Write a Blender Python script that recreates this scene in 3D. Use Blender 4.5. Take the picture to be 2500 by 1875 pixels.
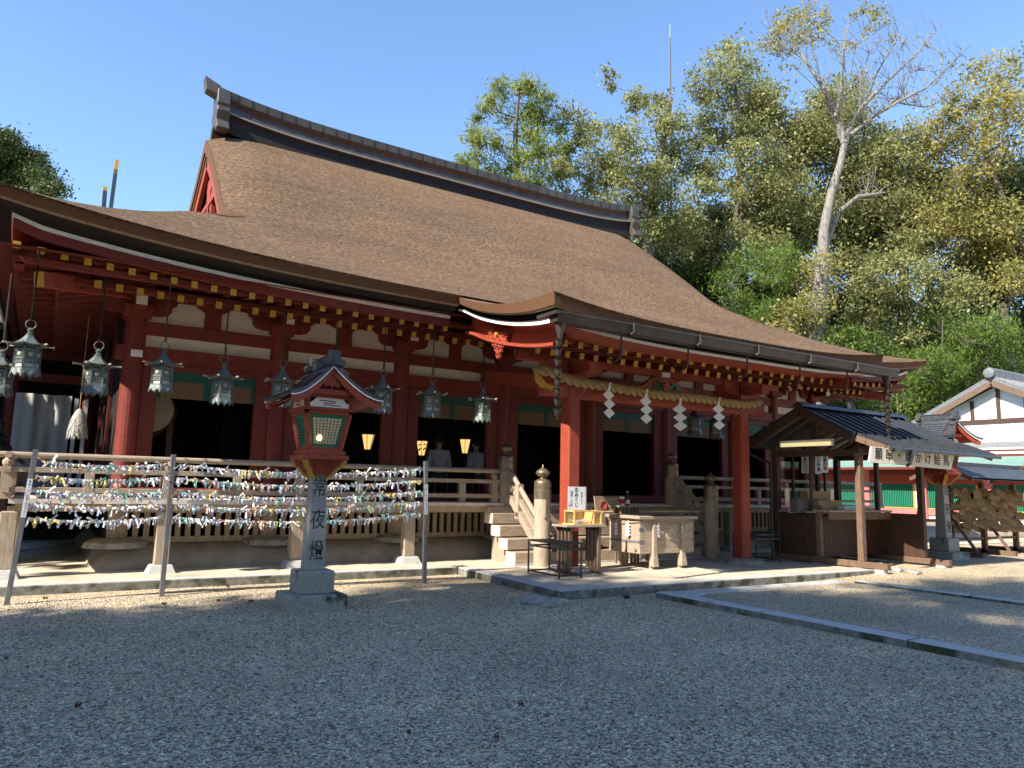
import bpy, math, random
import numpy as np
from mathutils import Vector, Matrix
random.seed(7); RNG = np.random.default_rng(11)
for o in list(bpy.data.objects): bpy.data.objects.remove(o)
SC = bpy.context.scene; COL = SC.collection
R = math.radians
# ------------------------------------------------------------------ camera
F, PITCH, ROLL, YAW = 1810.67, .1355268, .02331309, .55759383
EYE = Vector((0, 0, 1.6))
_fw = Vector((math.sin(YAW)*math.cos(PITCH), math.cos(YAW)*math.cos(PITCH), math.sin(PITCH)))
_r = Vector((math.cos(YAW), -math.sin(YAW), 0)); _u = _r.cross(_fw)
_R = math.cos(ROLL)*_r + math.sin(ROLL)*_u; _U = -math.sin(ROLL)*_r + math.cos(ROLL)*_u
cd = bpy.data.cameras.new("camera"); cam = bpy.data.objects.new("camera", cd); COL.objects.link(cam)
cam.matrix_world = Matrix(((_R.x, _U.x, -_fw.x, EYE.x), (_R.y, _U.y, -_fw.y, EYE.y), (_R.z, _U.z, -_fw.z, EYE.z), (0, 0, 0, 1)))
cd.sensor_width = 36; cd.lens = F/2500*36; cd.clip_end = 600; cd.clip_start = .05
SC.camera = cam
# ------------------------------------------------------------------ light
SUN_TO = Vector((-1.19, -.27, 1.0)).normalized()
EL = math.asin(SUN_TO.z); AZ = math.atan2(SUN_TO.x, SUN_TO.y)
w = bpy.data.worlds.new("World"); SC.world = w; w.use_nodes = True
nt = w.node_tree; bg = nt.nodes["Background"]
sky = nt.nodes.new("ShaderNodeTexSky"); sky.sky_type = 'NISHITA'; sky.sun_disc = False
sky.sun_elevation = EL; sky.sun_rotation = AZ; sky.air_density = 1.0; sky.dust_density = .0; sky.ozone_density = 4.5
nt.links.new(sky.outputs[0], bg.inputs[0]); bg.inputs[1].default_value = .15
sd = bpy.data.lights.new("sun", 'SUN'); sd.energy = 5.0; sd.angle = R(.53); sd.color = (1, .93, .82)
so = bpy.data.objects.new("sun", sd); COL.objects.link(so); so.rotation_euler = SUN_TO.to_track_quat('Z', 'Y').to_euler()
so.location = (-20, -5, 30)
SC.view_settings.view_transform = 'Standard'; SC.view_settings.look = 'None'; SC.view_settings.exposure = 1.12
SC.view_settings.gamma = 1.0
SC.render.engine = 'CYCLES'; SC.cycles.use_denoising = True; SC.cycles.max_bounces = 6; SC.cycles.diffuse_bounces = 3
SC.cycles.glossy_bounces = 2; SC.cycles.transmission_bounces = 4; SC.cycles.transparent_max_bounces = 8
SC.cycles.sample_clamp_indirect = 6
# ------------------------------------------------------------------ helpers
def ray(u, v): return _fw + float((u-1250)/F)*_R + float((937.5-v)/F)*_U
def at(u, v, ax, c):
    d = ray(u, v); i = 'xyz'.index(ax); return EYE + d*((c-EYE[i])/d[i])
def atd(u, v, depth): return EYE + ray(u, v)*float(depth)
def ss(a, b, x):
    t = min(1, max(0, (x-a)/(b-a))); return t*t*(3-2*t)
def hermite(kn):
    xs = [k[0] for k in kn]; ys = [k[1] for k in kn]; n = len(xs)
    d = [(ys[i+1]-ys[i])/(xs[i+1]-xs[i]) for i in range(n-1)]
    m = [d[0]] + [(d[i-1]+d[i])/2 for i in range(1, n-1)] + [d[-1]]
    def f(x):
        x = min(max(x, xs[0]), xs[-1]); i = 0
        while i < n-2 and x > xs[i+1]: i += 1
        h = xs[i+1]-xs[i]; t = (x-xs[i])/h
        return (2*t**3-3*t*t+1)*ys[i]+(t**3-2*t*t+t)*h*m[i]+(-2*t**3+3*t*t)*ys[i+1]+(t**3-t*t)*h*m[i+1]
    return f
class MB:
    def __init__(s): s.v = []; s.f = []; s.m = []
    def add(s, vs, fs, m=0):
        o = len(s.v); s.v += [tuple(p) for p in vs]; s.f += [tuple(i+o for i in f) for f in fs]; s.m += [m]*len(fs); return s
    def box(s, x0, x1, y0, y1, z0, z1, m=0, top=None):
        tx, ty = top or (0, 0)
        vs = [(x0, y0, z0), (x1, y0, z0), (x1, y1, z0), (x0, y1, z0), (x0+tx, y0+ty, z1), (x1-tx, y0+ty, z1), (x1-tx, y1-ty, z1), (x0+tx, y1-ty, z1)]
        return s.add(vs, [(3, 2, 1, 0), (4, 5, 6, 7), (0, 1, 5, 4), (1, 2, 6, 5), (2, 3, 7, 6), (3, 0, 4, 7)], m)
    def beam(s, p, q, w, h, m=0, up=(0, 0, 1), mend=None):
        p = Vector(p); q = Vector(q); d = (q-p).normalized(); up = Vector(up)
        sd_ = d.cross(up)
        if sd_.length < 1e-4: sd_ = d.cross(Vector((0, 1, 0)))
        sd_.normalize(); u2 = sd_.cross(d)
        a = sd_*w/2; b = u2*h/2
        vs = [p-a-b, p+a-b, p+a+b, p-a+b, q-a-b, q+a-b, q+a+b, q-a+b]
        s.add(vs, [(0, 1, 5, 4), (1, 2, 6, 5), (2, 3, 7, 6), (3, 0, 4, 7), (4, 5, 6, 7)], m)
        o = len(s.v)-8; s.f.append((o+3, o+2, o+1, o)); s.m.append(m if mend is None else mend); return s
    def tube(s, pts, rad, n=8, m=0, cap=True):
        pts = [Vector(p) for p in pts]; k = len(pts)
        rads = rad if isinstance(rad, (list, tuple)) else [rad]*k
        vs = []; ref = None
        for i, p in enumerate(pts):
            d = (pts[min(i+1, k-1)]-pts[max(i-1, 0)]).normalized()
            if ref is None: ref = d.orthogonal().normalized()
            ref = (ref-d*ref.dot(d)); ref = ref.normalized() if ref.length > 1e-6 else d.orthogonal().normalized()
            b = d.cross(ref)
            for j in range(n):
                a = 2*math.pi*j/n; vs.append(p+(ref*math.cos(a)+b*math.sin(a))*float(rads[i]))
        fs = [(i*n+j, i*n+(j+1) % n, (i+1)*n+(j+1) % n, (i+1)*n+j) for i in range(k-1) for j in range(n)]
        if cap: fs += [tuple(range(n-1, -1, -1)), tuple(range((k-1)*n, k*n))]
        return s.add(vs, fs, m)
    def lathe(s, prof, c=(0, 0, 0), n=16, m=0, rot=0, sq=False):
        vs = []; k = len(prof)
        for r, z in prof:
            for j in range(n):
                a = 2*math.pi*j/n+rot; vs.append((c[0]+r*math.cos(a), c[1]+r*math.sin(a), c[2]+z))
        fs = [(i*n+j, i*n+(j+1) % n, (i+1)*n+(j+1) % n, (i+1)*n+j) for i in range(k-1) for j in range(n)]
        fs += [tuple(range(n-1, -1, -1)), tuple(range((k-1)*n, k*n))]
        return s.add(vs, fs, m)
    def prism(s, poly, ext, m=0, mside=None):
        poly = [Vector(p) for p in poly]; e = Vector(ext); n = len(poly)
        s.add(poly+[p+e for p in poly], [tuple(range(n-1, -1, -1)), tuple(range(n, 2*n))], m)
        o = len(s.v)-2*n
        for i in range(n): s.f.append((o+i, o+(i+1) % n, o+n+(i+1) % n, o+n+i)); s.m.append(m if mside is None else mside)
        return s
    def grid(s, rows, m=0, flip=False):
        n = len(rows[0]); vs = [p for r in rows for p in r]
        fs = [(i*n+j, i*n+j+1, (i+1)*n+j+1, (i+1)*n+j) for i in range(len(rows)-1) for j in range(n-1)]
        if flip: fs = [f[::-1] for f in fs]
        return s.add(vs, fs, m)
    def merge(s, o, M=None, dm=0):
        vs = o.v if M is None else [M @ Vector(p) for p in o.v]
        b = len(s.v); s.v += [tuple(p) for p in vs]; s.f += [tuple(i+b for i in f) for f in o.f]; s.m += [x+dm for x in o.m]; return s
    def build(s, name, mats, parent=None, smooth=False, bevel=0, world=True, label=None):
        me = bpy.data.meshes.new(name)
        off = WLOC(parent) if (parent is not None and world) else Vector((0, 0, 0))
        me.from_pydata([(p[0]-off.x, p[1]-off.y, p[2]-off.z) for p in s.v], [], s.f)
        mats = mats if isinstance(mats, (list, tuple)) else [mats]
        for x in mats: me.materials.append(x)
        if len(mats) > 1: me.polygons.foreach_set('material_index', s.m)
        if smooth: me.polygons.foreach_set('use_smooth', [True]*len(me.polygons))
        me.update()
        o = bpy.data.objects.new(name, me); COL.objects.link(o)
        if parent is not None: o.parent = parent
        if label: o['label'] = label
        if bevel:
            b = o.modifiers.new('b', 'BEVEL'); b.width = bevel; b.segments = 1; b.limit_method = 'ANGLE'; b.angle_limit = R(40)
        if smooth:
            try:
                me.set_sharp_from_angle(angle=R(45))
            except Exception: pass
        return o
def WLOC(o):
    l = Vector((0, 0, 0))
    while o is not None: l += o.location; o = o.parent
    return l
def tag(o, label=None, cat=None, group=None, kind=None):
    if label: o['label'] = label
    if cat: o['category'] = cat
    if group: o['group'] = group
    if kind: o['kind'] = kind
    return o
def thing(name, label, cat, loc=(0, 0, 0), group=None, rz=0):
    o = bpy.data.objects.new(name, None); COL.objects.link(o); o.location = loc; o.rotation_euler.z = rz
    o.empty_display_size = .1
    return tag(o, label, cat, group)
def copy_tree(o, parent=None):
    c = o.copy(); COL.objects.link(c)
    if parent is not None: c.parent = parent
    for ch in list(o.children): copy_tree(ch, c)
    return c
def text_mb(ch, size, bold=0.0, depth=.002):
    cu = bpy.data.curves.new('t', 'FONT'); cu.body = ch; cu.size = size; cu.align_x = 'CENTER'; cu.align_y = 'CENTER'
    cu.extrude = depth; cu.offset = bold; cu.resolution_u = 3
    o = bpy.data.objects.new('t', cu); COL.objects.link(o)
    dg = bpy.context.evaluated_depsgraph_get()
    me = bpy.data.meshes.new_from_object(o.evaluated_get(dg)); mb = MB()
    mb.add([v.co for v in me.vertices], [tuple(p.vertices) for p in me.polygons])
    bpy.data.objects.remove(o); bpy.data.curves.remove(cu); bpy.data.meshes.remove(me)
    return mb
def put_text(mb, s, cx, cy, size, M, m=0, vertical=True, pitch=1.0, bold=0.0, depth=.002, sx=1.0):
    """characters laid out on the local XY plane of matrix M"""
    n = len(s)
    for i, ch in enumerate(s):
        if ch == ' ': continue
        o = (0, ((n-1)/2-i)*size*pitch) if vertical else ((i-(n-1)/2)*size*pitch, 0)
        t = text_mb(ch, size, bold, depth)
        mb.merge(t, M @ Matrix.Translation((cx+o[0], cy+o[1], 0)) @ Matrix.Diagonal((sx, 1, 1, 1)), m)
    return mb
def frame(origin, xdir, ydir):
    x = Vector(xdir).normalized(); y = Vector(ydir).normalized(); z = x.cross(y); o = Vector(origin)
    return Matrix(((x.x, y.x, z.x, o.x), (x.y, y.y, z.y, o.y), (x.z, y.z, z.z, o.z), (0, 0, 0, 1)))
# ------------------------------------------------------------------ materials
def mat(name, c1, c2=None, scale=8, rough=.7, bump=0, stretch=(1, 1, 1), detail=6, metal=0, spec=.4, lo=.35, hi=.65, coord='Object', c3=None, s3=60, t3=(.62, .68), emit=None, dist=.02):
    m = bpy.data.materials.new(name); m.use_nodes = True; nt = m.node_tree; b = nt.nodes["Principled BSDF"]
    b.inputs["Roughness"].default_value = rough; b.inputs["Metallic"].default_value = metal
    b.inputs["Specular IOR Level"].default_value = spec
    N = nt.nodes.new; L = nt.links.new
    if c2 is None: b.inputs["Base Color"].default_value = (*c1, 1)
    else:
        tc = N("ShaderNodeTexCoord"); mp = N("ShaderNodeMapping"); mp.inputs["Scale"].default_value = stretch
        L(tc.outputs[coord], mp.inputs[0])
        no = N("ShaderNodeTexNoise"); no.inputs["Scale"].default_value = scale; no.inputs["Detail"].default_value = detail; no.inputs["Roughness"].default_value = .65
        L(mp.outputs[0], no.inputs[0])
        rp = N("ShaderNodeValToRGB"); rp.color_ramp.elements[0].position = lo; rp.color_ramp.elements[1].position = hi
        rp.color_ramp.elements[0].color = (*c1, 1); rp.color_ramp.elements[1].color = (*c2, 1)
        L(no.outputs[0], rp.inputs[0]); col = rp.outputs[0]
        if c3 is not None:
            n3 = N("ShaderNodeTexNoise"); n3.inputs["Scale"].default_value = s3; n3.inputs["Detail"].default_value = 3; L(mp.outputs[0], n3.inputs[0])
            r3 = N("ShaderNodeMapRange"); r3.inputs[1].default_value = t3[0]; r3.inputs[2].default_value = t3[1]; L(n3.outputs[0], r3.inputs[0])
            mx = N("ShaderNodeMix"); mx.data_type = 'RGBA'; L(r3.outputs[0], mx.inputs[0]); L(col, mx.inputs[6]); mx.inputs[7].default_value = (*c3, 1); col = mx.outputs[2]
        L(col, b.inputs["Base Color"])
        if bump:
            bp = N("ShaderNodeBump"); bp.inputs["Strength"].default_value = bump; bp.inputs["Distance"].default_value = dist
            L(no.outputs[0], bp.inputs["Height"]); L(bp.outputs[0], b.inputs["Normal"])
    if emit:
        b.inputs["Emission Color"].default_value = (*emit[0], 1); b.inputs["Emission Strength"].default_value = emit[1]
    return m
M = {}
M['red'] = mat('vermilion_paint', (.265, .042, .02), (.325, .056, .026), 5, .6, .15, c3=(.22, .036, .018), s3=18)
M['reddark'] = mat('dark_vermilion', (.13, .020, .012), (.17, .026, .014), 6, .65, .1)  # darker red for rafters, soffits, door frames and side walls
M['yellow'] = mat('yellow_paint', (.46, .25, .025), (.54, .31, .04), 14, .6)
M['plaster'] = mat('plaster', (.62, .54, .44), (.70, .62, .51), 4, .9)
M['white'] = mat('white_paint', (.74, .72, .68), (.82, .80, .77), 7, .7)
M['bark_cut'] = mat('bark_cut_edge', (.065, .028, .012), (.17, .078, .032), 30, .85, .35, stretch=(1, 1, 6), lo=.3, hi=.7)
M['bark_pale'] = mat('bark_pale_layer', (.20, .13, .07), (.30, .21, .12), 20, .8)
M['recess_shade'] = mat('black_recess_and_shade', (.010, .009, .009), (.018, .014, .012), 9, .8)  # near-black of the eave recess, also painted shade on the ridge base
M['wood'] = mat('weathered_wood', (.27, .205, .145), (.43, .34, .25), 5, .75, .25, stretch=(1, 6, 8), detail=8)
M['woodz'] = mat('weathered_wood_upright', (.27, .205, .145), (.44, .35, .255), 6, .75, .25, stretch=(7, 7, .8), detail=8)
M['woodend'] = mat('pale_board_ends', (.52, .45, .36), (.68, .61, .52), 9, .8, .2)
M['darkwood'] = mat('dark_stained_wood', (.045, .022, .013), (.085, .042, .025), 6, .6, .2, stretch=(5, 5, .7))
M['darkwoodx'] = mat('dark_stained_wood_beam', (.05, .026, .016), (.095, .05, .03), 6, .6, .2, stretch=(.8, 5, 5))
M['brownwood'] = mat('brown_wood', (.105, .062, .04), (.20, .125, .08), 6, .7, .25, stretch=(6, 6, .8))
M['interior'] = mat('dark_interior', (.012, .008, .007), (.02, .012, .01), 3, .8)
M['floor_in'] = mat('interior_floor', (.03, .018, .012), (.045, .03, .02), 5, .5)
M['copper'] = mat('weathered_copper', (.062, .048, .044), (.10, .08, .07), 3, .5, .1, metal=.3)
M['copper2'] = mat('copper_slab', (.072, .063, .052), (.105, .093, .077), 2.2, .5, .1, metal=.3)
M['copper_red'] = mat('copper_red', (.075, .038, .030), (.10, .055, .045), 3, .5, .1, metal=.3)
M['gutter'] = mat('gutter_copper', (.055, .042, .036), (.085, .068, .058), 3, .45, .08, metal=.4)
M['bronze'] = mat('bronze_verdigris', (.085, .105, .10), (.17, .195, .185), 14, .5, .2, metal=.25)
M['brass'] = mat('dull_brass_fitting', (.17, .13, .085), (.27, .21, .14), 12, .4, .15, metal=.6)
M['bronzelight'] = mat('bronze_knob', (.36, .33, .25), (.48, .44, .34), 14, .5, metal=.2)
M['paperpanel'] = mat('lantern_paper', (.42, .40, .34), (.55, .52, .45), 20, .8)
M['stone'] = mat('granite', (.20, .195, .18), (.46, .45, .41), 90, .85, .5, detail=3, lo=.3, hi=.7, c3=(.06, .06, .06), s3=150, t3=(.6, .66), dist=.006)
M['stonecut_shade'] = mat('carved_granite_shade', (.10, .10, .095), (.19, .19, .18), 90, .9)  # same granite made darker, shade inside the cut letters put into the colour
M['mossstone'] = mat('mossy_granite', (.20, .195, .17), (.42, .41, .36), 60, .9, .5, detail=4, c3=(.055, .062, .02), s3=3.2, t3=(.56, .64), dist=.006)
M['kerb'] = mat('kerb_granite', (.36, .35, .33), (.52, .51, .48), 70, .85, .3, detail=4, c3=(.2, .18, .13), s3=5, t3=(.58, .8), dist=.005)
M['paving'] = mat('sandy_paving', (.46, .39, .28), (.60, .52, .39), 3, .9, .2, detail=8, c3=(.36, .30, .22), s3=1.2, t3=(.5, .75))
M['mound'] = mat('plaster_mound', (.25, .205, .155), (.36, .30, .23), 3, .9, .15, c3=(.26, .2, .15), s3=2, t3=(.52, .7))
M['green'] = mat('green_paint', (.012, .15, .085), (.02, .20, .115), 10, .55)
M['greenfr'] = mat('green_frieze', (.006, .05, .03), (.02, .11, .07), 26, .6, .2)
M['tan'] = mat('bamboo_blind', (.12, .065, .03), (.19, .11, .05), 20, .7, .1, stretch=(1, 1, 9))
M['slate'] = mat('roof_shingle', (.035, .038, .042), (.075, .08, .086), 8, .5, .2)
M['metalroof'] = mat('dark_metal_roof', (.05, .055, .066), (.075, .082, .095), 4, .38, .05, metal=.5, spec=.6)
M['blackmetal'] = mat('black_painted_steel', (.014, .016, .02), (.022, .024, .03), 12, .45)
M['greymetal'] = mat('grey_post', (.10, .10, .11), (.17, .165, .165), 10, .6, .1, stretch=(4, 4, .6))
M['paper'] = mat('white_paper', (.78, .78, .78)); M['ink'] = mat('black_ink', (.012, .012, .012)); M['inkgrey'] = mat('grey_ink', (.10, .10, .11))
M['redink'] = mat('red_ink', (.45, .03, .02))
M['cloth'] = mat('white_cloth', (.42, .40, .36), (.52, .50, .46), 3, .9)
M['straw'] = mat('straw_rope', (.22, .145, .06), (.46, .335, .15), 40, .85, .4, lo=.3, hi=.7)
M['honey'] = mat('honey_wood', (.62, .37, .11), (.74, .48, .17), 8, .5, .1, stretch=(1, 5, 5))
M['emawood'] = mat('plaque_wood', (.16, .095, .035), (.34, .22, .09), 9, .7, .15)
M['bamboo'] = mat('bamboo_cane', (.40, .28, .13), (.52, .38, .19), 10, .5)
M['coppergreen'] = mat('green_copper_roof', (.15, .27, .225), (.22, .35, .29), 3, .6, .1)
M['pink'] = mat('faded_red_paint', (.50, .14, .13), (.58, .19, .17), 4, .7)
M['housewhite'] = mat('white_wall', (.74, .74, .73), (.80, .80, .79), 2, .9)
M['tile'] = mat('grey_tile', (.10, .105, .11), (.22, .225, .225), 14, .6, .3)
M['lamp'] = mat('lit_lamp_glass', (.8, .6, .3), emit=((1, .62, .22), .55))
M['lampdim'] = mat('lamp_paper_screen', (.46, .43, .33), (.54, .50, .38), 9, .8, emit=((1, .78, .42), .05))
M['bulb'] = mat('lit_bulb', (1, .8, .4), emit=((1, .68, .22), 2.2))
M['tubelight'] = mat('fluorescent_tube', (.9, .8, .5), emit=((1, .86, .40), .35))
M['glass'] = None
M['trunk'] = mat('tree_bark', (.07, .055, .045), (.16, .135, .11), 6, .9, .5, stretch=(3, 3, .7))
M['trunkpale'] = mat('pale_tree_bark', (.15, .135, .115), (.29, .265, .23), 5, .9, .4, stretch=(2, 2, .7), c3=(.12, .10, .08), s3=3, t3=(.55, .65))
M['skin'] = mat('skin', (.45, .28, .2)); M['hair'] = mat('black_hair', (.015, .012, .01)); M['shirt'] = mat('white_shirt', (.33, .33, .33), (.38, .38, .38), 6, .9)
M['trouser'] = mat('dark_trousers', (.02, .02, .025))
M['rock'] = mat('field_stone', (.22, .20, .17), (.40, .37, .32), 7, .9, .5, c3=(.12, .11, .09), s3=4)
M['redleaf'] = mat('red_fallen_leaf', (.22, .055, .03)); M['drum'] = mat('drum_skin', (.36, .30, .22), (.44, .37, .28), 3, .8)
def glassmat():
    m = bpy.data.materials.new('window_glass'); m.use_nodes = True; nt = m.node_tree; nt.nodes.clear(); N = nt.nodes.new
    o = N("ShaderNodeOutputMaterial"); mx = N("ShaderNodeMixShader"); t = N("ShaderNodeBsdfTransparent"); g = N("ShaderNodeBsdfGlossy")
    t.inputs[0].default_value = (.9, .92, .92, 1); g.inputs["Roughness"].default_value = .02; mx.inputs[0].default_value = .10
    nt.links.new(t.outputs[0], mx.inputs[1]); nt.links.new(g.outputs[0], mx.inputs[2]); nt.links.new(mx.outputs[0], o.inputs[0]); return m
M['glass'] = glassmat()
def thatchmat():
    m = bpy.data.materials.new('cypress_bark_thatch'); m.use_nodes = True; nt = m.node_tree; b = nt.nodes["Principled BSDF"]; N = nt.nodes.new; L = nt.links.new
    b.inputs["Roughness"].default_value = .9; b.inputs["Specular IOR Level"].default_value = .2
    g = N("ShaderNodeTexCoord")
    def noise(sc, st, det, rough=.6):
        mp = N("ShaderNodeMapping"); mp.inputs["Scale"].default_value = st; L(g.outputs["Object"], mp.inputs[0])
        n = N("ShaderNodeTexNoise"); n.inputs["Scale"].default_value = sc; n.inputs["Detail"].default_value = det; n.inputs["Roughness"].default_value = rough; L(mp.outputs[0], n.inputs[0]); return n
    fine = noise(11, (1.0, 1.5, 1.5), 9, .8); big = noise(.35, (1, 1.6, 1.6), 5); band = noise(1.6, (.18, 1.4, 1.4), 4)
    rp = N("ShaderNodeValToRGB"); e = rp.color_ramp.elements; e[0].position = .34; e[0].color = (.045, .026, .015, 1); e[1].position = .66; e[1].color = (.36, .235, .135, 1)
    e2 = rp.color_ramp.elements.new(.5); e2.color = (.158, .097, .056, 1); L(fine.outputs[0], rp.inputs[0])
    mx = N("ShaderNodeMix"); mx.data_type = 'RGBA'; mx.blend_type = 'MULTIPLY'; mx.inputs[0].default_value = .8
    r2 = N("ShaderNodeMapRange"); r2.inputs[1].default_value = .3; r2.inputs[2].default_value = .7; r2.inputs[3].default_value = .80; r2.inputs[4].default_value = 1.15; L(big.outputs[0], r2.inputs[0])
    L(rp.outputs[0], mx.inputs[6]); L(r2.outputs[0], mx.inputs[7])
    mb_ = N("ShaderNodeMix"); mb_.data_type = 'RGBA'; mb_.blend_type = 'MULTIPLY'; mb_.inputs[0].default_value = .6
    r4 = N("ShaderNodeMapRange"); r4.inputs[1].default_value = .35; r4.inputs[2].default_value = .65; r4.inputs[3].default_value = .85; r4.inputs[4].default_value = 1.12; L(band.outputs[0], r4.inputs[0])
    L(mx.outputs[2], mb_.inputs[6]); L(r4.outputs[0], mb_.inputs[7])
    L(mb_.outputs[2], b.inputs["Base Color"])
    bp = N("ShaderNodeBump"); bp.inputs["Strength"].default_value = .9; bp.inputs["Distance"].default_value = .05; L(fine.outputs[0], bp.inputs["Height"]); L(bp.outputs[0], b.inputs["Normal"])
    return m
M['thatch'] = thatchmat()
def gravelmat(name, tint=(1, 1, 1)):
    m = bpy.data.materials.new(name); m.use_nodes = True; nt = m.node_tree; b = nt.nodes["Principled BSDF"]; N = nt.nodes.new; L = nt.links.new
    b.inputs["Roughness"].default_value = .85; b.inputs["Specular IOR Level"].default_value = .3
    g = N("ShaderNodeNewGeometry")
    nz = N("ShaderNodeTexNoise"); nz.inputs["Scale"].default_value = 30; L(g.outputs["Position"], nz.inputs[0])
    add = N("ShaderNodeMixRGB"); add.blend_type = 'ADD'; add.inputs[0].default_value = .02; L(g.outputs["Position"], add.inputs[1]); L(nz.outputs["Color"], add.inputs[2])
    vo = N("ShaderNodeTexVoronoi"); vo.inputs["Scale"].default_value = 68; vo.inputs["Randomness"].default_value = 1; L(add.outputs[0], vo.inputs[0])
    sep = N("ShaderNodeSeparateColor"); L(vo.outputs["Color"], sep.inputs[0])
    rp = N("ShaderNodeValToRGB"); e = rp.color_ramp.elements
    def T(c): return (*[c[i]*tint[i] for i in range(3)], 1)
    e[0].position = 0; e[0].color = T((.07, .07, .07)); e[1].position = 1; e[1].color = T((.62, .59, .54))
    for p, c in ((.25, (.20, .195, .185)), (.55, (.36, .345, .32)), (.82, (.52, .49, .44))): q = e.new(p); q.color = T(c)
    L(sep.outputs[0], rp.inputs[0])
    big = N("ShaderNodeTexNoise"); big.inputs["Scale"].default_value = .6; big.inputs["Detail"].default_value = 6; L(g.outputs["Position"], big.inputs[0])
    mr = N("ShaderNodeMapRange"); mr.inputs[1].default_value = .3; mr.inputs[2].default_value = .7; mr.inputs[3].default_value = .78; mr.inputs[4].default_value = 1.15; L(big.outputs[0], mr.inputs[0])
    mx = N("ShaderNodeMix"); mx.data_type = 'RGBA'; mx.blend_type = 'MULTIPLY'; mx.inputs[0].default_value = 1; L(rp.outputs[0], mx.inputs[6]); L(mr.outputs[0], mx.inputs[7])
    sand = N("ShaderNodeTexNoise"); sand.inputs["Scale"].default_value = 1.3; sand.inputs["Detail"].default_value = 7; sand.inputs["Roughness"].default_value = .62; L(g.outputs["Position"], sand.inputs[0])
    ms = N("ShaderNodeMapRange"); ms.inputs[1].default_value = .52; ms.inputs[2].default_value = .74; ms.inputs[4].default_value = .62; L(sand.outputs[0], ms.inputs[0])
    mx2 = N("ShaderNodeMix"); mx2.data_type = 'RGBA'; L(ms.outputs[0], mx2.inputs[0]); L(mx.outputs[2], mx2.inputs[6]); mx2.inputs[7].default_value = (.47, .40, .30, 1); L(mx2.outputs[2], b.inputs["Base Color"])
    inv = N("ShaderNodeMath"); inv.operation = 'MULTIPLY'; inv.inputs[1].default_value = -1; L(vo.outputs["Distance"], inv.inputs[0])
    m2 = N("ShaderNodeMath"); m2.operation = 'MULTIPLY_ADD'; m2.inputs[1].default_value = .5; L(sep.outputs[1], m2.inputs[0]); L(inv.outputs[0], m2.inputs[2])
    bp = N("ShaderNodeBump"); bp.inputs["Strength"].default_value = 1; bp.inputs["Distance"].default_value = .02; L(m2.outputs[0], bp.inputs["Height"]); L(bp.outputs[0], b.inputs["Normal"])
    return m
M['gravel'] = gravelmat('gravel', (1.9, 1.56, 1.10)); M['gravel2'] = gravelmat('path_gravel', (1.6, 1.36, 1.0))
def leafmat(name, cols, trans=.35, spec=.3):
    m = bpy.data.materials.new(name); m.use_nodes = True; nt = m.node_tree; nt.nodes.clear(); N = nt.nodes.new; L = nt.links.new
    o = N("ShaderNodeOutputMaterial"); g = N("ShaderNodeNewGeometry"); rp = N("ShaderNodeValToRGB"); e = rp.color_ramp.elements
    e[0].position = 0; e[0].color = (*cols[0], 1); e[1].position = 1; e[1].color = (*cols[-1], 1)
    for i, c in enumerate(cols[1:-1]): q = e.new((i+1)/(len(cols)-1)); q.color = (*c, 1)
    no = N("ShaderNodeTexNoise"); no.inputs["Scale"].default_value = .45; no.inputs["Detail"].default_value = 3; L(g.outputs["Position"], no.inputs[0])
    ma = N("ShaderNodeMath"); ma.operation = 'MULTIPLY_ADD'; ma.inputs[1].default_value = 1.5; ma.inputs[2].default_value = -.5; L(no.outputs[0], ma.inputs[0])
    mm = N("ShaderNodeMath"); mm.operation = 'MULTIPLY_ADD'; mm.inputs[1].default_value = .55; L(g.outputs["Random Per Island"], mm.inputs[0])
    m3 = N("ShaderNodeMath"); m3.operation = 'MULTIPLY'; m3.inputs[1].default_value = .6; L(ma.outputs[0], m3.inputs[0]); L(m3.outputs[0], mm.inputs[2]); L(mm.outputs[0], rp.inputs[0])
    p = N("ShaderNodeBsdfPrincipled"); p.inputs["Roughness"].default_value = .45; p.inputs["Specular IOR Level"].default_value = spec; L(rp.outputs[0], p.inputs["Base Color"])
    t = N("ShaderNodeBsdfTranslucent"); L(rp.outputs[0], t.inputs[0]); mx = N("ShaderNodeMixShader"); mx.inputs[0].default_value = trans
    L(p.outputs[0], mx.inputs[1]); L(t.outputs[0], mx.inputs[2]); L(mx.outputs[0], o.inputs[0]); return m
M['leaf_olive'] = leafmat('olive_leaves', [(.10, .115, .040), (.23, .24, .08), (.38, .375, .15), (.52, .49, .24)], .45)
M['leaf_gold'] = leafmat('yellowing_leaves', [(.11, .12, .035), (.28, .26, .07), (.43, .37, .12), (.50, .34, .13)], .45)
M['leaf_dark'] = leafmat('dark_evergreen_leaves', [(.025, .042, .012), (.07, .10, .024), (.15, .175, .045)], .25)
M['leaf_cedar'] = leafmat('cypress_sprays', [(.10, .14, .03), (.24, .28, .06), (.38, .38, .09)], .45)
M['leaf_bamboo'] = leafmat('bamboo_leaves', [(.05, .10, .016), (.15, .23, .04), (.29, .34, .07)], .5)
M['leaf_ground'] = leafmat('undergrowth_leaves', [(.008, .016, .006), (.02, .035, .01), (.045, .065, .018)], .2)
M['soil'] = mat('leaf_litter_soil', (.02, .022, .012), (.05, .045, .025), 2, .95, .4)
M['copperlight'] = mat('pale_copper_moulding', (.16, .145, .115), (.22, .20, .16), 3, .5, .1, metal=.2)
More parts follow.
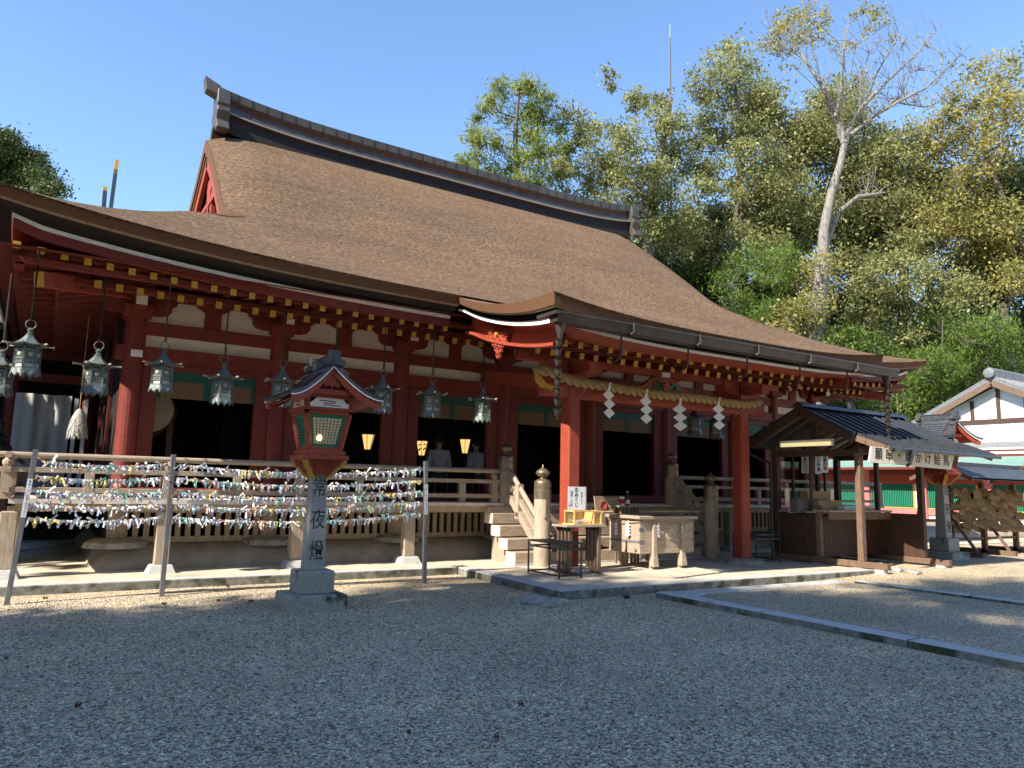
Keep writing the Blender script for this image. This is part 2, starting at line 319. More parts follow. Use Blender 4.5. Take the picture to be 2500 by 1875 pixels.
def pebblemat():
    m = bpy.data.materials.new('loose_pebbles'); m.use_nodes = True; nt = m.node_tree; b = nt.nodes["Principled BSDF"]; N = nt.nodes.new
    b.inputs["Roughness"].default_value = .8; g = N("ShaderNodeNewGeometry"); rp = N("ShaderNodeValToRGB"); e = rp.color_ramp.elements; e[0].position = 0; e[0].color = (.12, .105, .08, 1); e[1].position = 1; e[1].color = (.80, .72, .58, 1)
    for p, c in ((.35, (.40, .36, .29)), (.75, (.58, .52, .42))): q = e.new(p); q.color = (*c, 1)
    nt.links.new(g.outputs["Random Per Island"], rp.inputs[0]); nt.links.new(rp.outputs[0], b.inputs["Base Color"]); return m
M['pebble'] = pebblemat()
M['redshade'] = mat('shaded_vermilion', (.155, .022, .013), (.20, .029, .016), 5, .65, .15, c3=(.12, .018, .012), s3=14)  # darker copy of the porch red, eave shade put into the colour
M['signcream'] = mat('cream_sign_paint', (.74, .66, .53), (.80, .72, .59), 3, .8)
M['brasswood'] = mat('crest_wood', (.40, .31, .20), (.50, .40, .27), 9, .6, .1)
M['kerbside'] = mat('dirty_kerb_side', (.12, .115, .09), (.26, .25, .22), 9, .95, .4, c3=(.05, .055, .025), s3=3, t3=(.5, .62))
# ================================================================== GROUND
def gz(x, y): return .10*ss(11, 16, x)
def hillz(x, y):
    d = .529*x+.848*y; return .5*max(0, min(46, d-48))*ss(0, 8, d-48)
mb = MB(); rows = []
for y in np.concatenate([np.linspace(-60, 0, 7), np.linspace(1, 30, 45), np.linspace(34, 190, 40)]):
    rows.append([(x, y, gz(x, y)-.3*ss(44, 47, .529*x+.848*y)) for x in np.concatenate([np.linspace(-110, -10, 12), np.linspace(-8, 30, 58), np.linspace(34, 190, 40)])])
mb.grid(rows); tag(mb.build('gravel_ground', M['gravel'], smooth=True), kind='structure')
mb = MB(); fr_ = Vector((.848, -.529, 0)); ff_ = Vector((.529, .848, 0))
mb.grid([[tuple(ff_*float(d_)+fr_*float(s_)+Vector((0, 0, hillz(*(ff_*float(d_)+fr_*float(s_)).xy)-.02+.12*ss(45.5, 47, d_)))) for s_ in np.linspace(-90, 90, 60)] for d_ in np.concatenate([[45.5, 46.2, 47], np.linspace(48, 130, 40)])], 0, True)
tag(mb.build('hillside', M['soil'], smooth=True), kind='structure')
# paved platform along the hall and in front of the porch, with granite edging
XC = 10.27
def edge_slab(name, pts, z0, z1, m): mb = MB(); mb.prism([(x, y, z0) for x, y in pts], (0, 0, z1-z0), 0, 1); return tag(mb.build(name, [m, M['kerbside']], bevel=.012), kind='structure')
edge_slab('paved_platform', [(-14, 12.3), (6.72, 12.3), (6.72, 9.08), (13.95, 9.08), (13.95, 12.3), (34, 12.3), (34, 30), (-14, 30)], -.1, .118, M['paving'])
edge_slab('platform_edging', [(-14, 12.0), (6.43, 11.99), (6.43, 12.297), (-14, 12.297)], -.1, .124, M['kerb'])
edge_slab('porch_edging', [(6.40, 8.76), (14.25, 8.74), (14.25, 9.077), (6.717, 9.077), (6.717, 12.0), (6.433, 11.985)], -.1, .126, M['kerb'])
mb = MB()
rows = []
for x in [.72, .74, .80, .92, 1.1]+list(np.linspace(1.3, 34, 50)):
    k_ = 1-.97*max(0, 1-(x-.72)/.5)**2
    rows.append([(x, 13.45+.3*(1-k_), .05), (x, 13.46+.3*(1-k_), .05+.17*k_), (x, 13.5+.3*(1-k_), .05+.21*k_), (x, 13.58+.3*(1-k_), .05+.29*k_), (x, 13.7+.3*(1-k_), .05+.37*k_), (x, 13.85+.3*(1-k_), .05+.425*k_), (x, 14.0+.3*(1-k_), .05+.445*k_), (x, 14.6, .05+.45*k_), (x, 29, .05+.45*k_)])
mb.grid(rows, 0, True); tag(mb.build('plaster_mound', M['mound'], smooth=True), kind='structure')
# gravel path with granite kerbs leading away from the porch
mb = MB(); mb.add([(8.1, 8.35, .045), (11.9, 8.1, .075), (12.3, -9, .06), (8.3, -9, .04)], [(3, 2, 1, 0)])
tag(mb.build('gravel_path', M['gravel2']), kind='structure')
for nm, x0, x1, y0, zt in (('path_kerb', 7.84, 8.10, 8.42, .085), ('path_kerb', 11.98, 12.20, 7.95, .112)):
    mb = MB()
    for k in range(9):
        ya = y0-k*1.9; yb = ya-1.893; s = .028*(y0-ya); s2 = .028*(y0-yb)
        mb.add([(x0+s2*.2, yb, -.1), (x1+s2*.2, yb, -.1), (x1+s*.2, ya, -.1), (x0+s*.2, ya, -.1), (x0+s2*.2, yb, zt), (x1+s2*.2, yb, zt), (x1+s*.2, ya, zt), (x0+s*.2, ya, zt)],
               [(3, 2, 1, 0), (4, 5, 6, 7), (0, 1, 5, 4), (1, 2, 6, 5), (2, 3, 7, 6), (3, 0, 4, 7)])
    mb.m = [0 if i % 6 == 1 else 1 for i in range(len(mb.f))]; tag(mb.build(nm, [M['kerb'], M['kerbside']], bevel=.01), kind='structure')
mb = MB(); mb.prism([(8.12, 8.40, -.05), (12.0, 8.32, -.05), (12.0, 8.02, -.05), (8.6, 8.12, -.05), (8.12, 7.9, -.05)], (0, 0, .13)); tag(mb.build('path_threshold', M['kerb'], bevel=.01), kind='structure')
# loose pebbles lying on the gravel, thinning out with distance
rg_ = np.random.default_rng(33); n = 95000
pr = 1.9+9.5*rg_.random(n)**1.25; pa = YAW+(rg_.random(n)-.5)*1.45; px_ = pr*np.sin(pa); py_ = pr*np.cos(pa); keep = (py_ < 11.9) & ~((px_ > 6.3) & (py_ > 8.6)) & (px_ < 7.7); px_, py_ = px_[keep], py_[keep]; n = len(px_)
oct_ = np.array([(1, 0, 0), (.1, 1, 0), (-1, .1, 0), (0, -1, .1), (.1, .1, .75), (0, 0, -.75)], float); of = np.array([(0, 1, 4), (1, 2, 4), (2, 3, 4), (3, 0, 4), (1, 0, 5), (2, 1, 5), (3, 2, 5), (0, 3, 5)])
sz = (.0085*(1+.55*rg_.normal(size=n)).clip(.45, 2.3))[:, None, None]; an = rg_.random(n)*6.283; c_, s_ = np.cos(an), np.sin(an)
v = oct_[None]*(1+.28*rg_.normal(size=(n, 6, 1)).clip(-1.5, 1.5))*np.array([1.25, .85, .8])*sz; vx = v[:, :, 0]*c_[:, None]-v[:, :, 1]*s_[:, None]+px_[:, None]; vy = v[:, :, 0]*s_[:, None]+v[:, :, 1]*c_[:, None]+py_[:, None]; vz = v[:, :, 2]+.003
co = np.stack([vx, vy, vz], -1).reshape(-1, 3).astype(np.float32); fi = (of[None]+6*np.arange(n)[:, None, None]).reshape(-1).astype(np.int32)
me = bpy.data.meshes.new('loose_pebbles'); me.vertices.add(n*6); me.vertices.foreach_set('co', co.reshape(-1)); me.loops.add(len(fi)); me.loops.foreach_set('vertex_index', fi); me.polygons.add(n*8); me.polygons.foreach_set('loop_start', np.arange(0, n*24, 3, dtype=np.int32)); me.update(calc_edges=True); me.polygons.foreach_set('use_smooth', [True]*(n*8)); me.materials.append(M['pebble'])
po = bpy.data.objects.new('loose_pebbles', me); COL.objects.link(po); tag(po, kind='stuff')
# ================================================================== SHRINE HALL
hall = thing('shrine_hall', 'long vermilion worship hall with curved brown cypress bark roof', 'shrine hall', (XC, 20, 0))
def mir(x): return 2*XC-x
prof = hermite([(11.7, 5.0), (12.3, 5.25), (12.9, 5.53), (13.5, 5.84), (14.2, 6.24), (15, 6.78), (16, 7.55), (17, 8.4), (18, 9.22), (19, 10.0), (19.6, 10.45), (20, 10.72)])
def lift(x, Y): return .50*min(1.2, abs(x-XC)/11.37)**4*max(0, 1-(Y-11.7)/4.6)
def xl(Y): return (Y-12.8) if Y < 14.55 else (1.75+.95*ss(14.5, 15.0, Y)+.12*ss(15, 19.5, Y))
def roofz(x, Y):
    z = prof(Y)+lift(x, Y)
    for xe, sg in ((xl(Y), 1), (mir(xl(Y)), -1)):
        s = max(0, 1-abs(x-xe)/1.25); z -= .34*s*s*ss(14.9, 16.4, Y)
    return z
T = MB()
Ys = np.concatenate([np.linspace(11.7, 13.5, 10), np.linspace(13.7, 14.5, 5), np.linspace(14.55, 15.05, 8), np.linspace(15.2, 20, 24)])
for back in (0, 1):
    rows = []
    for Y in Ys:
        a = xl(Y); row = []
        for t in np.linspace(0, 1, 90):
            tt = .5-.5*math.cos(math.pi*t); tt = .6*t+.4*tt
            x = a+(mir(a)-a)*tt; row.append((x, Y if not back else 40-Y, roofz(x, Y)))
        rows.append(row)
    T.grid(rows, 0, bool(back))
for side in (0, 1):                       # hipped skirts under the gables
    rows = []
    for X in np.linspace(-1.1, 3.2, 22):
        Y0 = X+12.8+.0*X if X < 1.75 else 14.55+.25*(X-1.75); row = []
        for t in np.linspace(0, 1, 40):
            y = Y0+(40-2*Y0)*t; z = (prof(11.7+(X+1.1)) if X < 1.75 else prof(14.55)+.18*(X-1.75))+.5*min(1.2, abs(y-20)/8.3)**4*max(0, 1-(X+1.1)/4.6)
            row.append((X if not side else mir(X), y, z))
        rows.append(row)
    T.grid(rows, 0, not side)
T.build('roof', M['thatch'], hall, smooth=True)
# ---- eave build-up swept round the roof edge
def sweep(mb, path, inn, prof_, mats_, sc=None):
    rows = [[] for _ in prof_]
    for i_, (p, n) in enumerate(zip(path, inn)):
        f_ = sc[i_] if sc else 1
        for k, (a, b) in enumerate(prof_): rows[k].append((p[0]+n[0]*a, p[1]+n[1]*a, p[2]+b*f_))
    for k in range(len(prof_)-1): mb.grid([rows[k], rows[k+1]], mats_[k])
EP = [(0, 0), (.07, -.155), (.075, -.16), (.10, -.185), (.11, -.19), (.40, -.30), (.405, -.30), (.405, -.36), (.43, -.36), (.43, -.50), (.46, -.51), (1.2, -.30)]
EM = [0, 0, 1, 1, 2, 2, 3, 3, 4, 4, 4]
def edge_front(x0, x1, n): return [(x, 11.7, roofz(max(-1.1, x), 11.7)) for x in np.linspace(x0, x1, n)]
eaves = MB()
def run(path, inn): sweep(eaves, path, inn, EP, EM)
def front_in(path):
    out = []
    for p in path:
        k = 0.0
        if p[0] < -.3: k = (-.3-p[0])/.8
        if p[0] > mir(-.3): k = -(p[0]-mir(-.3))/.8
        out.append((k, 1))
    return out
pL = edge_front(-1.1, 6.16, 40); run(pL, front_in(pL)); pR = edge_front(14.38, mir(-1.1), 40); run(pR, front_in(pR))
pB = [(x, 28.3, z) for x, _, z in edge_front(mir(-1.1), -1.1, 60)]; run(pB, [(a, -1) for a, b in front_in(pB)])
for sx in (0, 1):
    X = -1.1 if not sx else mir(-1.1); ys = np.linspace(28.3, 11.7, 50); path = []; inn = []
    for y in ys:
        path.append((X, y, prof(11.7)+.5*min(1.2, abs(y-20)/8.3)**4)); k = 0
        if y < 12.5: k = (12.5-y)/.8
        if y > 27.5: k = -(y-27.5)/.8
        inn.append((1 if not sx else -1, k))
    run(path, inn)
eaves.build('eave_edge', [M['bark_dark'] if 'bark_dark' in M else M['bark_cut'], M['bark_pale'], M['recess_shade'], M['white'], M['redshade']], hall, smooth=False)
# ---- gables
for side in (0, 1):
    g = MB(); bark = MB(); lat = MB(); sgn = 1 if not side else -1
    fx = (lambda x: x) if not side else mir
    vy = np.concatenate([np.linspace(14.75, 15.4, 7), np.linspace(15.6, 20, 20)]); line = [(xl(Y), Y, roofz(xl(Y), Y)) for Y in vy]
    full = line+[(a, 40-b, c) for a, b, c in line[::-1][1:]]
    def strip(mb, x, d0, d1, m, thick):
        # d0,d1: distances measured square to the verge curve, downwards
        rows = [[], [], [], []]; n = len(full)
        for i, (a, b, c) in enumerate(full):
            q = full[min(n-1, i+1)]; p = full[max(0, i-1)]; t = Vector((0, q[1]-p[1], q[2]-p[2])).normalized()
            if i == n//2: t = Vector((0, 1, 0))
            nn = Vector((0, t.z, -t.y));
            sc = 1.0 if i != n//2 else 1.32
            for k, (xx, dd) in enumerate(((x, d0), (x, d1), (x+thick, d1), (x+thick, d0))):
                rows[k].append((fx(a+xx), b+nn.y*dd*sc, c+nn.z*dd*sc))
        for k in range(4): mb.grid([rows[k], rows[(k+1) % 4]], m, bool(side))
    strip(bark, -.01, -.01, .26, 0, .25); strip(bark, .03, .26, .315, 1, .2)
    strip(g, .07, .315, .62, 0, .1)
    bark.build('verge_edge', [M['bark_cut'], M['bark_pale']], hall)
    g.build('bargeboard', M['pink_board'] if 'pink_board' in M else M['red'], hall)
    X0 = 3.02
    lat.add([(fx(X0+.12), 15.8, 6.6), (fx(X0+.12), 24.2, 6.6), (fx(X0+.12), 20, 10.1)], [(0, 1, 2)], 0)
    for y in (17.2, 18.4, 19.7, 20.3, 21.6, 22.8): lat.box(min(fx(X0), fx(X0+.1)), max(fx(X0), fx(X0+.1)), y-.11, y+.11, 6.6, prof(min(y, 40-y))-1.0, 1)
    for z in (6.9, 7.6, 8.6): lat.box(min(fx(X0-.03), fx(X0+.1)), max(fx(X0-.03), fx(X0+.1)), 20-(10.0-z)*1.05, 20+(10.0-z)*1.05, z, z+.16, 1)
    lat.build('gable_wall', [M['interior'], M['red']], hall)
    pend = MB()
    pend.prism([(fx(3.00), 20+dy*.8, 9.0+dz*.8) for dy, dz in ((-.32, .45), (-.42, .1), (-.2, -.1), (-.3, -.4), (-.1, -.55), (0, -.85), (.1, -.55), (.3, -.4), (.2, -.1), (.42, .1), (.32, .45))], (sgn*.12, 0, 0))
    pend.build('gable_pendant', M['red'], hall)
# ---- ridge
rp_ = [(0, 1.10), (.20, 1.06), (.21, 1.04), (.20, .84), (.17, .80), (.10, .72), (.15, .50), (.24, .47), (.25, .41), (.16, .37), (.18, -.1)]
rm_ = [3, 3, 0, 1, 1, 2, 5, 5, 1, 6]  # last band is near-black, painting the shade under the moulding
ridge = MB(); xs = np.linspace(3.0, mir(3.0), 70); 
def rz(x): s = abs(x-XC)/7.3; return 10.52+.30*s**5
for sg in (-1, 1):
    rows = [[(x, 20+sg*h, rz(x)+z) for x in xs] for h, z in rp_]
    for k in range(len(rp_)-1): ridge.grid([rows[k], rows[k+1]], rm_[k], sg > 0)
for x in np.linspace(3.5, mir(3.5), 36):
    for sg in (-1, 1): ridge.box(x-.012, x+.012, 20+sg*.205-.012, 20+sg*.205+.012, rz(x)+.84, rz(x)+1.045, 7)
ridge.build('ridge', [M['copper2'], M['copper_red'], M['copper'], M['metalroof'], M['gutter'], M['copperlight'], M['recess_shade'], M['blackmetal']], hall)
for sx in (0, 1):
    caps = MB(); fx = (lambda x: x) if not sx else mir
    a, b = sorted((fx(2.62), fx(3.0))); z = rz(3.0)
    caps.add([(fx(2.72), 19.83, z+.93), (fx(3.05), 19.8, z+.82), (fx(3.05), 20.2, z+.82), (fx(2.72), 20.17, z+.93), (fx(2.66), 19.82, z+1.26), (fx(3.05), 19.79, z+1.08), (fx(3.05), 20.21, z+1.08), (fx(2.66), 20.18, z+1.26)],
             [(3, 2, 1, 0), (4, 5, 6, 7), (0, 1, 5, 4), (1, 2, 6, 5), (2, 3, 7, 6), (3, 0, 4, 7)], 0)
    caps.build('ridge_tip', M['copper2'], hall)
for sx in (0, 1):
    fx = (lambda x: x) if not sx else mir
    o = MB(); z = rz(3.1); a, b = sorted((fx(2.98), fx(3.3)))
    o.prism([(a, 19.7, z+.98), (a, 20.3, z+.98), (a, 20.32, z+.6), (a, 20.28, z+.52), (a, 20.4, z+.46), (a, 20.42, z+.34), (a, 20.3, z+.14), (a, 20.42, z-.02), (a, 20.5, z-.16), (a, 20.3, z-.22), (a, 20.15, z+.0), (a, 19.85, z+.0), (a, 19.7, z-.22), (a, 19.5, z-.16), (a, 19.58, z-.02), (a, 19.7, z+.14), (a, 19.58, z+.34), (a, 19.6, z+.46), (a, 19.72, z+.52), (a, 19.68, z+.6)], (b-a, 0, 0))
    o.build('ridge_ornament', M['copper2'], hall, bevel=.015)
# ---- rafters (vermilion, yellow ends)
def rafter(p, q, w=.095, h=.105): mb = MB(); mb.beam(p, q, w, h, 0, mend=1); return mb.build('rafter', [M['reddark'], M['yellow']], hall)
def lz(x): return .36*min(1.2, abs(x-XC)/11.37)**4
NR = 0
for i in range(-2, 22):                         # upper flying rafters, left of the porch
    x = -.02+.2925*i
    if x > 6.3: break
    rafter((x, 12.22, 4.475+lz(x)), (x, 12.9, 4.60+lz(x)*.8)); NR += 1
for i in range(-1, 24):                         # lower rafters
    x = .74+.2925*i
    if x > 7.2: break
    rafter((x, 12.72, 4.375+lz(x)*.6), (x, 14.3, 4.80), .10, .115); NR += 1
for i in range(12):
    x = mir(-.02+.2925*i)-.0
    rafter((x, 12.22, 4.475+lz(x)), (x, 12.9, 4.60+lz(x)*.8)); NR += 1
for i in range(10):
    x = mir(.74+.2925*i); rafter((x, 12.72, 4.375+lz(x)*.6), (x, 14.3, 4.80), .10, .115); NR += 1
rest = MB()
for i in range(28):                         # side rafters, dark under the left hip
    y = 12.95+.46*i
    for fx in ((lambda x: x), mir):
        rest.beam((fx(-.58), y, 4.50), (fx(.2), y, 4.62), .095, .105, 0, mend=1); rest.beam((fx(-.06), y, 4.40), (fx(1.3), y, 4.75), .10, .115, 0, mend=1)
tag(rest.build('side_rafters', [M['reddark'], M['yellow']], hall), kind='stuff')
u = MB()
u.box(-.60, mir(-.60), 12.28, 12.42, 4.56, 4.64); u.box(.0, mir(0), 12.80, 12.95, 4.475, 4.56)     # rafter-end fillets
u.box(-.64, -.5, 12.3, 27.7, 4.56, 4.63); u.box(mir(-.5), mir(-.64), 12.3, 27.7, 4.56, 4.63); u.box(-.1, .06, 12.96, 27, 4.475, 4.555)
u.build('eave_fillet', M['redshade'], hall)
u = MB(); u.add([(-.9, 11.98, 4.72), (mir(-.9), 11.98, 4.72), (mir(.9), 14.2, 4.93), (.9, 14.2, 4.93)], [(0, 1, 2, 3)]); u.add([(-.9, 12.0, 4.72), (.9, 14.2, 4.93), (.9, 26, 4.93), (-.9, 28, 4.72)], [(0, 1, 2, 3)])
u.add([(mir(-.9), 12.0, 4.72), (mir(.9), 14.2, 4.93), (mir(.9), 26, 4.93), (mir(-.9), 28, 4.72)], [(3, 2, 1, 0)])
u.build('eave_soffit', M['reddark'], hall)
hq = at(95, 682, 'y', 12.45)
for fx in ((lambda x: x), mir):
    u = MB(); u.beam((fx(hq.x), 12.45, hq.z), (fx(1.3), 14.2, 4.78), .17, .22, 0, mend=1); u.build('hip_rafter', [M['red'], M['yellow']], hall)
# ---- walls
YW = 14.1; PX = [1.13, 3.58, 6.08, 8.53, 10.98, 13.44, 15.9, 17.65, 19.41]
for x in PX:
    p = MB(); p.lathe([(.17, 1.25), (.17, 4.30)], (x, YW, 0), 20); p.box(x-.21, x+.21, YW-.21, YW+.21, 4.30, 4.50, top=(-.02, -.02)); p.build('pillar', M['redshade'], hall, smooth=False)
    s = MB(); s.lathe([(.50, .44), (.47, .53), (.36, .57), (.2, .575)], (x, YW-.05, 0), 18); s.build('pillar_base', M['rock'], hall, smooth=True)
    f = MB(); f.lathe([(.16, .5), (.16, 1.25)], (x, YW, 0), 16); f.build('floor_stilt', M['woodz'], hall, smooth=True)
def hbeam(name, z0, z1, d, m, x0=1.13, x1=19.41, yo=0): b = MB(); b.box(x0, x1, YW-d-yo, YW+.06-yo*0, z0, z1); return b.build(name, m, hall, bevel=.006)
hbeam('tie_beam', 4.03, 4.255, .09, M['redshade']); hbeam('lintel', 3.565, 3.815, .12, M['redshade'], .85, 19.7); hbeam('head_beam', 4.66, 4.84, .08, M['redshade'])
hbeam('sill_beam', 1.25, 1.42, .13, M['redshade'])
b = MB(); b.box(-.3, mir(-.3), 13.55, 13.72, 4.62, 4.74); b.build('eave_purlin', M['redshade'], hall)
for i in range(8):
    a, c = PX[i]+.16, PX[i+1]-.16; mid = (a+c)/2
    p = MB(); p.box(a, c, YW-.02, YW+.02, 3.80, 4.04); p.build('plaster_panel', M['plaster'], hall)
    p = MB(); p.box(a, c, YW-.01, YW+.02, 4.24, 4.70); p.build('plaster_panel', M['plaster'], hall)
    s = MB(); s.box(mid-.14, mid+.14, YW-.07, YW+.03, 4.255, 4.66)
    s.prism([(mid-.30, YW-.06, 4.66), (mid-.28, YW-.06, 4.62), (mid-.22, YW-.06, 4.60), (mid-.14, YW-.06, 4.55), (mid+.14, YW-.06, 4.55), (mid+.22, YW-.06, 4.60), (mid+.28, YW-.06, 4.62), (mid+.30, YW-.06, 4.66)], (0, .07, 0))
    s.build('strut', M['redshade'], hall)
    j = MB(); jw = .24
    j.box(a, a+jw, YW-.07, YW+.05, 1.42, 3.565); j.box(c-jw, c, YW-.07, YW+.05, 1.42, 3.565); j.box(a+jw, c-jw, YW-.065, YW+.04, 3.44, 3.565); j.build('door_frame', M['reddark'], hall, bevel=.005)
    g = MB(); g.box(a+jw, c-jw, YW-.02, YW+.03, 3.27, 3.44); g.build('frieze', M['greenfr'], hall)
    t = MB(); t.box(a+jw, c-jw, YW, YW+.03, 2.97, 3.27)
    for k in (0, .5, 1): xx = a+jw+(c-a-2*jw)*k; t.box(xx-.06, xx+.06, YW-.012, YW+.0, 2.97, 3.27, 1)
    t.build('blind', [M['tan'], M['greenfr']], hall)
for i, x in enumerate(PX):                  # boat-shaped bracket arms on each pillar head
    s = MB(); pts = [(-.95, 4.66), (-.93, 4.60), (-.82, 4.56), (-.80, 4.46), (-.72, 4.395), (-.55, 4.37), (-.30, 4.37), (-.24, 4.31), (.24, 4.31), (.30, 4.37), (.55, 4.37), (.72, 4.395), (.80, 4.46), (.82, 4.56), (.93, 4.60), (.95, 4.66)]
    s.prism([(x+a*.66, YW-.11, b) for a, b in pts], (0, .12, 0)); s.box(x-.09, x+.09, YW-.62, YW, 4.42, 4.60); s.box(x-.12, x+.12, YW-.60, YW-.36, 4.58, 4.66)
    s.build('bracket_arm', M['redshade'], hall)
    s = MB(); s.box(x-.085, x+.085, YW-.625, YW-.622, 4.43, 4.59); s.build('white_bracket_end', M['white'], hall)
# interior
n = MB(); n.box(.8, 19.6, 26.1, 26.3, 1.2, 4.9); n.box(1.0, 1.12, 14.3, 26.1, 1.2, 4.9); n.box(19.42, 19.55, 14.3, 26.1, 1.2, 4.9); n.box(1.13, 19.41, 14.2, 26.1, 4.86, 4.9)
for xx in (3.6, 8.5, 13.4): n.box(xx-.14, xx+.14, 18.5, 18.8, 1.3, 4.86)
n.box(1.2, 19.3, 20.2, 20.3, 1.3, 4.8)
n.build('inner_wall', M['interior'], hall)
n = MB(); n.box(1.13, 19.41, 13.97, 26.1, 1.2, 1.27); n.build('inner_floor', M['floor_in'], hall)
sw = MB(); sw.box(1.02, 1.14, 14.3, 26, 1.27, 3.6); 
for y in (16.6, 19.1, 21.6, 24): sw.box(.95, 1.2, y-.16, y+.16, 1.27, 4.7)
sw.build('side_wall', M['reddark'], hall)
# ---- veranda
d = MB(); rng = random.Random(3); x = -.385
while x < 20.9:
    wd = rng.uniform(.235, .285); jit = rng.uniform(-.012, .012); d.box(x, x+wd-.006, 12.85+jit, 14.0, 1.178+rng.uniform(-.004, .004), 1.243+rng.uniform(-.003, .003), 0); x += wd
y = 14.0
while y < 27.5: wd = rng.uniform(.24, .28); d.box(-.385, 1.1, y, y+wd-.006, 1.18, 1.242); d.box(19.45, 20.9, y, y+wd-.006, 1.18, 1.242); y += wd
d.build('veranda_floor', M['woodend'], hall)
b = MB(); b.box(-.30, 20.8, 12.97, 13.13, 1.06, 1.175); b.box(-.30, -.16, 13.13, 27.3, 1.06, 1.175); b.build('veranda_joist', M['wood'], hall)
POSTX = [-.36, 1.69, 3.80, 5.90, 14.6, 16.7, 18.8, 20.85]
for x in POSTX:
    p = MB(); p.box(x-.105, x+.105, 12.93, 13.13, .24, 1.06); p.build('veranda_post', M['woodz'], hall, bevel=.012)
    p = MB(); p.box(x-.22, x+.22, 12.80, 13.24, .10, .245, top=(.06, .06)); p.build('post_base', M['kerb'], hall, bevel=.015)
for y in (15.2, 17.4, 19.6): 
    p = MB(); p.box(-.36-.1, -.36+.1, y-.1, y+.1, .24, 1.06); p.build('veranda_post', M['woodz'], hall)
sl = MB(); x = 1.35
while x < 19.3: sl.box(x, x+.085, 14.0, 14.06, .60, 1.0); x += .163
sl.box(1.13, 19.4, 13.99, 14.08, .50, .60); sl.box(1.13, 19.4, 13.99, 14.08, 1.0, 1.18); sl.build('underfloor_lattice', M['woodz'], hall)
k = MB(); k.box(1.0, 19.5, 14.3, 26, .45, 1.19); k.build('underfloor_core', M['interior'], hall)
# ---- railing
def rail_run(x0, x1, posts, bulbs):
    r = MB(); r.tube([(x0, 12.95, 1.872), (x1, 12.95, 1.872)], .046, 12); r.build('hand_rail', M['wood'], hall, smooth=True)
    r = MB(); r.box(x0, x1, 12.905, 12.995, 1.625, 1.70); r.build('middle_rail', M['wood'], hall, bevel=.006)
    r = MB(); r.box(x0, x1, 12.90, 13.0, 1.335, 1.412); r.build('bottom_rail', M['wood'], hall, bevel=.006)
    for x in posts: r = MB(); r.box(x-.065, x+.065, 12.895, 13.005, 1.243, 1.625); r.build('rail_strut', M['woodz'], hall, bevel=.006)
    for x in bulbs: r = MB(); r.box(x-.075, x+.075, 12.89, 13.01, 1.243, 1.70); r.lathe([(.055, 0), (.075, .04), (.078, .08), (.05, .13), (.05, .15)], (x, 12.95, 1.70), 12); r.build('rail_post', M['woodz'], hall)
rail_run(-.55, 7.9, [.60, 2.74, 4.87, 6.97], [-.436, 1.69, 3.78, 5.88, 7.7]); rail_run(12.62, 21.0, [13.9, 15.6, 17.7], [12.85, 14.7, 16.7, 18.8, 20.9])
r = MB(); r.tube([(-.436, 12.8, 1.872), (-.436, 27, 1.872)], .046, 10); r.box(-.48, -.39, 12.75, 27, 1.625, 1.70); r.box(-.48, -.39, 12.78, 27, 1.335, 1.412)
for y in np.arange(14, 27, 1.1): r.box(-.50, -.37, y-.065, y+.065, 1.243, 1.625)
r.build('side_railing', M['wood'], hall)
# ---- stair
for i in range(4):
    s = MB(); zt = .36+.229*i; y0 = 11.85+.285*i
    s.box(7.55, 12.99, y0, y0+.36, zt-.205, zt); s.build('stair_tread', M['wood'], hall, bevel=.01)
    e = MB(); e.box(7.545, 7.552, y0+.004, y0+.30, zt-.2, zt-.004); e.build('tread_end', M['woodend'], hall)
s = MB(); s.box(7.5, 13.05, 11.8, 12.2, .10, .155); s.build('stair_footing', M['kerb'], hall)
s = MB(); s.prism([(7.72, 12.1, .12), (7.72, 13.0, .12), (7.72, 13.0, 1.0), (7.72, 12.9, .9)], (5.1, 0, 0)); s.build('stair_core', M['wood'], hall)
s = MB(); s.box(7.5, 13.05, 12.80, 12.97, 1.04, 1.17); s.build('stair_beam', M['wood'], hall)
def newel(x, y, z0, z1, name='newel_post'):
    p = MB(); p.lathe([(.155, z0), (.155, z1-.58), (.145, z1-.565)], (x, y, 0), 20); o = p.build(name, M['woodz'], hall, smooth=True)
    q = MB(); q.lathe([(.163, z1-.60), (.163, z1-.42), (.155, z1-.415), (.16, z1-.40), (.16, z1-.30), (.15, z1-.27), (.11, z1-.245), (.06, z1-.225), (.055, z1-.205), (.10, z1-.175), (.135, z1-.13), (.13, z1-.09), (.08, z1-.05), (.025, z1-.02), (.015, z1+.01), (.002, z1+.05)], (x, y, 0), 20); q.build('finial', M['brass'], o, smooth=True)
    c = MB(); c.prism([(x-.028, y-.165, z1-.60), (x+.028, y-.165, z1-.60), (x+.028, y-.165, z1-.93), (x+.06, y-.165, z1-.96), (x, y-.165, z1-1.02), (x-.06, y-.165, z1-.96), (x-.028, y-.165, z1-.93)], (0, .012, 0)); c.build('fitting', M['brass'], o)
newel(8.02, 11.68, .12, 1.96); newel(12.52, 11.68, .12, 1.97); newel(7.97, 12.95, 1.24, 2.46); newel(12.57, 12.95, 1.24, 2.46)
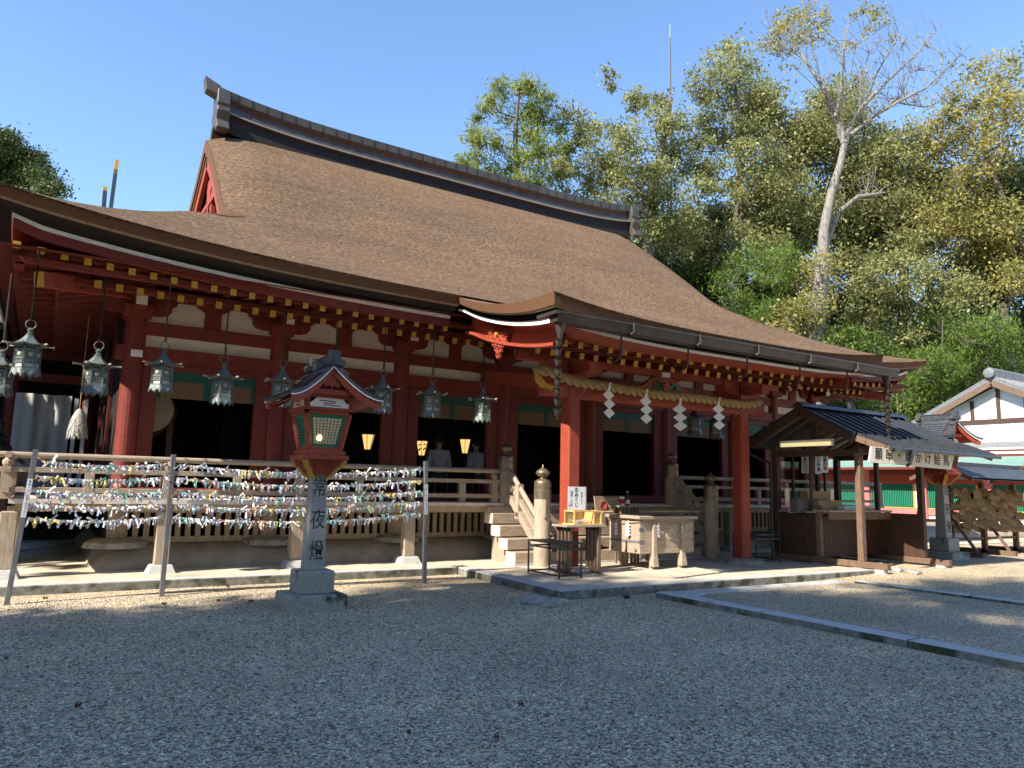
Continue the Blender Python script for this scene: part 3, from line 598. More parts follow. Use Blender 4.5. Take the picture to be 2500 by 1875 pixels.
for x in (7.97, 12.57):
    def curve(y): t = (12.95-y)/1.25; return t
    for nm, ztop, h in (('stair_hand_rail', 1.89, 0), ('stair_middle_rail', 1.66, .10), ('stair_bottom_rail', 1.39, .17)):
        pts = []
        for k in range(15):
            t = k/14; y = 12.88-t*1.10; z = ztop-(.98*(t-.10) if t > .22 else .98*(t*t/.44+.0)*1.0)
            pts.append((x, y, z))
        r = MB()
        if h == 0: r.tube(pts, .05, 10)
        else:
            rows = [[(x+a, p[1], p[2]+b) for p in pts] for a, b in ((-.045, -h/2), (.045, -h/2), (.045, h/2), (-.045, h/2), (-.045, -h/2))]
            for a in range(4): r.grid([rows[a], rows[a+1]])
            r.add([rows[k][0] for k in range(4)], [(0, 1, 2, 3)]); r.add([rows[k][-1] for k in range(4)], [(3, 2, 1, 0)])
        r.build(nm, M['wood'], hall, smooth=(h == 0))
    r = MB(); r.box(x-.06, x+.06, 12.35, 12.47, .95, 1.62); r.build('rail_strut', M['woodz'], hall)
    r = MB(); r.box(x-.07, x+.07, 12.74, 12.86, 1.20, 1.75); r.lathe([(.05, 0), (.07, .05), (.05, .13)], (x, 12.80, 1.75), 10); r.build('rail_post', M['woodz'], hall)
    for y, z in ((12.60, 1.50), (12.40, 1.04)):
        r = MB(); r.lathe([(.0, 0), (.05, .005), (.04, .03), (.0, .045)], (0, 0, 0), 12); q = MB(); q.merge(r, Matrix.Translation((x-.045, y, z)) @ Matrix.Rotation(-math.pi/2, 4, 'Y')); q.build('rail_boss', M['brass'], hall, smooth=True)
# ================================================================== PORCH (part of the hall)
KX0, KX1, KY = 6.12, mir(6.12), 8.70
kp = hermite([(8.7, 4.23), (9.3, 4.30), (10.1, 4.465), (11.08, 4.745), (11.93, 5.055), (12.5, 5.29), (13.2, 5.62)])
def kz(x, y):
    s = abs(x-XC)/(XC-KX0); e = .215*s**3*max(0, 1-(y-8.7)/2.6)**1.5
    z = kp(y)+e
    return z-.05*ss(11.7, 12.1, y)
P_ = MB(); ky = np.concatenate([np.linspace(8.7, 11.9, 22), [12.2, 12.6, 13.0]])
P_.grid([[(x, y, kz(x, y)) for x in np.linspace(KX0, KX1, 50)] for y in ky]); P_.build('porch_roof', M['thatch'], hall, smooth=True)
pe = MB()
fp = [(x, 8.7, kz(x, 8.7)) for x in np.linspace(KX0, KX1, 50)]
def kin(p):
    k = 0
    if p[0] < KX0+.7: k = (KX0+.7-p[0])/.7
    if p[0] > KX1-.7: k = -(p[0]-KX1+.7)/.7
    return (k, 1)
KP = [(0, 0), (.03, -.19), (.035, -.195), (.055, -.212), (.06, -.22), (.30, -.23), (.30, -.335), (.12, -.34), (.12, -.365), (.12, -.42), (.15, -.42), (.44, -.45), (1.4, -.3)]
KM = [0, 0, 1, 1, 2, 2, 2, 5, 3, 4, 4, 4]
sweep(pe, fp, [kin(p) for p in fp], KP, KM, [.86+.14*(abs(p[0]-XC)/(XC-KX0))**2 for p in fp])
for X, sg in ((KX0, 1), (KX1, -1)):
    sp = [(X, y, kz(X, y)) for y in np.linspace(11.95, 8.7, 30)]; inn = []
    for p in sp: k = (9.4-p[1])/.7 if p[1] < 9.4 else 0; inn.append((sg, k))
    sweep(pe, sp, inn, KP, KM, [1-.40*min(1, (p[1]-8.7)/3.2) for p in sp])
pe.build('porch_eave_edge', [M['bark_cut'], M['bark_pale'], M['recess_shade'], M['white'], M['red'], M['copper']], hall)
for X, sg in ((6.56, 1), (mir(6.56), -1)):      # curved side bargeboards of the porch, pendant below
    b = MB(); rows = [[], [], [], []]
    for y in np.linspace(12.0, 9.15, 20):
        zt = kz(X if X < XC else mir(X), y)-.34; rows[0].append((X, y, zt)); rows[1].append((X, y, zt-.27)); rows[2].append((X+sg*.09, y, zt-.27)); rows[3].append((X+sg*.09, y, zt))
    for k in range(4): b.grid([rows[k], rows[(k+1) % 4]], 0)
    lo_ = [[(p[0]-sg*.13, p[1], p[2]+.004) for p in rows[1]], [(p[0]-sg*.13, p[1], p[2]-.05) for p in rows[1]], [(p[0]+sg*.05, p[1], p[2]-.05) for p in rows[1]], [(p[0]+sg*.05, p[1], p[2]+.004) for p in rows[1]]]
    for k in range(4): b.grid([lo_[k], lo_[(k+1) % 4]], 0)
    b.build('porch_bargeboard', M['red'], hall)
    g = MB(); px0 = X-sg*.10
    out = [(-.30, .12), (-.33, .05), (-.26, .02), (-.27, -.06), (-.19, -.07), (-.20, -.15), (-.11, -.15), (-.12, -.24), (-.05, -.25), (-.06, -.33), (0, -.37), (.06, -.33), (.05, -.25), (.12, -.24), (.11, -.15), (.20, -.15), (.19, -.07), (.27, -.06), (.26, .02), (.33, .05), (.30, .12)]
    P0 = lambda dy, dz: (10.86+dy, kz(X if X < XC else mir(X), 10.86)-.66+dz+.10-dy*-.0)
    g.prism([(px0, *P0(a_, b_+a_*.22)) for a_, b_ in out], (sg*.045, 0, 0), 0)
    for cy, cz, rr in ((-.20, .06, .06), (.20, .08, .06), (-.12, -.06, .06), (.12, -.04, .06), (-.05, -.17, .05), (.06, -.16, .05), (0, -.28, .035)):
        y_, z_ = P0(cy, cz+cy*.22); g.tube([(px0-sg*.012, y_+rr*(1-k_/11)*math.cos(k_*.75), z_+rr*(1-k_/11)*math.sin(k_*.75)) for k_ in range(11)], .013, 5)
    y_, z_ = P0(0, .06); g.merge(MB().lathe([(0, 0), (.045, 0), (.03, .05), (0, .06)], (0, 0, 0), 8), Matrix.Translation((px0, y_, z_)) @ Matrix.Rotation(-sg*math.pi/2, 4, 'Y'), 1)
    g.build('carved_pendant', [M['pinkred'] if 'pinkred' in M else M['red'], M['yellow']], hall)
for i in range(23):
    x = 6.86+.31*i
    rafter((x, 9.42, 3.86), (x, 10.3, 3.98)); NR += 1
krest = MB()
for i in range(23): x = 6.86+.31*i; krest.beam((x, 10.2, 3.86), (x, 13.2, 4.62), .10, .11, 0, mend=1)
tag(krest.build('inner_porch_rafters', [M['reddark'], M['yellow']], hall), kind='stuff')
b = MB(); b.box(6.7, mir(6.7), 9.5, 9.62, 3.90, 3.96); b.build('eave_fillet', M['red'], hall)
b = MB(); b.add([(6.4, 9.1, 4.02), (mir(6.4), 9.1, 4.02), (mir(6.4), 13.2, 4.72), (6.4, 13.2, 4.72)], [(0, 1, 2, 3)]); b.build('porch_soffit', M['reddark'], hall)
KPX = [8.02, 12.53]
for x in KPX:
    p = MB(); c = .03; h = .135
    p.prism([(x-h, 10.83-h+c, .2), (x-h+c, 10.83-h, .2), (x+h-c, 10.83-h, .2), (x+h, 10.83-h+c, .2), (x+h, 10.83+h-c, .2), (x+h-c, 10.83+h, .2), (x-h+c, 10.83+h, .2), (x-h, 10.83+h-c, .2)], (0, 0, 3.25)); p.build('porch_pillar', M['red'], hall)
    s = MB(); s.lathe([(.44, .1), (.42, .17), (.34, .205), (.1, .21)], (x, 10.83, 0), 16); s.build('pillar_base', M['rock'], hall, smooth=True)
    s = MB(); s.box(x-.2, x+.2, 10.63, 11.03, 3.45, 3.60, top=(-.03, -.03))
    for sg in (-1, 1): s.prism([(x+sg*.16, 10.70, 3.60), (x+sg*.45, 10.70, 3.62), (x+sg*.60, 10.70, 3.70), (x+sg*.62, 10.70, 3.80), (x+sg*.16, 10.70, 3.80)], (0, .24, 0))
    for xx in (-.5, 0, .5): s.box(x+xx-.11, x+xx+.11, 10.69, 10.97, 3.75, 3.86, top=(-.02, -.02))
    s.box(x-.8, x+.8, 10.72, 10.94, 3.86, 3.93); s.box(x-.1, x+.1, 10.15, 11.5, 3.60, 3.78)
    s.build('bracket_arm', M['red'], hall)
    t = MB(); t.beam((x, 10.9, 3.45), (x, 14.0, 3.95), .2, .26); t.build('tie_beam', M['red'], hall)
b = MB(); b.box(7.35, 13.2, 10.72, 10.94, 3.20, 3.46); b.build('porch_beam', M['red'], hall, bevel=.02)
b = MB(); b.box(6.85, 13.7, 10.74, 10.92, 3.80, 3.98); b.build('porch_purlin', M['red'], hall)
f = MB()                                         # frog-leg strut with flower carving
pts = [(-.85, 3.46), (-.80, 3.53), (-.55, 3.58), (-.38, 3.72), (-.20, 3.79), (.20, 3.79), (.38, 3.72), (.55, 3.58), (.80, 3.53), (.85, 3.46), (.5, 3.46), (.36, 3.56), (.22, 3.68), (-.22, 3.68), (-.36, 3.56), (-.5, 3.46)]
L_ = [(10.27+a, 10.76, b_) for a, b_ in pts]
f.prism([L_[i] for i in (0, 1, 2, 3, 12+1-0, 14, 15)], (0, .1, 0)); f.prism([L_[i] for i in (3, 4, 5, 6, 12, 13)], (0, .1, 0)); f.prism([L_[i] for i in (6, 7, 8, 9, 10, 11, 12)], (0, .1, 0))
fo = f.build('frog_leg_strut', M['red'], hall)
lf = MB(); fl = MB(); rng = random.Random(5)
for k in range(26):
    a = rng.uniform(0, math.pi); rr = rng.uniform(.10, .36); c = Vector((10.27+math.cos(a)*rr*1.1, 10.72-rng.uniform(0, .05), 3.47+math.sin(a)*rr*.6)); d1 = Vector((math.cos(a), 0, math.sin(a)*.8)); d2 = Vector((-d1.z, -.3, d1.x))
    lf.add([c-d1*.07, c+d2*.045, c+d1*.09, c-d2*.045], [(0, 1, 2, 3)]); lf.add([c-d1*.07+Vector((0, .02, 0)), c-d2*.045, c+d1*.09, c+d2*.045], [(0, 1, 2, 3)])
lf.build('carved_leaves', M['carvedleaf'] if 'carvedleaf' in M else M['green'], fo)
for k in range(9):
    a = k/9*6.28; c = Vector((10.25+.05*math.cos(a), 10.68, 3.585+.05*math.sin(a))); fl.lathe([(.005, -.03), (.045, 0), (.03, .03)], c, 7)
fl.build('carved_flower', M['flower'] if 'flower' in M else M['pink'], fo)
q = MB(); q.box(10.17, 10.37, 10.70, 10.75, 3.79, 3.88); q.build('bracket_block', M['white'], hall)
# yellow-lined beam nose at the left porch pillar
q = MB()
pts = [(at(u, v, 'y', 10.66)) for u, v in ((1313, 905), (1325, 906), (1322, 922), (1338, 938), (1356, 943), (1370, 946), (1369, 951), (1350, 951), (1330, 945), (1315, 928))]
q.prism(pts, (0, .12, 0)); q.build('beam_nose', M['yellow'], hall)
# ---- gutter
gt = MB(); n = 7; gx = np.linspace(6.08, 14.66, n)
gz_ = lambda x: 4.085+.012*(x-6)/8
for i in range(n-1):
    a, b_ = gx[i], gx[i+1]-.012; st = .018*(i % 2)*0
    za = gz_(a)
    gt.add([(a, 8.56, za-.125), (b_, 8.56, za-.135), (b_, 8.74, za-.135), (a, 8.74, za-.125), (a, 8.52, za+.02), (b_, 8.52, za+.01), (b_, 8.78, za+.01), (a, 8.78, za+.02)], [(3, 2, 1, 0), (4, 5, 6, 7), (0, 1, 5, 4), (1, 2, 6, 5), (2, 3, 7, 6), (3, 0, 4, 7)])
    gt.box(a, b_, 8.508, 8.535, za-.005, za+.03)
gt.box(6.02, 6.09, 8.50, 9.0, 4.06, 4.11)
go = gt.build('gutter', M['gutter'], hall)
for x in gx[1:-1]:
    k = MB(); k.tube([(x-.02, 8.5, gz_(x)+.03), (x-.02, 8.5, gz_(x)-.12), (x-.06, 8.6, gz_(x)-.165), (x-.14, 8.66, gz_(x)-.165), (x-.14, 8.66, gz_(x)-.40), (x-.12, 8.72, gz_(x)-.50), (x-.07, 8.9, gz_(x)-.53), (x-.03, 9.08, gz_(x)-.46), (x-.02, 9.3, gz_(x)-.28)], .018, 7); k.build('gutter_bracket', M['gutter'], hall, smooth=True)
for x in (6.20, 14.38):
    k = MB(); k.lathe([(.03, -.42), (.045, -.30), (.085, -.16), (.09, -.12)], (x, 8.65, gz_(x)), 10); k.build('gutter_outlet', M['gutter'], hall, smooth=True)
# ---- ragged bristles along the bark edge and litter caught on the roof
fr_ = MB(); rng = random.Random(15)
def bristle(p, out):
    d = Vector((rng.uniform(-.3, .3), out[1]+rng.uniform(-.3, .3), rng.uniform(-.9, .2))); d = Vector((d.x+out[0], d.y, d.z)).normalized()*rng.uniform(.012, .045); s = Vector((-d.y, d.x, 0)).normalized()*.006 if abs(d.x)+abs(d.y) > 1e-4 else Vector((.006, 0, 0)); fr_.add([p-s, p+s, p+d], [(0, 1, 2)])
for k in range(5200): x = rng.uniform(-1.1, 6.2) if k % 2 else rng.uniform(-1.1, 3); bristle(Vector((x, 11.71, roofz(x, 11.7)-rng.uniform(0, .03))), (0, -1))
for k in range(4600): x = rng.uniform(KX0, KX1); bristle(Vector((x, 8.71, kz(x, 8.7)-rng.uniform(0, .03))), (0, -1))
for k in range(1400): x = rng.uniform(14.4, 21.6); bristle(Vector((x, 11.71, roofz(x, 11.7)-rng.uniform(0, .03))), (0, -1))
tag(fr_.build('eave_bristles', M['thatch'], hall), kind='stuff')
lt = MB()
for k in range(900):
    if k % 5 == 0: x, y = rng.uniform(6.6, 14), rng.uniform(8.8, 11.8); z = kz(x, y)
    else:
        y = 11.75+7*rng.random()**2.2; x = rng.uniform(max(-1, xl(y)+.3), 16); z = roofz(x, y)
        if y < 11.95 and KX0 < x < KX1: continue
    a = rng.uniform(0, 3.14); d = Vector((math.cos(a), math.sin(a)*.8, math.sin(a)*.5))*rng.uniform(.01, .05); s = Vector((-d.y, d.x, 0)).normalized()*rng.uniform(.004, .011); c = Vector((x, y, z+.022)); lt.add([c-d, c+s, c+d, c-s], [(0, 1, 2, 3)])
tag(lt.build('roof_litter', mat('dry_leaf_litter', (.42, .31, .17), (.62, .50, .32), 3, .8), hall), kind='stuff')
# ================================================================== HANGING BRONZE LANTERNS
M['carvedleaf'] = mat('carved_leaf_paint', (.05, .20, .13)); M['flower'] = mat('carved_flower_paint', (.6, .22, .15))
def make_lantern():
    L0 = thing('hanging_lantern', '', 'lantern')
    hexv = lambda r, z, ro=R(12): [(r*math.cos(R(60*k)+ro), r*math.sin(R(60*k)+ro), z) for k in range(6)]
    b = MB(); b.lathe([(.155, 0), (.155, .30)], (0, 0, .12), 6, rot=R(12)); b.build('lantern_paper', M['paperpanel'], L0, world=False)
    f = MB()
    for z0, z1, r in ((.115, .14, .19), (.20, .215, .172), (.265, .285, .172), (.385, .40, .175), (.445, .46, .18)): f.lathe([(r, z0), (r, z1)], (0, 0, 0), 6, rot=R(12))
    for p in hexv(.168, 0): f.box(p[0]-.013, p[0]+.013, p[1]-.013, p[1]+.013, .12, .46)
    f.build('lantern_frame', M['bronze'], L0, world=False)
    pan = MB(); boss = MB()
    for k in range(6):
        a0 = Vector(hexv(.163, 0)[k]); a1 = Vector(hexv(.163, 0)[(k+1) % 6]); e = (a1-a0); nrm = Vector((e.y, -e.x, 0)).normalized()
        wd = e.length; e = e.normalized()
        def bar(s0, z0, s1, z1, wdt=.007): pan.beam(a0+e*s0+Vector((0, 0, z0)), a0+e*s1+Vector((0, 0, z1)), wdt, .006, 0, up=nrm)
        for i in range(-4, 6):
            s = i*.032
            for sg in (1, -1):
                za, zb = .287, .385; s0 = s; s1 = s+(.098 if sg > 0 else -.098)
                if sg < 0: s0 = s+.098; s1 = s
                lo, hi = 0, wd; d0 = (s1-s0)
                t0 = max(0, min(1, ((lo if d0 > 0 else hi)-s0)/d0)); t1 = max(0, min(1, ((hi if d0 > 0 else lo)-s0)/d0))
                if t1-t0 > .08: bar(s0+d0*t0, za+(zb-za)*t0, s0+d0*t1, za+(zb-za)*t1)
        for i in range(7): bar(wd*(i+.5)/7, .40, wd*(i+.5)/7, .445, .006)
        for i in range(4): bar(wd*(i+.2)/4, .217, wd*(i+.9)/4, .262, .008); bar(wd*(i+.9)/4, .217, wd*(i+.2)/4, .262, .008)
        c = (a0+a1)/2+Vector((0, 0, .335))-nrm*.0
        boss.merge(MB().lathe([(.0, 0), (.033, 0), (.030, .012), (.0, .016)], (0, 0, 0), 12), frame(c+nrm*-.002, e, (0, 0, 1)) if (e.cross(Vector((0, 0, 1)))).dot(nrm) > 0 else frame(c, -e, (0, 0, 1)))
        # scalloped skirt
        a0 = Vector(hexv(.19, 0)[k]); a1 = Vector(hexv(.19, 0)[(k+1) % 6]); o0 = a0*1.12; o1 = a1*1.12; top = []; bot = []
        for i in range(9):
            t = i/8; s = abs(math.sin(t*math.pi*2)); zz = -.015+.06*s*(.6 if i in (3, 4, 5) else 1)-.02*(abs(t-.5)*2)
            top.append(a0.lerp(a1, t)+Vector((0, 0, .12))); bot.append(o0.lerp(o1, t)+Vector((0, 0, zz+.02)))
        f2 = MB(); f2.grid([top, bot]); pan.merge(f2)
    pan.merge(boss, None, 1); pan.build('openwork_panel', [M['bronze'], M['bronzelight']], L0, world=False)
    r = MB(); rows = []
    for k in range(7):
        t = k/6; rad = .035+.265*t; z = .66-.20*(1-(1-t)**1.9)+.02*t**6; row = []
        for j in range(25):
            a = j/24*2*math.pi+R(12); kk = (j % 4)/4; cor = math.cos(R(30))/math.cos(((a-R(12)) % R(60))-R(30)); up = ((cor-.866)/.134) ** 2 if t > 0 else 0
            row.append((rad*cor*math.cos(a)/1.0, rad*cor*math.sin(a), z+.03*up*t**3))
        rows.append(row)
    r.grid(rows, 0, True); r.grid([[(p[0], p[1], p[2]) for p in rows[-1]], [(p[0]*.55, p[1]*.55, p[2]-.02) for p in rows[-1]]], 0, True)
    ro = r.build('lantern_roof', M['bronze'], L0, world=False, smooth=True)
    for k in range(6):
        a = R(60*k)+R(12); d = Vector((math.cos(a), math.sin(a), 0)); t = MB(); t.tube([d*.27+Vector((0, 0, .485)), d*.315+Vector((0, 0, .492)), d*.34+Vector((0, 0, .49))], [.012, .013, .016], 6); t.build('roof_knob', M['bronzelight'], ro, world=False)
    r = MB(); r.lathe([(.05, .645), (.055, .66), (.03, .675), (.035, .70), (.045, .72), (.02, .745), (.0, .76)], (0, 0, 0), 12); r.build('roof_finial', M['bronze'], L0, world=False, smooth=True)
    r = MB(); r.tube([(.068*math.sin(a), 0, .805+.068*-math.cos(a)) for a in np.linspace(0, 6.283, 19)], .008, 6, cap=False); r.build('hanging_ring', M['bronze'], L0, world=False, smooth=True)
    return L0
lan = make_lantern()
LANT = [(-.66, 12.95, 2.69, 'leftmost bronze hanging lantern, half sunlit, cut by the left edge of the photo'),
        (-.33, 12.15, 2.92, 'sunlit bronze hanging lantern with crescent crest at the hall corner, hung highest'),
        (.525, 12.3, 2.745, 'bronze hanging lantern sunlit on its left panel, left of the corner pillar'),
        (1.40, 12.3, 2.86, 'shaded bluish hanging lantern in front of the big drum'),
        (2.28, 12.3, 2.74, 'shaded bronze hanging lantern alone in the dark doorway right of the drum'),
        (3.20, 12.3, 2.775, 'shaded hanging lantern partly behind the left eave of the red lamp roof'),
        (4.08, 12.3, 2.79, 'hanging lantern almost hidden behind the peaked roof of the red lamp'),
        (4.97, 12.3, 2.80, 'shaded hanging lantern touching the right eave of the red lamp roof'),
        (5.94, 12.3, 2.79, 'shaded hanging lantern between the lit floor lamps, second left of the porch'),
        (7.02, 12.3, 2.765, 'hanging lantern with a bright sunlit corner, nearest left of the porch'),
        (12.9, 12.5, 2.84, 'dim hanging lantern just left of the right porch pillar'),
        (13.62, 12.5, 2.80, 'dim hanging lantern half hidden behind the right porch pillar'),
        (14.5, 12.5, 2.90, 'dim hanging lantern just right of the right porch pillar'),
        ]
for i, (x, y, z, lab) in enumerate(LANT):
    if i in (3, 4, 5, 6, 7, 8): k_ = 12.46/12.3; x, y, z = x*k_, 12.46, 1.6+(z-1.6)*k_
    o = lan if i == 0 else copy_tree(lan); o.location = (x, y, z-.0); o.scale = (.92,)*3; o['label'] = lab; o['group'] = 'bronze lanterns hanging under the eaves'
    o.rotation_euler.z = R((i*47) % 30-15)
    zt = 4.52; rd = MB(); rd.tube([(0, 0, .87), (0, 0, (zt-z)/.92)], .014, 7); rd.tube([(.0, 0, .86), (.03, 0, .93), (.02, 0, 1.02), (0, 0, 1.05)], .005, 5); rd.build('hanging_rod', M['gutter'], o, world=False)
# ================================================================== STONE LAMPS
def stone_lamp(loc, label, rot=0, scale=1.0, letters=True):
    L0 = thing('stone_lamp', label, 'lamp', loc, 'stone lamps with red lamp houses')
    b = MB(); rng = random.Random(2); b.box(-.36, .36, -.36, .36, -.05, .19); b.box(-.225, .225, -.215, .215, .19, .475); b.build('stepped_base', M['mossstone'] , L0, world=False, bevel=.018)
    s = MB(); zt = 1.86
    s.add([(-.125, -.12, .475), (.125, -.12, .475), (.125, .12, .475), (-.125, .12, .475), (-.09, -.085, zt), (.09, -.085, zt), (.09, .085, zt), (-.09, .085, zt)], [(3, 2, 1, 0), (4, 5, 6, 7), (0, 1, 5, 4), (1, 2, 6, 5), (2, 3, 7, 6), (3, 0, 4, 7)])
    sh = s.build('stone_shaft', M['stone'], L0, world=False, bevel=.008)
    if letters:
        up = Vector((0, .035, zt-.475)).normalized(); M0 = frame((0, -.12-.0005, .475), (1, 0, 0), up)
        t = MB()
        for ch, zz in (('常', 1.03), ('夜', .62), ('燈', .23)): put_text(t, ch, .0, zz, .27, M0, depth=.022, bold=.002, sx=.72)
        # letters are cut into the face of the shaft
        to = t.build('carved_letters', M['stonecut_shade'], L0, world=False)
        try:
            md = sh.modifiers.new('carve', 'BOOLEAN'); md.object = to; md.operation = 'DIFFERENCE'; md.solver = 'EXACT'; md.use_self = True
            md.material_mode = 'TRANSFER'
            dg = bpy.context.evaluated_depsgraph_get(); me = bpy.data.meshes.new_from_object(sh.evaluated_get(dg)); n0 = len(me.polygons)
            okb = n0 > 100; sh.modifiers.clear()
            if okb: sh.data = me; bpy.data.objects.remove(to)
            else: to.location.y = .029
        except Exception as e:
            print('carve', e); to.location.y = .029
    H = 1.735                                       # underside of the lamp house
    br = MB(); ye = MB()
    for sx, sy in ((1, 1), (1, -1), (-1, 1), (-1, -1)):
        d = Vector((sx, sy, 0)).normalized(); n = Vector((-d.y, d.x, 0))
        pr = [(.11, H-.10), (.20, H-.06), (.26, H+.02), (.31, H+.04), (.375, H+.13), (.12, H+.13)]
        br.prism([d*a+Vector((0, 0, z))-n*.03 for a, z in pr], n*.06, 0); ye.prism([d*(a+.012)+Vector((0, 0, z-.012))-n*.032 for a, z in pr[:5]]+[d*(a-.006)+Vector((0, 0, z+.008))-n*.032 for a, z in pr[:5]][::-1], n*.064, 0)
    br.box(-.13, .13, -.13, .13, H-.06, H+.13)
    bo = br.build('corner_bracket', M['red'], L0, world=False); ye.build('yellow_edge', M['yellow'], bo, world=False)
    b = MB(); b.box(-.30, .30, -.30, .30, H+.13, H+.19); b.box(-.265, .265, -.265, .265, H+.19, H+.25); b.build('sill', M['red'], L0, world=False, bevel=.008)
    z0, z1 = H+.25, H+.73; r0, r1 = .23, .31
    fr = MB()
    for sx, sy in ((1, 1), (1, -1), (-1, 1), (-1, -1)): fr.beam((sx*(r0-.03), sy*(r0-.03), z0), (sx*(r1-.03), sy*(r1-.03), z1), .06, .06)
    for z, r in ((z0+.02, r0), (z1, r1)):
        for k in range(4): fr.merge(MB().box(-r, r, -r, -r+.05, z-.025, z+.025), Matrix.Rotation(k*math.pi/2, 4, 'Z'))
    fr.box(-r1-.03, r1+.03, -r1-.03, r1+.03, z1+.025, z1+.065)
    fr.build('lamp_frame', M['red'], L0, world=False, bevel=.004)
    for k in range(4):
        Rz = Matrix.Rotation(k*math.pi/2+rot, 4, 'Z'); isw = k % 2 == 0
        def fp(sx, t, off=0): r = r0+(r1-r0)*t-.035-off; hw = (r0+(r1-r0)*t-.062); return Vector((sx*hw, -r, z0+.045+(z1-z0-.07)*t))
        g = MB(); fwid = .13
        outer = [fp(-1, 0), fp(1, 0), fp(1, 1), fp(-1, 1)]; inner = [fp(-.80, .10), fp(.80, .10), fp(.80, .90), fp(-.80, .90)]
        g.add(outer+inner, [(0, 1, 5, 4), (1, 2, 6, 5), (2, 3, 7, 6), (3, 0, 4, 7)])
        for a_, b_ in ((0, 1), (1, 2), (2, 3), (3, 0)): g.add([inner[a_], inner[b_], inner[b_]+Vector((0, .02, 0)), inner[a_]+Vector((0, .02, 0))], [(0, 1, 2, 3)])
        gm = MB(); gm.merge(g, Rz); go_ = gm.build('window_frame' if isw else 'louver_frame', M['green'], L0, world=False)
        if isw:
            p = MB(); p.add([fp(-.82, .09, .02), fp(.82, .09, .02), fp(.82, .91, .02), fp(-.82, .91, .02)], [(0, 1, 2, 3)]); pm = MB(); pm.merge(p, Rz); pm.build('paper_screen', M['lampdim'], go_, world=False)
            l = MB()
            for i in range(1, 8): l.beam(fp(-.8+.2*i, .1, .012), fp(-.8+.2*i, .9, .012), .009, .008, up=(0, 1, 0))
            for i in range(1, 9): t = .1+.8*i/9; l.beam(fp(-.8, t, .010), fp(.8, t, .010), .007, .008, up=(0, 1, 0))
            lm = MB(); lm.merge(l, Rz); lm.build('lattice', M['bronze'], go_, world=False)
            bl = MB(); bl.lathe([(.002, -.04), (.028, -.03), (.036, 0), (.025, .03), (.002, .04)], fp(-.42, .28, .005), 10); bm = MB(); bm.merge(bl, Rz); bm.build('bulb', M['bulb'], go_, world=False, smooth=True)
        else:
            l = MB(); l.add([fp(-.82, .09, .03), fp(.82, .09, .03), fp(.82, .91, .03), fp(-.82, .91, .03)], [(0, 1, 2, 3)], 1)
            for i in range(9): t = .1+.8*(i+.5)/9; l.beam(fp(-.8, t, .004), fp(.8, t, .004), .02, .012, up=(0, .6, 1))
            for i in range(24): s = -.78+1.56*i/23; l.beam(fp(s, .1, .018), fp(s, .9, .018), .007, .006, up=(0, 1, 0))
            lm = MB(); lm.merge(l, Rz); lm.build('louver', [M['green'], M['blackmetal']], go_, world=False)
    zb = z1+.065                                  # white frieze with the swirl mark
    for k in range(4):
        Rz = Matrix.Rotation(k*math.pi/2, 4, 'Z'); p = MB(); hw = .34
        p.prism([(-.25, -.31, zb+.0), (.25, -.31, zb), (.255, -.31, zb+.05), (.22, -.31, zb+.07), (.17, -.31, zb+.12), (-.17, -.31, zb+.12), (-.22, -.31, zb+.07), (-.255, -.31, zb+.05)], (0, .02, 0))
        pm = MB(); pm.merge(p, Rz); po = pm.build('white_frieze', M['white'], L0, world=False)
        q = MB(); pts = [(-.14, .082), (.06, .076), (.085, .066), (.06, .054), (-.06, .052), (-.085, .042), (-.06, .03), (.14, .022)]; q.tube([(a, -.312, zb+b_+.005) for a, b_ in pts], .006, 5); qm = MB(); qm.merge(q, Rz); qm.build('swirl_mark', M['ink'], po, world=False)
    c = MB()
    for sx, sy in ((1, 1), (1, -1), (-1, 1), (-1, -1)): c.box(sx*.28-.03, sx*.28+.03, sy*.28-.03, sy*.28+.03, zb-.0, zb+.16)
    c.box(-.305, .305, -.305, .305, zb+.12, zb+.17); c.build('frieze_post', M['red'], L0, world=False, bevel=.004)
    # curved gable roof, ridge runs front to back
    zr = zb+.115; hw = .60; hl = .66
    cur = lambda t: zr+.46*(1-t)**1.5+.02*t**5      # t 0 ridge .. 1 eave
    RO = MB(); W = MB()
    nT, nS = 11, 9
    for sg in (-1, 1):
        rows = [[(sg*hw*t, y*(.62+.38*t**1.2), cur(t)+.02*(abs(y)/hl)**3*t) for y in np.linspace(-hl, hl, nS)] for t in np.linspace(0, 1, nT)]
        RO.grid(rows, 0, sg > 0); low = [[(p[0]*.985, p[1]*.99, p[2]-.045) for p in r_] for r_ in rows]; RO.grid(low, 0, sg < 0)
        for j in (0, -1): RO.grid([[r_[j] for r_ in rows], [r_[j] for r_ in low]], 0, (sg > 0) == (j == -1)); 
        RO.grid([rows[-1], low[-1]], 0)
        for i in range(2, nT): RO.grid([[(p[0]*1.0+sg*.004, p[1]*1.002, p[2]+.012) for p in rows[i]], [(p[0]+sg*.010, p[1], p[2]-.010) for p in rows[i]]], 1)
        for j in (0, -1):                          # white lip and red bargeboard along the gable ends
            yy = .985 if j else .985
            a_ = [Vector(r_[j]) for r_ in low]; off = Vector((0, (-.0 if j == 0 else .0), 0))
            W.grid([[p for p in a_], [p+Vector((0, 0, -.018)) for p in a_]], 0)
            b2 = [Vector((p.x*.98, p.y*.93, p.z-.018)) for p in a_]; b3 = [p+Vector((0, 0, -.085)) for p in b2]; W.grid([b2, b3], 1); W.grid([b3, [Vector((p.x, p.y*.93, p.z)) for p in b3]], 1)
        und = [[(p[0]*.96, p[1]*.9, p[2]-.085) for p in r_] for r_ in rows]; W.grid(und, 1)
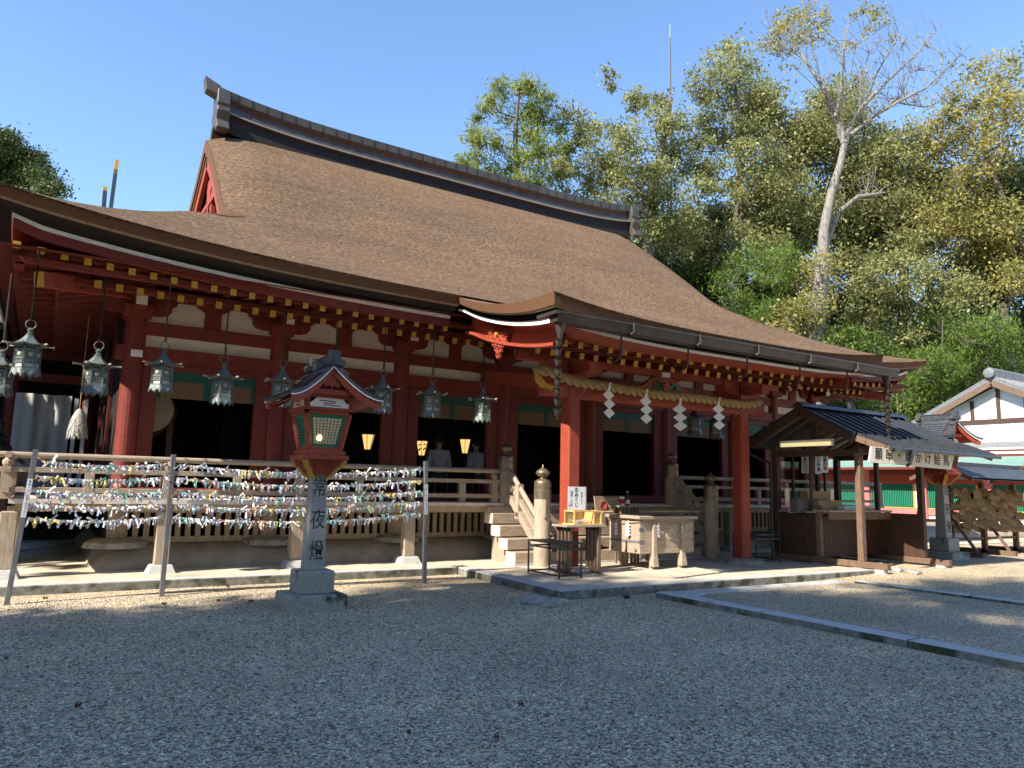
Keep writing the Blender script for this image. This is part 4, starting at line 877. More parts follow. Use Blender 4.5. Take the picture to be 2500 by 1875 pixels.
    RO.build('roof', [M['slate'], M['blackmetal']], L0, world=False); W.build('bargeboard', [M['white'], M['red']], L0, world=False)
    for sg in (-1, 1):
        gp = MB(); yy = sg*.30; gp.add([(-.42, yy, zr+.10), (.42, yy, zr+.10), (0, yy, zr+.46)], [(0, 1, 2)]); gp.build('gable_panel', M['reddark'], L0, world=False)
        cv = MB(); cv.prism([(a, yy+sg*.03, zr+.10+b_) for a, b_ in ((-.06, .24), (-.10, .17), (-.05, .14), (-.12, .09), (-.09, .04), (-.02, .07), (0, .02), (.02, .07), (.09, .04), (.12, .09), (.05, .14), (.10, .17), (.06, .24), (0, .29))], (0, sg*.03, 0)); cv.build('carved_pendant', M['red'], L0, world=False)
        cb = MB(); cb.box(-.40, .40, min(sg*.33, sg*.39), max(sg*.33, sg*.39), zr+.045, zr+.11); cb.build('gable_beam', M['red'], L0, world=False)
        for sx in (-1, 1): e = MB(); e.box(sx*.33-.03, sx*.33+.03, min(sg*.42, sg*.40), max(sg*.42, sg*.40)+.001, zr+.04, zr+.095); e.build('beam_end', M['yellow'], L0, world=False)
    rg = MB(); hr = hl*.62-.03; rg.box(-.045, .045, -hr, hr, zr+.43, zr+.545); rg.box(-.06, .06, -hr, hr, zr+.545, zr+.565); ro = rg.build('roof_ridge', M['slate'], L0, world=False)
    for sg in (-1, 1):
        e = MB(); y0 = sg*(hl*.62-.07); a_, b_ = sorted((y0, y0+sg*.10)); e.box(-.075, .075, a_, b_, zr+.42, zr+.61)
        for sx in (-1, 1): e.merge(MB().lathe([(.05, 0), (.05, abs(b_-a_))], (0, 0, 0), 10), Matrix.Translation((sx*.10, b_, zr+.46)) @ Matrix.Rotation(math.pi/2, 4, 'X')); e.prism([(sx*.08, a_, zr+.40), (sx*.20, a_, zr+.33), (sx*.19, a_, zr+.29), (sx*.08, a_, zr+.32)], (0, b_-a_, 0))
        e.build('ridge_end', M['slate'], ro, world=False, bevel=.008)
    L0.scale = (scale,)*3
    return L0
stone_lamp((3.03, 9.57, 0), 'stone lamp with red and green lamp house, carved shaft, standing before the paper strings')
stone_lamp((18.3, 9.75, .08), 'stone lamp with red lamp house behind the stall sign and plaque rack', rot=math.pi/2, scale=1.08)
# ================================================================== FORTUNE PAPER RACK
fr = thing('fortune_paper_fence', 'three grey posts with five strings for tied paper fortunes', 'fence', (2.5, 11.24, 0))
posts = []
for (ub, vb), (ut, vt), y, lab in (((15, 1477), (88, 1098), 11.24, None), ((394, 1456), (424, 1110), 11.25, None), ((1036, 1424), (1039.5, 1126), 11.14, None)):
    a = at(ub, vb, 'y', y); a.z = -.05; b = at(ut, vt, 'y', y); p = MB(); p.beam(a, b, .062, .062, up=(0, 1, 0)); po = p.build('fence_post', M['greymetal'], fr, bevel=.004); posts.append((a, b))
    if ub != 394:
        q = MB(); Mx = frame(a.lerp(b, .69)+Vector((0, -.034, 0)), (b-a).normalized().cross(Vector((0, 1, 0)))*-1, (b-a)); Mx = frame(a.lerp(b, .69)+Vector((0, -.034, 0)), Vector((0, -1, 0)).cross(-(b-a).normalized()) , (b-a))
        xa = Vector((Mx[0][0], Mx[1][0], Mx[2][0])); 
        if xa.x < 0: Mx = frame(a.lerp(b, .69)+Vector((0, -.034, 0)), -xa, (b-a))
        q.add([Mx @ Vector(c) for c in ((-.028, -.24, 0), (.028, -.24, 0), (.028, .24, 0), (-.028, .24, 0))], [(0, 1, 2, 3)], 0); put_text(q, 'おみくじをむすんで下さい', 0, 0, .036, Mx @ Matrix.Translation((0, 0, .002)), m=1, depth=.0005, pitch=1.05); q.build('paper_label', [M['paper'], M['ink']], fr)
ZS = [((96, 1125), (413, 1133.6), (424, 1134), (1037, 1145)), ((84, 1162), (411, 1166), (421, 1167), (1036, 1173)), ((77, 1196), (407, 1201.5), (417, 1202), (1035.5, 1199)), ((66, 1230), (403, 1231), (413, 1232), (1035, 1225.6)), ((60, 1265), (399, 1262.5), (409, 1263), (1035, 1252.5))]
PCOL = {'white': mat('paper_white', (.78, .77, .76)), 'yellow': mat('paper_yellow', (.72, .60, .26)), 'teal': mat('paper_teal', (.34, .60, .52)), 'peach': mat('paper_peach', (.70, .47, .36)), 'pale blue': mat('paper_blue', (.50, .62, .70)), 'lilac white': mat('paper_lilac', (.66, .60, .68))}
def strip_mesh(seed):
    rng = random.Random(seed); m = MB(); w = .0105
    for sg in (-1, 1):
        a = rng.uniform(-.15, 1.25)*sg; ln = rng.uniform(.035, .105); dy = rng.uniform(-.03, .03); up = rng.random() < .10
        p0 = Vector((sg*.006, -.008, .004)); d = Vector((math.sin(a), dy*4, -math.cos(a) if not up else math.cos(a)*.8)).normalized(); side = d.cross(Vector((0, 1, 0))).normalized()
        q = Vector((0, -.012*rng.uniform(.3, 1.5), 0)); tw = side*math.cos(.5)+Vector((0, 1, 0))*math.sin(rng.uniform(-.9, .9))
        m.add([p0-side*w*.6, p0+side*w*.6, p0+d*ln*.5+tw*w+q, p0+d*ln*.5-tw*w+q, p0+d*ln+side*w*1.1, p0+d*ln-side*w*1.1], [(0, 1, 2, 3), (3, 2, 4, 5)])
    for k in range(2):
        a = rng.uniform(-1.57, 1.57); d = Vector((math.cos(a), 0, math.sin(a)*.5))*.022; n_ = Vector((-d.z, -.006, d.x)).normalized()*.012; c = Vector((0, -.014, .002)); m.add([c-d-n_*.7, c+d-n_, c+d*.9+n_*.8, c-d*.8+n_], [(0, 1, 2, 3)])
    m.lathe([(.004, -.016), (.017, -.009), (.018, .007), (.005, .017)], (0, 0, 0), 6)
    return m
protos = [strip_mesh(s) for s in range(10)]
pm_cache = {}
ORD = ['topmost', 'second', 'middle', 'fourth', 'lowest']; rng = random.Random(12); filler = MB(); fcols = list(PCOL); made = 0
for si, (a, b, c, d) in enumerate(ZS):
    for span, (p, q, y0, y1, n, nfill, sag) in enumerate(((a, b, 11.235, 11.25, 20, 24, .055), (c, d, 11.25, 11.14, 40, 52, .105))):
        A = at(*p, 'y', y0); B = at(*q, 'y', y1)
        cat_ = lambda t: A.lerp(B, t)+Vector((0, -.004, -sag*4*t*(1-t)))
        s = MB(); s.tube([cat_(t) for t in np.linspace(0, 1, 22)], .004, 5); s.build('string', M['straw'], fr)
        run_c = 'white'
        tot = n+nfill
        order = list(range(tot)); keep = set(order[::max(1, round(tot/n))][:n]) if False else set(int(i*tot/n) for i in range(n))
        for i in range(tot):
            if rng.random() < .75: run_c = rng.choices(fcols, [8, 2.6, 2.2, 1.8, 2.4, 3.5])[0]
            t = (i+.5+rng.uniform(-.4, .4))/tot; t = .015+.97*t; pos = cat_(t); pi_ = rng.randrange(10)
            rot = Matrix.Rotation(rng.uniform(-.7, .7), 4, 'Z') @ Matrix.Rotation(rng.uniform(-.25, .25), 4, 'Y'); scl = rng.uniform(.85, 1.3)
            if i in keep:
                key = (pi_, run_c)
                if key not in pm_cache:
                    o = protos[pi_].build('tied_paper', PCOL[run_c], world=False); pm_cache[key] = o
                else: o = pm_cache[key].copy(); COL.objects.link(o)
                o.matrix_world = Matrix.Translation(pos) @ rot @ Matrix.Scale(scl, 4); made += 1
                tag(o, f'{run_c} paper strip tied on the {ORD[si]} string {"left" if span == 0 else "right"} of the middle post', 'paper fortune', f'{run_c} papers, {ORD[si]} string, {"left" if span == 0 else "right"} span')
            else: filler.merge(protos[pi_], Matrix.Translation(pos+Vector((0, .008, 0))) @ rot @ Matrix.Scale(scl, 4), fcols.index(run_c))
fo = filler.build('tied_papers', [PCOL[k] for k in fcols]); tag(fo, 'crowd of further paper strips knotted along all the strings', 'paper fortunes', kind='stuff')
# ================================================================== SHIMENAWA ROPE AND PAPER STREAMERS
kn = [(7.05, 10.62, 3.60), (7.25, 10.55, 3.59), (7.83, 10.5, 3.46), (8.58, 10.5, 3.43), (9.68, 10.5, 3.385), (10.88, 10.5, 3.40), (12.32, 10.5, 3.385), (12.87, 10.52, 3.47)]
hx = hermite([(k[0], k[2]) for k in kn]); hy = hermite([(k[0], k[1]) for k in kn])
rope = thing('straw_rope', 'thick twisted straw rope slung between the two porch pillars', 'rope', (10.0, 10.5, 3.4))
for st in range(3):
    pts = []; rad = []
    for x in np.linspace(7.05, 12.87, 260):
        a = st*2.094+x*12.5; e = min(1, (12.87-x)/.25+.35, (x-7.05)/.2+.4); pts.append((x, hy(x)+.050*math.cos(a)*e, hx(x)+.050*math.sin(a)*e)); rad.append(.043*e)
    s = MB(); s.tube(pts, rad, 8); s.build('rope_strand', M['straw'], rope, smooth=True)
fz = MB(); rng = random.Random(4)
for k in range(160):
    x = rng.uniform(7.2, 12.8); a = rng.uniform(0, 6.28); p = Vector((x, hy(x)+.06*math.cos(a), hx(x)+.06*math.sin(a))); d = Vector((rng.uniform(-1, 1), math.cos(a)*.6, math.sin(a)*.6-.2)).normalized()*rng.uniform(.03, .09); fz.beam(p, p+d, .003, .003)
fz.build('loose_straw', M['straw'], rope)
tie = MB()
for x in (7.75, 8.2, 12.35, 12.68): tie.tube([(x, 10.44, hx(x)+.06), (x-.05, 10.5, hx(x)-.07), (x-.13, 10.72, hx(x)-.25)], .006, 5)
tie.build('tie_cord', M['straw'], rope)
def shide(loc, label, size=1.0, rz=0, grp='white paper streamers on the porch rope', n=3, name='paper_streamer'):
    o = MB(); w = .155*size; h = .165*size
    o.add([(-.01*size, .004, .10*size), (.03*size, .004, .12*size), (-.02*size, -.004, -.12*size), (-.07*size, -.002, -.06*size)], [(0, 1, 2, 3)])
    x, z = -.035*size, -.03*size
    for k in range(n):
        t = .012*size*(k % 2)
        pts = [(x, -t, z), (x-w, -t-.008, z-h*.62), (x-w*.10, -t-.012, z-h*1.22), (x+w*.92, -t, z-h*.58)]
        o.add(pts, [(0, 1, 2, 3)]); o.add([(p[0], p[1]+.0015, p[2]) for p in pts], [(3, 2, 1, 0)])
        x += w*.06; z -= h*.98
    ob = o.build(name, M['paper'], world=False); ob.location = loc; ob.rotation_euler.z = rz; return tag(ob, label, 'paper streamer', grp)
for (x, lab), rz in zip(((8.60, 'zigzag white paper streamer on the rope nearest the left porch pillar'), (9.50, 'zigzag white paper streamer on the rope, second from the left porch pillar'), (10.38, 'zigzag white paper streamer hung slightly lower, below the flower carving'), (11.45, 'zigzag white paper streamer on the rope nearest the right porch pillar')), (.1, -.06, -.35, -.15)):
    shide((x, 10.41, hx(x)-.04-(.09 if 10 < x < 11 else 0)), lab, 1.0, rz)
# ================================================================== RAIN CHAINS
def chain(x, y, z0, z1, n, label):
    c = thing('rain_chain', label, 'rain chain', (x, y, z0), 'cup rain chains on the gutter'); st = (z0-z1)/n
    for k in range(n):
        zt = z0-k*st; m = MB(); m.lathe([(.022, -.12), (.034, -.11), (.047, -.05), (.055, -.012), (.07, 0), (.055, -.004), (.04, -.06), (.02, -.11)], (0, 0, zt-z0), 8); m.build('cup', M['gutter'], c, world=False, smooth=True)
        w_ = MB(); w_.tube([(.0, 0, zt-z0-.11), (.014, 0, zt-z0-.13), (-.012, 0, zt-z0-.15), (.0, 0, zt-z0-st)], .006, 5); w_.build('link', M['brass'], c, world=False)
chain(6.17, 8.65, 3.72, 2.56, 8, 'hanging chain of dark copper cups at the left corner of the porch')
chain(14.38, 8.65, 3.72, 2.80, 7, 'hanging chain of reddish copper cups at the right end of the gutter')
# ================================================================== OFFERING BOX
bx = thing('offering_box', 'large pale wooden offering box with carved round crest on splayed legs', 'offering box', (10.05, 10.9, .12))
x0, x1, y0, y1, za, zb = 9.37, 10.76, 10.48, 11.35, .40, 1.03
b = MB(); b.box(x0, x1, y0, y1, za, zb); b.build('box_body', M['wood'], bx, bevel=.012)
b = MB(); b.box(x0-.06, x1+.06, y0-.06, y0+.10, zb, zb+.06); b.box(x0-.06, x1+.06, y1-.10, y1+.06, zb, zb+.06); b.box(x0-.06, x0+.10, y0+.10, y1-.10, zb, zb+.06); b.box(x1-.10, x1+.06, y0+.10, y1-.10, zb, zb+.06); b.build('box_rim', M['wood'], bx, bevel=.008)
b = MB(); b.box(x0+.1, x1-.1, y0+.1, y1-.1, zb+.002, zb+.01)
for k in range(9): yy = y0+.16+k*.07; b.box(x0+.1, x1-.1, yy, yy+.03, zb+.01, zb+.05)
b.build('slatted_top', M['darkwood'], bx)
for lx in (x0+.34, x1-.33):
    for ly, sg in ((y0, -1), (y1, 1)):
        l = MB(); pr = [(-.048, .62), (-.048, .3), (-.055, .02), (-.075, -.14), (-.09, -.28), (.09, -.28), (.075, -.14), (.055, .02), (.048, .3), (.048, .62), (.0, .66)]
        l.prism([(lx+a*.78, ly+sg*(.055 if b_ > -.2 else .075), za+b_-.0) for a, b_ in [(p[0], p[1]*.82) for p in pr]], (0, -sg*.11, 0)); 
        lo = l.build('leg', M['wood'], bx)
        l2 = MB(); l2.box(lx-.035, lx+.035, min(ly, ly-sg*.09), max(ly, ly-sg*.09), .12, za); l2.build('leg', M['woodz'], bx)
c = MB(); cx, cz = 10.13, .76
for k in range(16):
    a = k/16*6.283; c.merge(MB().lathe([(.0, .022), (.010, .02), (.014, .01), (.014, 0)], (0, 0, 0), 8), Matrix.Translation((cx+.078*math.cos(a), y0, cz+.078*math.sin(a))) @ Matrix.Rotation(math.pi/2, 4, 'X') @ Matrix.Rotation(-a, 4, 'Z') @ Matrix.Diagonal((2.6, 1.15, 1, 1)))
c.merge(MB().lathe([(.112, 0), (.112, .008), (.0, .010)], (0, 0, 0), 24), Matrix.Translation((cx, y0, cz)) @ Matrix.Rotation(math.pi/2, 4, 'X')); c.merge(MB().lathe([(.025, 0), (.022, .026), (0, .028)], (0, 0, 0), 12), Matrix.Translation((cx, y0, cz)) @ Matrix.Rotation(math.pi/2, 4, 'X'))
c.build('chrysanthemum_crest', M['brasswood'], bx)
h = MB()
for z in (.85, .62):
    h.box(x0-.006, x0+.10, y0-.006, y0+.02, z-.03, z+.03); h.box(x1-.05, x1+.006, y0-.006, y0+.02, z-.03, z+.03)
h.box(x0-.008, x0, y0+.02, y1-.02, .60, .64); h.merge(MB().lathe([(.03, 0), (.03, .02), (.015, .03)], (0, 0, 0), 10), Matrix.Translation((x0-.0, y0+.10, .47)) @ Matrix.Rotation(-math.pi/2, 4, 'Y')); h.merge(MB().lathe([(.03, 0), (.03, .02), (.015, .03)], (0, 0, 0), 10), Matrix.Translation((x0-.0, y1-.10, .47)) @ Matrix.Rotation(-math.pi/2, 4, 'Y'))
h.build('iron_fitting', M['greymetal'], bx)
cord = MB(); cord.tube([(x0-.03, y1, zb-.03), (x0-.03, (y0+y1)/2, zb-.09), (x0-.025, y0-.02, zb-.04)], .008, 6); cord.tube([(x0+(x1-x0)*t, y0-.025, zb-.035-.22*t*(1-t)) for t in np.linspace(0, 1, 12)], .008, 6); cord.build('straw_cord', M['straw'], bx, smooth=True)
for (lx, ly, lz_, rz, lab) in ((x0-.05, y1-.28, zb-.07, -1.4, 'small paper streamer on the shaded left end of the offering box, rear one'), (x0-.05, y0+.26, zb-.07, -1.2, 'small sunlit paper streamer on the left end of the offering box, front one'), (9.80, y0-.04, zb-.08, .1, 'small paper streamer left of the crest on the offering box'), (10.42, y0-.04, zb-.09, .2, 'small paper streamer right of the crest on the offering box')):
    shide((lx, ly, lz_), lab, .36, rz, 'small paper streamers on the offering box', 4)
# ================================================================== FORTUNE TABLE, BOX, SIGN
tb = thing('wooden_table', 'narrow wooden table with clustered slat legs in front of the left porch pillar', 'table', (7.95, 10.45, .12))
b = MB(); b.box(7.52, 8.38, 10.22, 10.66, .915, .955); b.build('tabletop', M['wood'], tb, bevel=.006)
for sx in (7.64, 8.26):
    for k in range(4):
        yy = 10.28+k*.105
        l = MB(); l.box(sx-.03, sx+.03, yy-.02, yy+.02, .15, .915); l.build('leg', M['brownwood'], tb)
    f = MB(); f.box(sx-.035, sx+.035, 10.22, 10.66, .12, .155); f.build('foot_bar', M['brownwood'], tb)
    f = MB(); f.box(sx-.03, sx+.03, 10.24, 10.64, .86, .914); f.build('apron', M['brownwood'], tb)
fb = thing('fortune_box', 'honey coloured glass fronted box of paper fortunes on the table', 'box', (8.0, 10.4, .955))
X0, X1, Y0, Y1, Z0, Z1 = 7.70, 8.30, 10.25, 10.55, .957, 1.175
b = MB(); b.box(X0-.02, X1+.02, Y0-.02, Y1+.02, Z0, Z0+.018); b.build('box_base', M['honey'], fb)
b = MB()
for xx in (X0, X1-.022): b.box(xx, xx+.022, Y0, Y0+.022, Z0+.018, Z1); b.box(xx, xx+.022, Y1-.022, Y1, Z0+.018, Z1)
b.box(8.12, 8.14, Y0, Y1, Z0+.018, Z1)
b.box(X0, X1, Y0, Y0+.022, Z1, Z1+.02); b.box(X0, X1, Y1-.022, Y1, Z1, Z1+.02); b.box(X0, X0+.022, Y0+.022, Y1-.022, Z1, Z1+.02); b.box(X1-.022, X1, Y0+.022, Y1-.022, Z1, Z1+.02)
b.build('box_frame', M['honey'], fb)
b = MB(); b.box(X0, X1, Y1-.008, Y1-.001, Z0+.018, Z1); b.box(8.14, X1-.02, Y0+.03, Y0+.035, Z0+.018, Z1); b.build('back_panel', M['honey'], fb)
b = MB(); b.add([(X0+.02, Y0+.008, Z0+.02), (8.12, Y0+.008, Z0+.02), (8.12, Y0+.008, Z1), (X0+.02, Y0+.008, Z1)], [(0, 1, 2, 3)]); b.add([(X0+.008, Y1, Z0+.02), (X0+.008, Y0, Z0+.02), (X0+.008, Y0, Z1), (X0+.008, Y1, Z1)], [(0, 1, 2, 3)]); b.build('glass_pane', M['glass'], fb)
pl = MB(); rng = random.Random(9)
for k in range(170):
    px, py = rng.uniform(X0+.05, 8.09), rng.uniform(Y0+.04, Y1-.05); pz = Z0+.022+rng.random()**1.5*.06; a = rng.uniform(0, 3.14); d = Vector((math.cos(a), math.sin(a), rng.uniform(-.25, .25)))*.032; n_ = Vector((-d.y, d.x, rng.uniform(-.01, .01))).normalized()*.007
    pl.add([Vector((px, py, pz))+d+n_, Vector((px, py, pz))+d-n_, Vector((px, py, pz))-d-n_, Vector((px, py, pz))-d+n_], [(0, 1, 2, 3)])
tag(pl.build('folded_fortunes', M['paper']), 'heap of folded paper fortunes inside the honey coloured box', 'paper fortunes', kind='stuff')
sg = thing('fortune_sign', 'white acrylic sign lettered with fortune price standing on the glass box', 'sign', (7.95, 10.58, 1.195))
b = MB(); b.box(7.80, 8.18, 10.57, 10.575, 1.17, 1.60); b.build('sign_sheet', M['paper'], sg); b = MB(); b.box(8.183, 8.19, 10.55, 10.60, 1.17, 1.60); b.box(7.79, 8.19, 10.50, 10.62, 1.164, 1.17); b.build('acrylic_stand', M['greymetal'], sg)
t = MB(); Mx = frame((7.98, 10.568, 1.40), (1, 0, 0), (0, 0, 1)); put_text(t, 'おみくじ', 0, .01, .088, Mx, depth=.0006, bold=.0006); put_text(t, '初穂料 一〇〇円', -.105, -.01, .036, Mx, depth=.0006, pitch=.95); put_text(t, '御志納ください', .115, .0, .030, Mx, depth=.0006); put_text(t, 'くじ箱へ', -.15, -.12, .024, Mx, depth=.0006); t.build('lettering', M['ink'], sg)
# ================================================================== BLACK STEEL RACKS
def rack(loc, w, d, h, label, parts=True):
    r = thing('steel_rack', label, 'rack', loc, 'black steel racks at the porch pillars'); s = .022
    for x in (0, w-s):
        for y in (0, d-s): m = MB(); m.box(x, x+s, y, y+s, 0, h); m.build('leg', M['blackmetal'], r, world=False)
    for nm, z in (('lower_frame', .05), ('upper_frame', h-.09), ('top_frame', h-.004)):
        m = MB(); m.box(s, w-s, 0, s, z-.014, z+.012); m.box(s, w-s, d-s, d, z-.014, z+.012); m.box(0, s, s, d-s, z-.014, z+.012); m.box(w-s, w, s, d-s, z-.014, z+.012)
        if z > h-.02:
            for k in range(9): y = .05+k*(d-.1)/8; m.box(s, w-s, y-.018, y+.018, z-.004, z+.008)
        m.build(nm, M['blackmetal'], r, world=False)
    return r
rack((7.15, 9.90, .122), .46, .93, .56, 'black steel rack with slatted top in front of the wooden table')
rack((12.62, 10.55, .122), .75, .62, .58, 'shaded black steel rack beside the right porch pillar')
# ================================================================== BACK STAND, CAN, BOTTLE, NOTICE, POLE
sx, sy = 9.62, 11.55; top = at(1530, 1234, 'y', sy)
stz = top.z; sx = top.x
st = thing('incense_stand', 'small slatted wooden stand behind the offering box', 'stand', (sx, sy, .12)); b = MB(); b.box(sx-.34, sx+.34, sy-.16, sy+.16, stz-.03, stz); b.build('tabletop', M['wood'], st, bevel=.004)
for a in (-.22, -.14, -.06, .06, .14, .22): b = MB(); b.box(sx+a-.018, sx+a+.018, sy-.1, sy-.06, .12, stz-.03); b.build('leg', M['brownwood'], st)
for a in (-.2, .2): b = MB(); b.box(sx+a-.018, sx+a+.018, sy+.06, sy+.1, .12, stz-.03); b.build('leg', M['brownwood'], st)
p = at(1518, 1230, 'y', sy-.03); c = thing('tin_can', 'red and white tin can on the small stand', 'can', (p.x, sy-.03, stz)); b = MB(); b.lathe([(.052, 0), (.052, .175)], (0, 0, 0), 16); b.build('can_body', M['white'], c, world=False, smooth=True)
b = MB(); b.lathe([(.0535, .04), (.0535, .13)], (0, 0, 0), 16); b.build('can_label', M['redink'], c, world=False, smooth=True); b = MB(); b.lathe([(.05, .175), (.054, .18), (.0, .182)], (0, 0, 0), 16); b.build('can_rim', M['greymetal'], c, world=False)
p = at(1531, 1230, 'y', sy-.03); c = thing('glass_bottle', 'clear glass bottle with white label beside the can', 'bottle', (p.x, sy-.04, stz)); b = MB(); b.lathe([(.042, 0), (.045, .02), (.045, .14), (.03, .17), (.014, .20), (.013, .255), (.017, .26)], (0, 0, 0), 16); b.build('bottle_body', mat('dark_bottle_glass', (.04, .04, .045), rough=.1), c, world=False, smooth=True); b = MB(); b.lathe([(.0465, .03), (.0465, .11)], (0, 0, 0), 16); b.build('bottle_label', M['paper'], c, world=False); b = MB(); b.lathe([(.016, .26), (.016, .285)], (0, 0, 0), 10); b.build('cap', M['white'], c, world=False)
q0, q1, q2, q3 = [at(u, v, 'y', 11.9) for u, v in ((1460, 1300), (1512, 1303), (1510, 1213), (1451, 1211))]
nb = thing('notice_board', 'dim wooden notice board with red crossed circle leaning on the stair', 'notice board', tuple((q0+q1)/2)); b = MB(); b.prism([q0, q1, q2, q3], (0, .025, 0)); b.build('board', M['wood'], nb)
r = MB(); cc = q3.lerp(q2, .33)+(q0-q3)*.25+Vector((0, -.006, 0)); r.tube([cc+Vector((.085*math.cos(a), 0, .085*math.sin(a))) for a in np.linspace(0, 6.283, 22)], .010, 5, cap=False); r.beam(cc+Vector((-.06, 0, .06)), cc+Vector((.06, 0, -.06)), .012, .006); r.build('red_symbol', M['redink'], nb)
t = MB(); Mx = frame(q3.lerp(q2, .72)+(q0-q3)*.28+Vector((0, -.004, 0)), (1, 0, 0), (0, 0, 1)); put_text(t, '止', 0, 0, .10, Mx, depth=.001); put_text(t, '登段', -.16, -.30, .08, Mx, depth=.001); t.build('lettering', M['ink'], nb)
A = at(1470, 1250, 'y', 11.72); B = at(1711, 1249, 'y', 11.62); bp_ = MB(); bp_.tube([A, A.lerp(B, .5)+Vector((0, 0, .008)), B], .022, 10); tag(bp_.build('bamboo_pole', M['bamboo'], smooth=True), 'horizontal bamboo pole barring the stair behind the offering box', 'pole')
# ================================================================== INTERIOR THINGS
def floor_lamp(x, y, zt, label, dark=False):
    f = thing('floor_lamp', label, 'lamp', (x, y, 1.27), 'lit floor lamps inside the hall'); b = MB(); b.lathe([(.16, 0), (.15, .03), (.02, .05), (.018, zt-.36-1.27)], (0, 0, 0), 10); b.build('lamp_stand', M['blackmetal'], f, world=False)
    b = MB(); b.lathe([(.075, zt-.34-1.27), (.15, zt-1.27)], (0, 0, 0), 6); b.build('lamp_shade', M['lamp'], f, world=False)
    b = MB()
    for k in range(6): a = k*R(60); b.beam((.077*math.cos(a), .077*math.sin(a), zt-.34-1.27), (.153*math.cos(a), .153*math.sin(a), zt-1.27), .012, .012)
    b.lathe([(.158, zt-1.275), (.158, zt-1.255)], (0, 0, 0), 6); b.lathe([(.08, zt-.36-1.27), (.08, zt-.335-1.27)], (0, 0, 0), 6)
    if dark:
        for k in range(14): a = k*.9; b.beam((.12*math.cos(a), .12*math.sin(a), zt-.30-1.27+.018*k), (.13*math.cos(a+.4), .13*math.sin(a+.4), zt-.22-1.27+.012*k), .02, .03)
    b.build('lamp_frame', M['blackmetal'], f, world=False)
for (u, v, lab, dk) in ((899, 1061, 'lit lamp shade in the doorway just right of the red lamp house', 0), (1031, 1077, 'lit lamp with leafy dark openwork beside the seated person', 1), (1136, 1073, 'lit lamp shade in the doorway left of the stair', 0)):
    p = at(u, v, 'y', 16.0); floor_lamp(p.x, 16.0, p.z, lab, dk)
dr = thing('big_drum', 'large round drum dim inside the leftmost doorway', 'drum', (1.55, 15.2, 1.27)); c = at(382, 1003, 'y', 15.0)
b = MB(); b.merge(MB().lathe([(.42, 0), (.50, .15), (.53, .4), (.50, .65), (.42, .8)], (0, 0, 0), 28), Matrix.Translation((c.x-.12, 14.9, c.z)) @ Matrix.Rotation(-math.pi/2, 4, 'X') @ Matrix.Diagonal((.95, .95, 1, 1))); b.build('drum_barrel', M['darkwood'], dr, smooth=True)
b = MB(); b.merge(MB().lathe([(.40, 0), (.40, .01), (.0, .012)], (0, 0, 0), 28), Matrix.Translation((c.x-.12, 14.9, c.z)) @ Matrix.Rotation(math.pi/2, 4, 'X')); b.build('drum_head', M['drum'], dr)
b = MB(); b.box(c.x-.5, c.x-.4, 14.95, 15.6, 1.27, c.z+.1); b.box(c.x+.2, c.x+.3, 14.95, 15.6, 1.27, c.z-.2); b.box(c.x-.5, c.x+.3, 15.2, 15.35, 1.5, 1.62); b.build('drum_stand', M['darkwood'], dr)
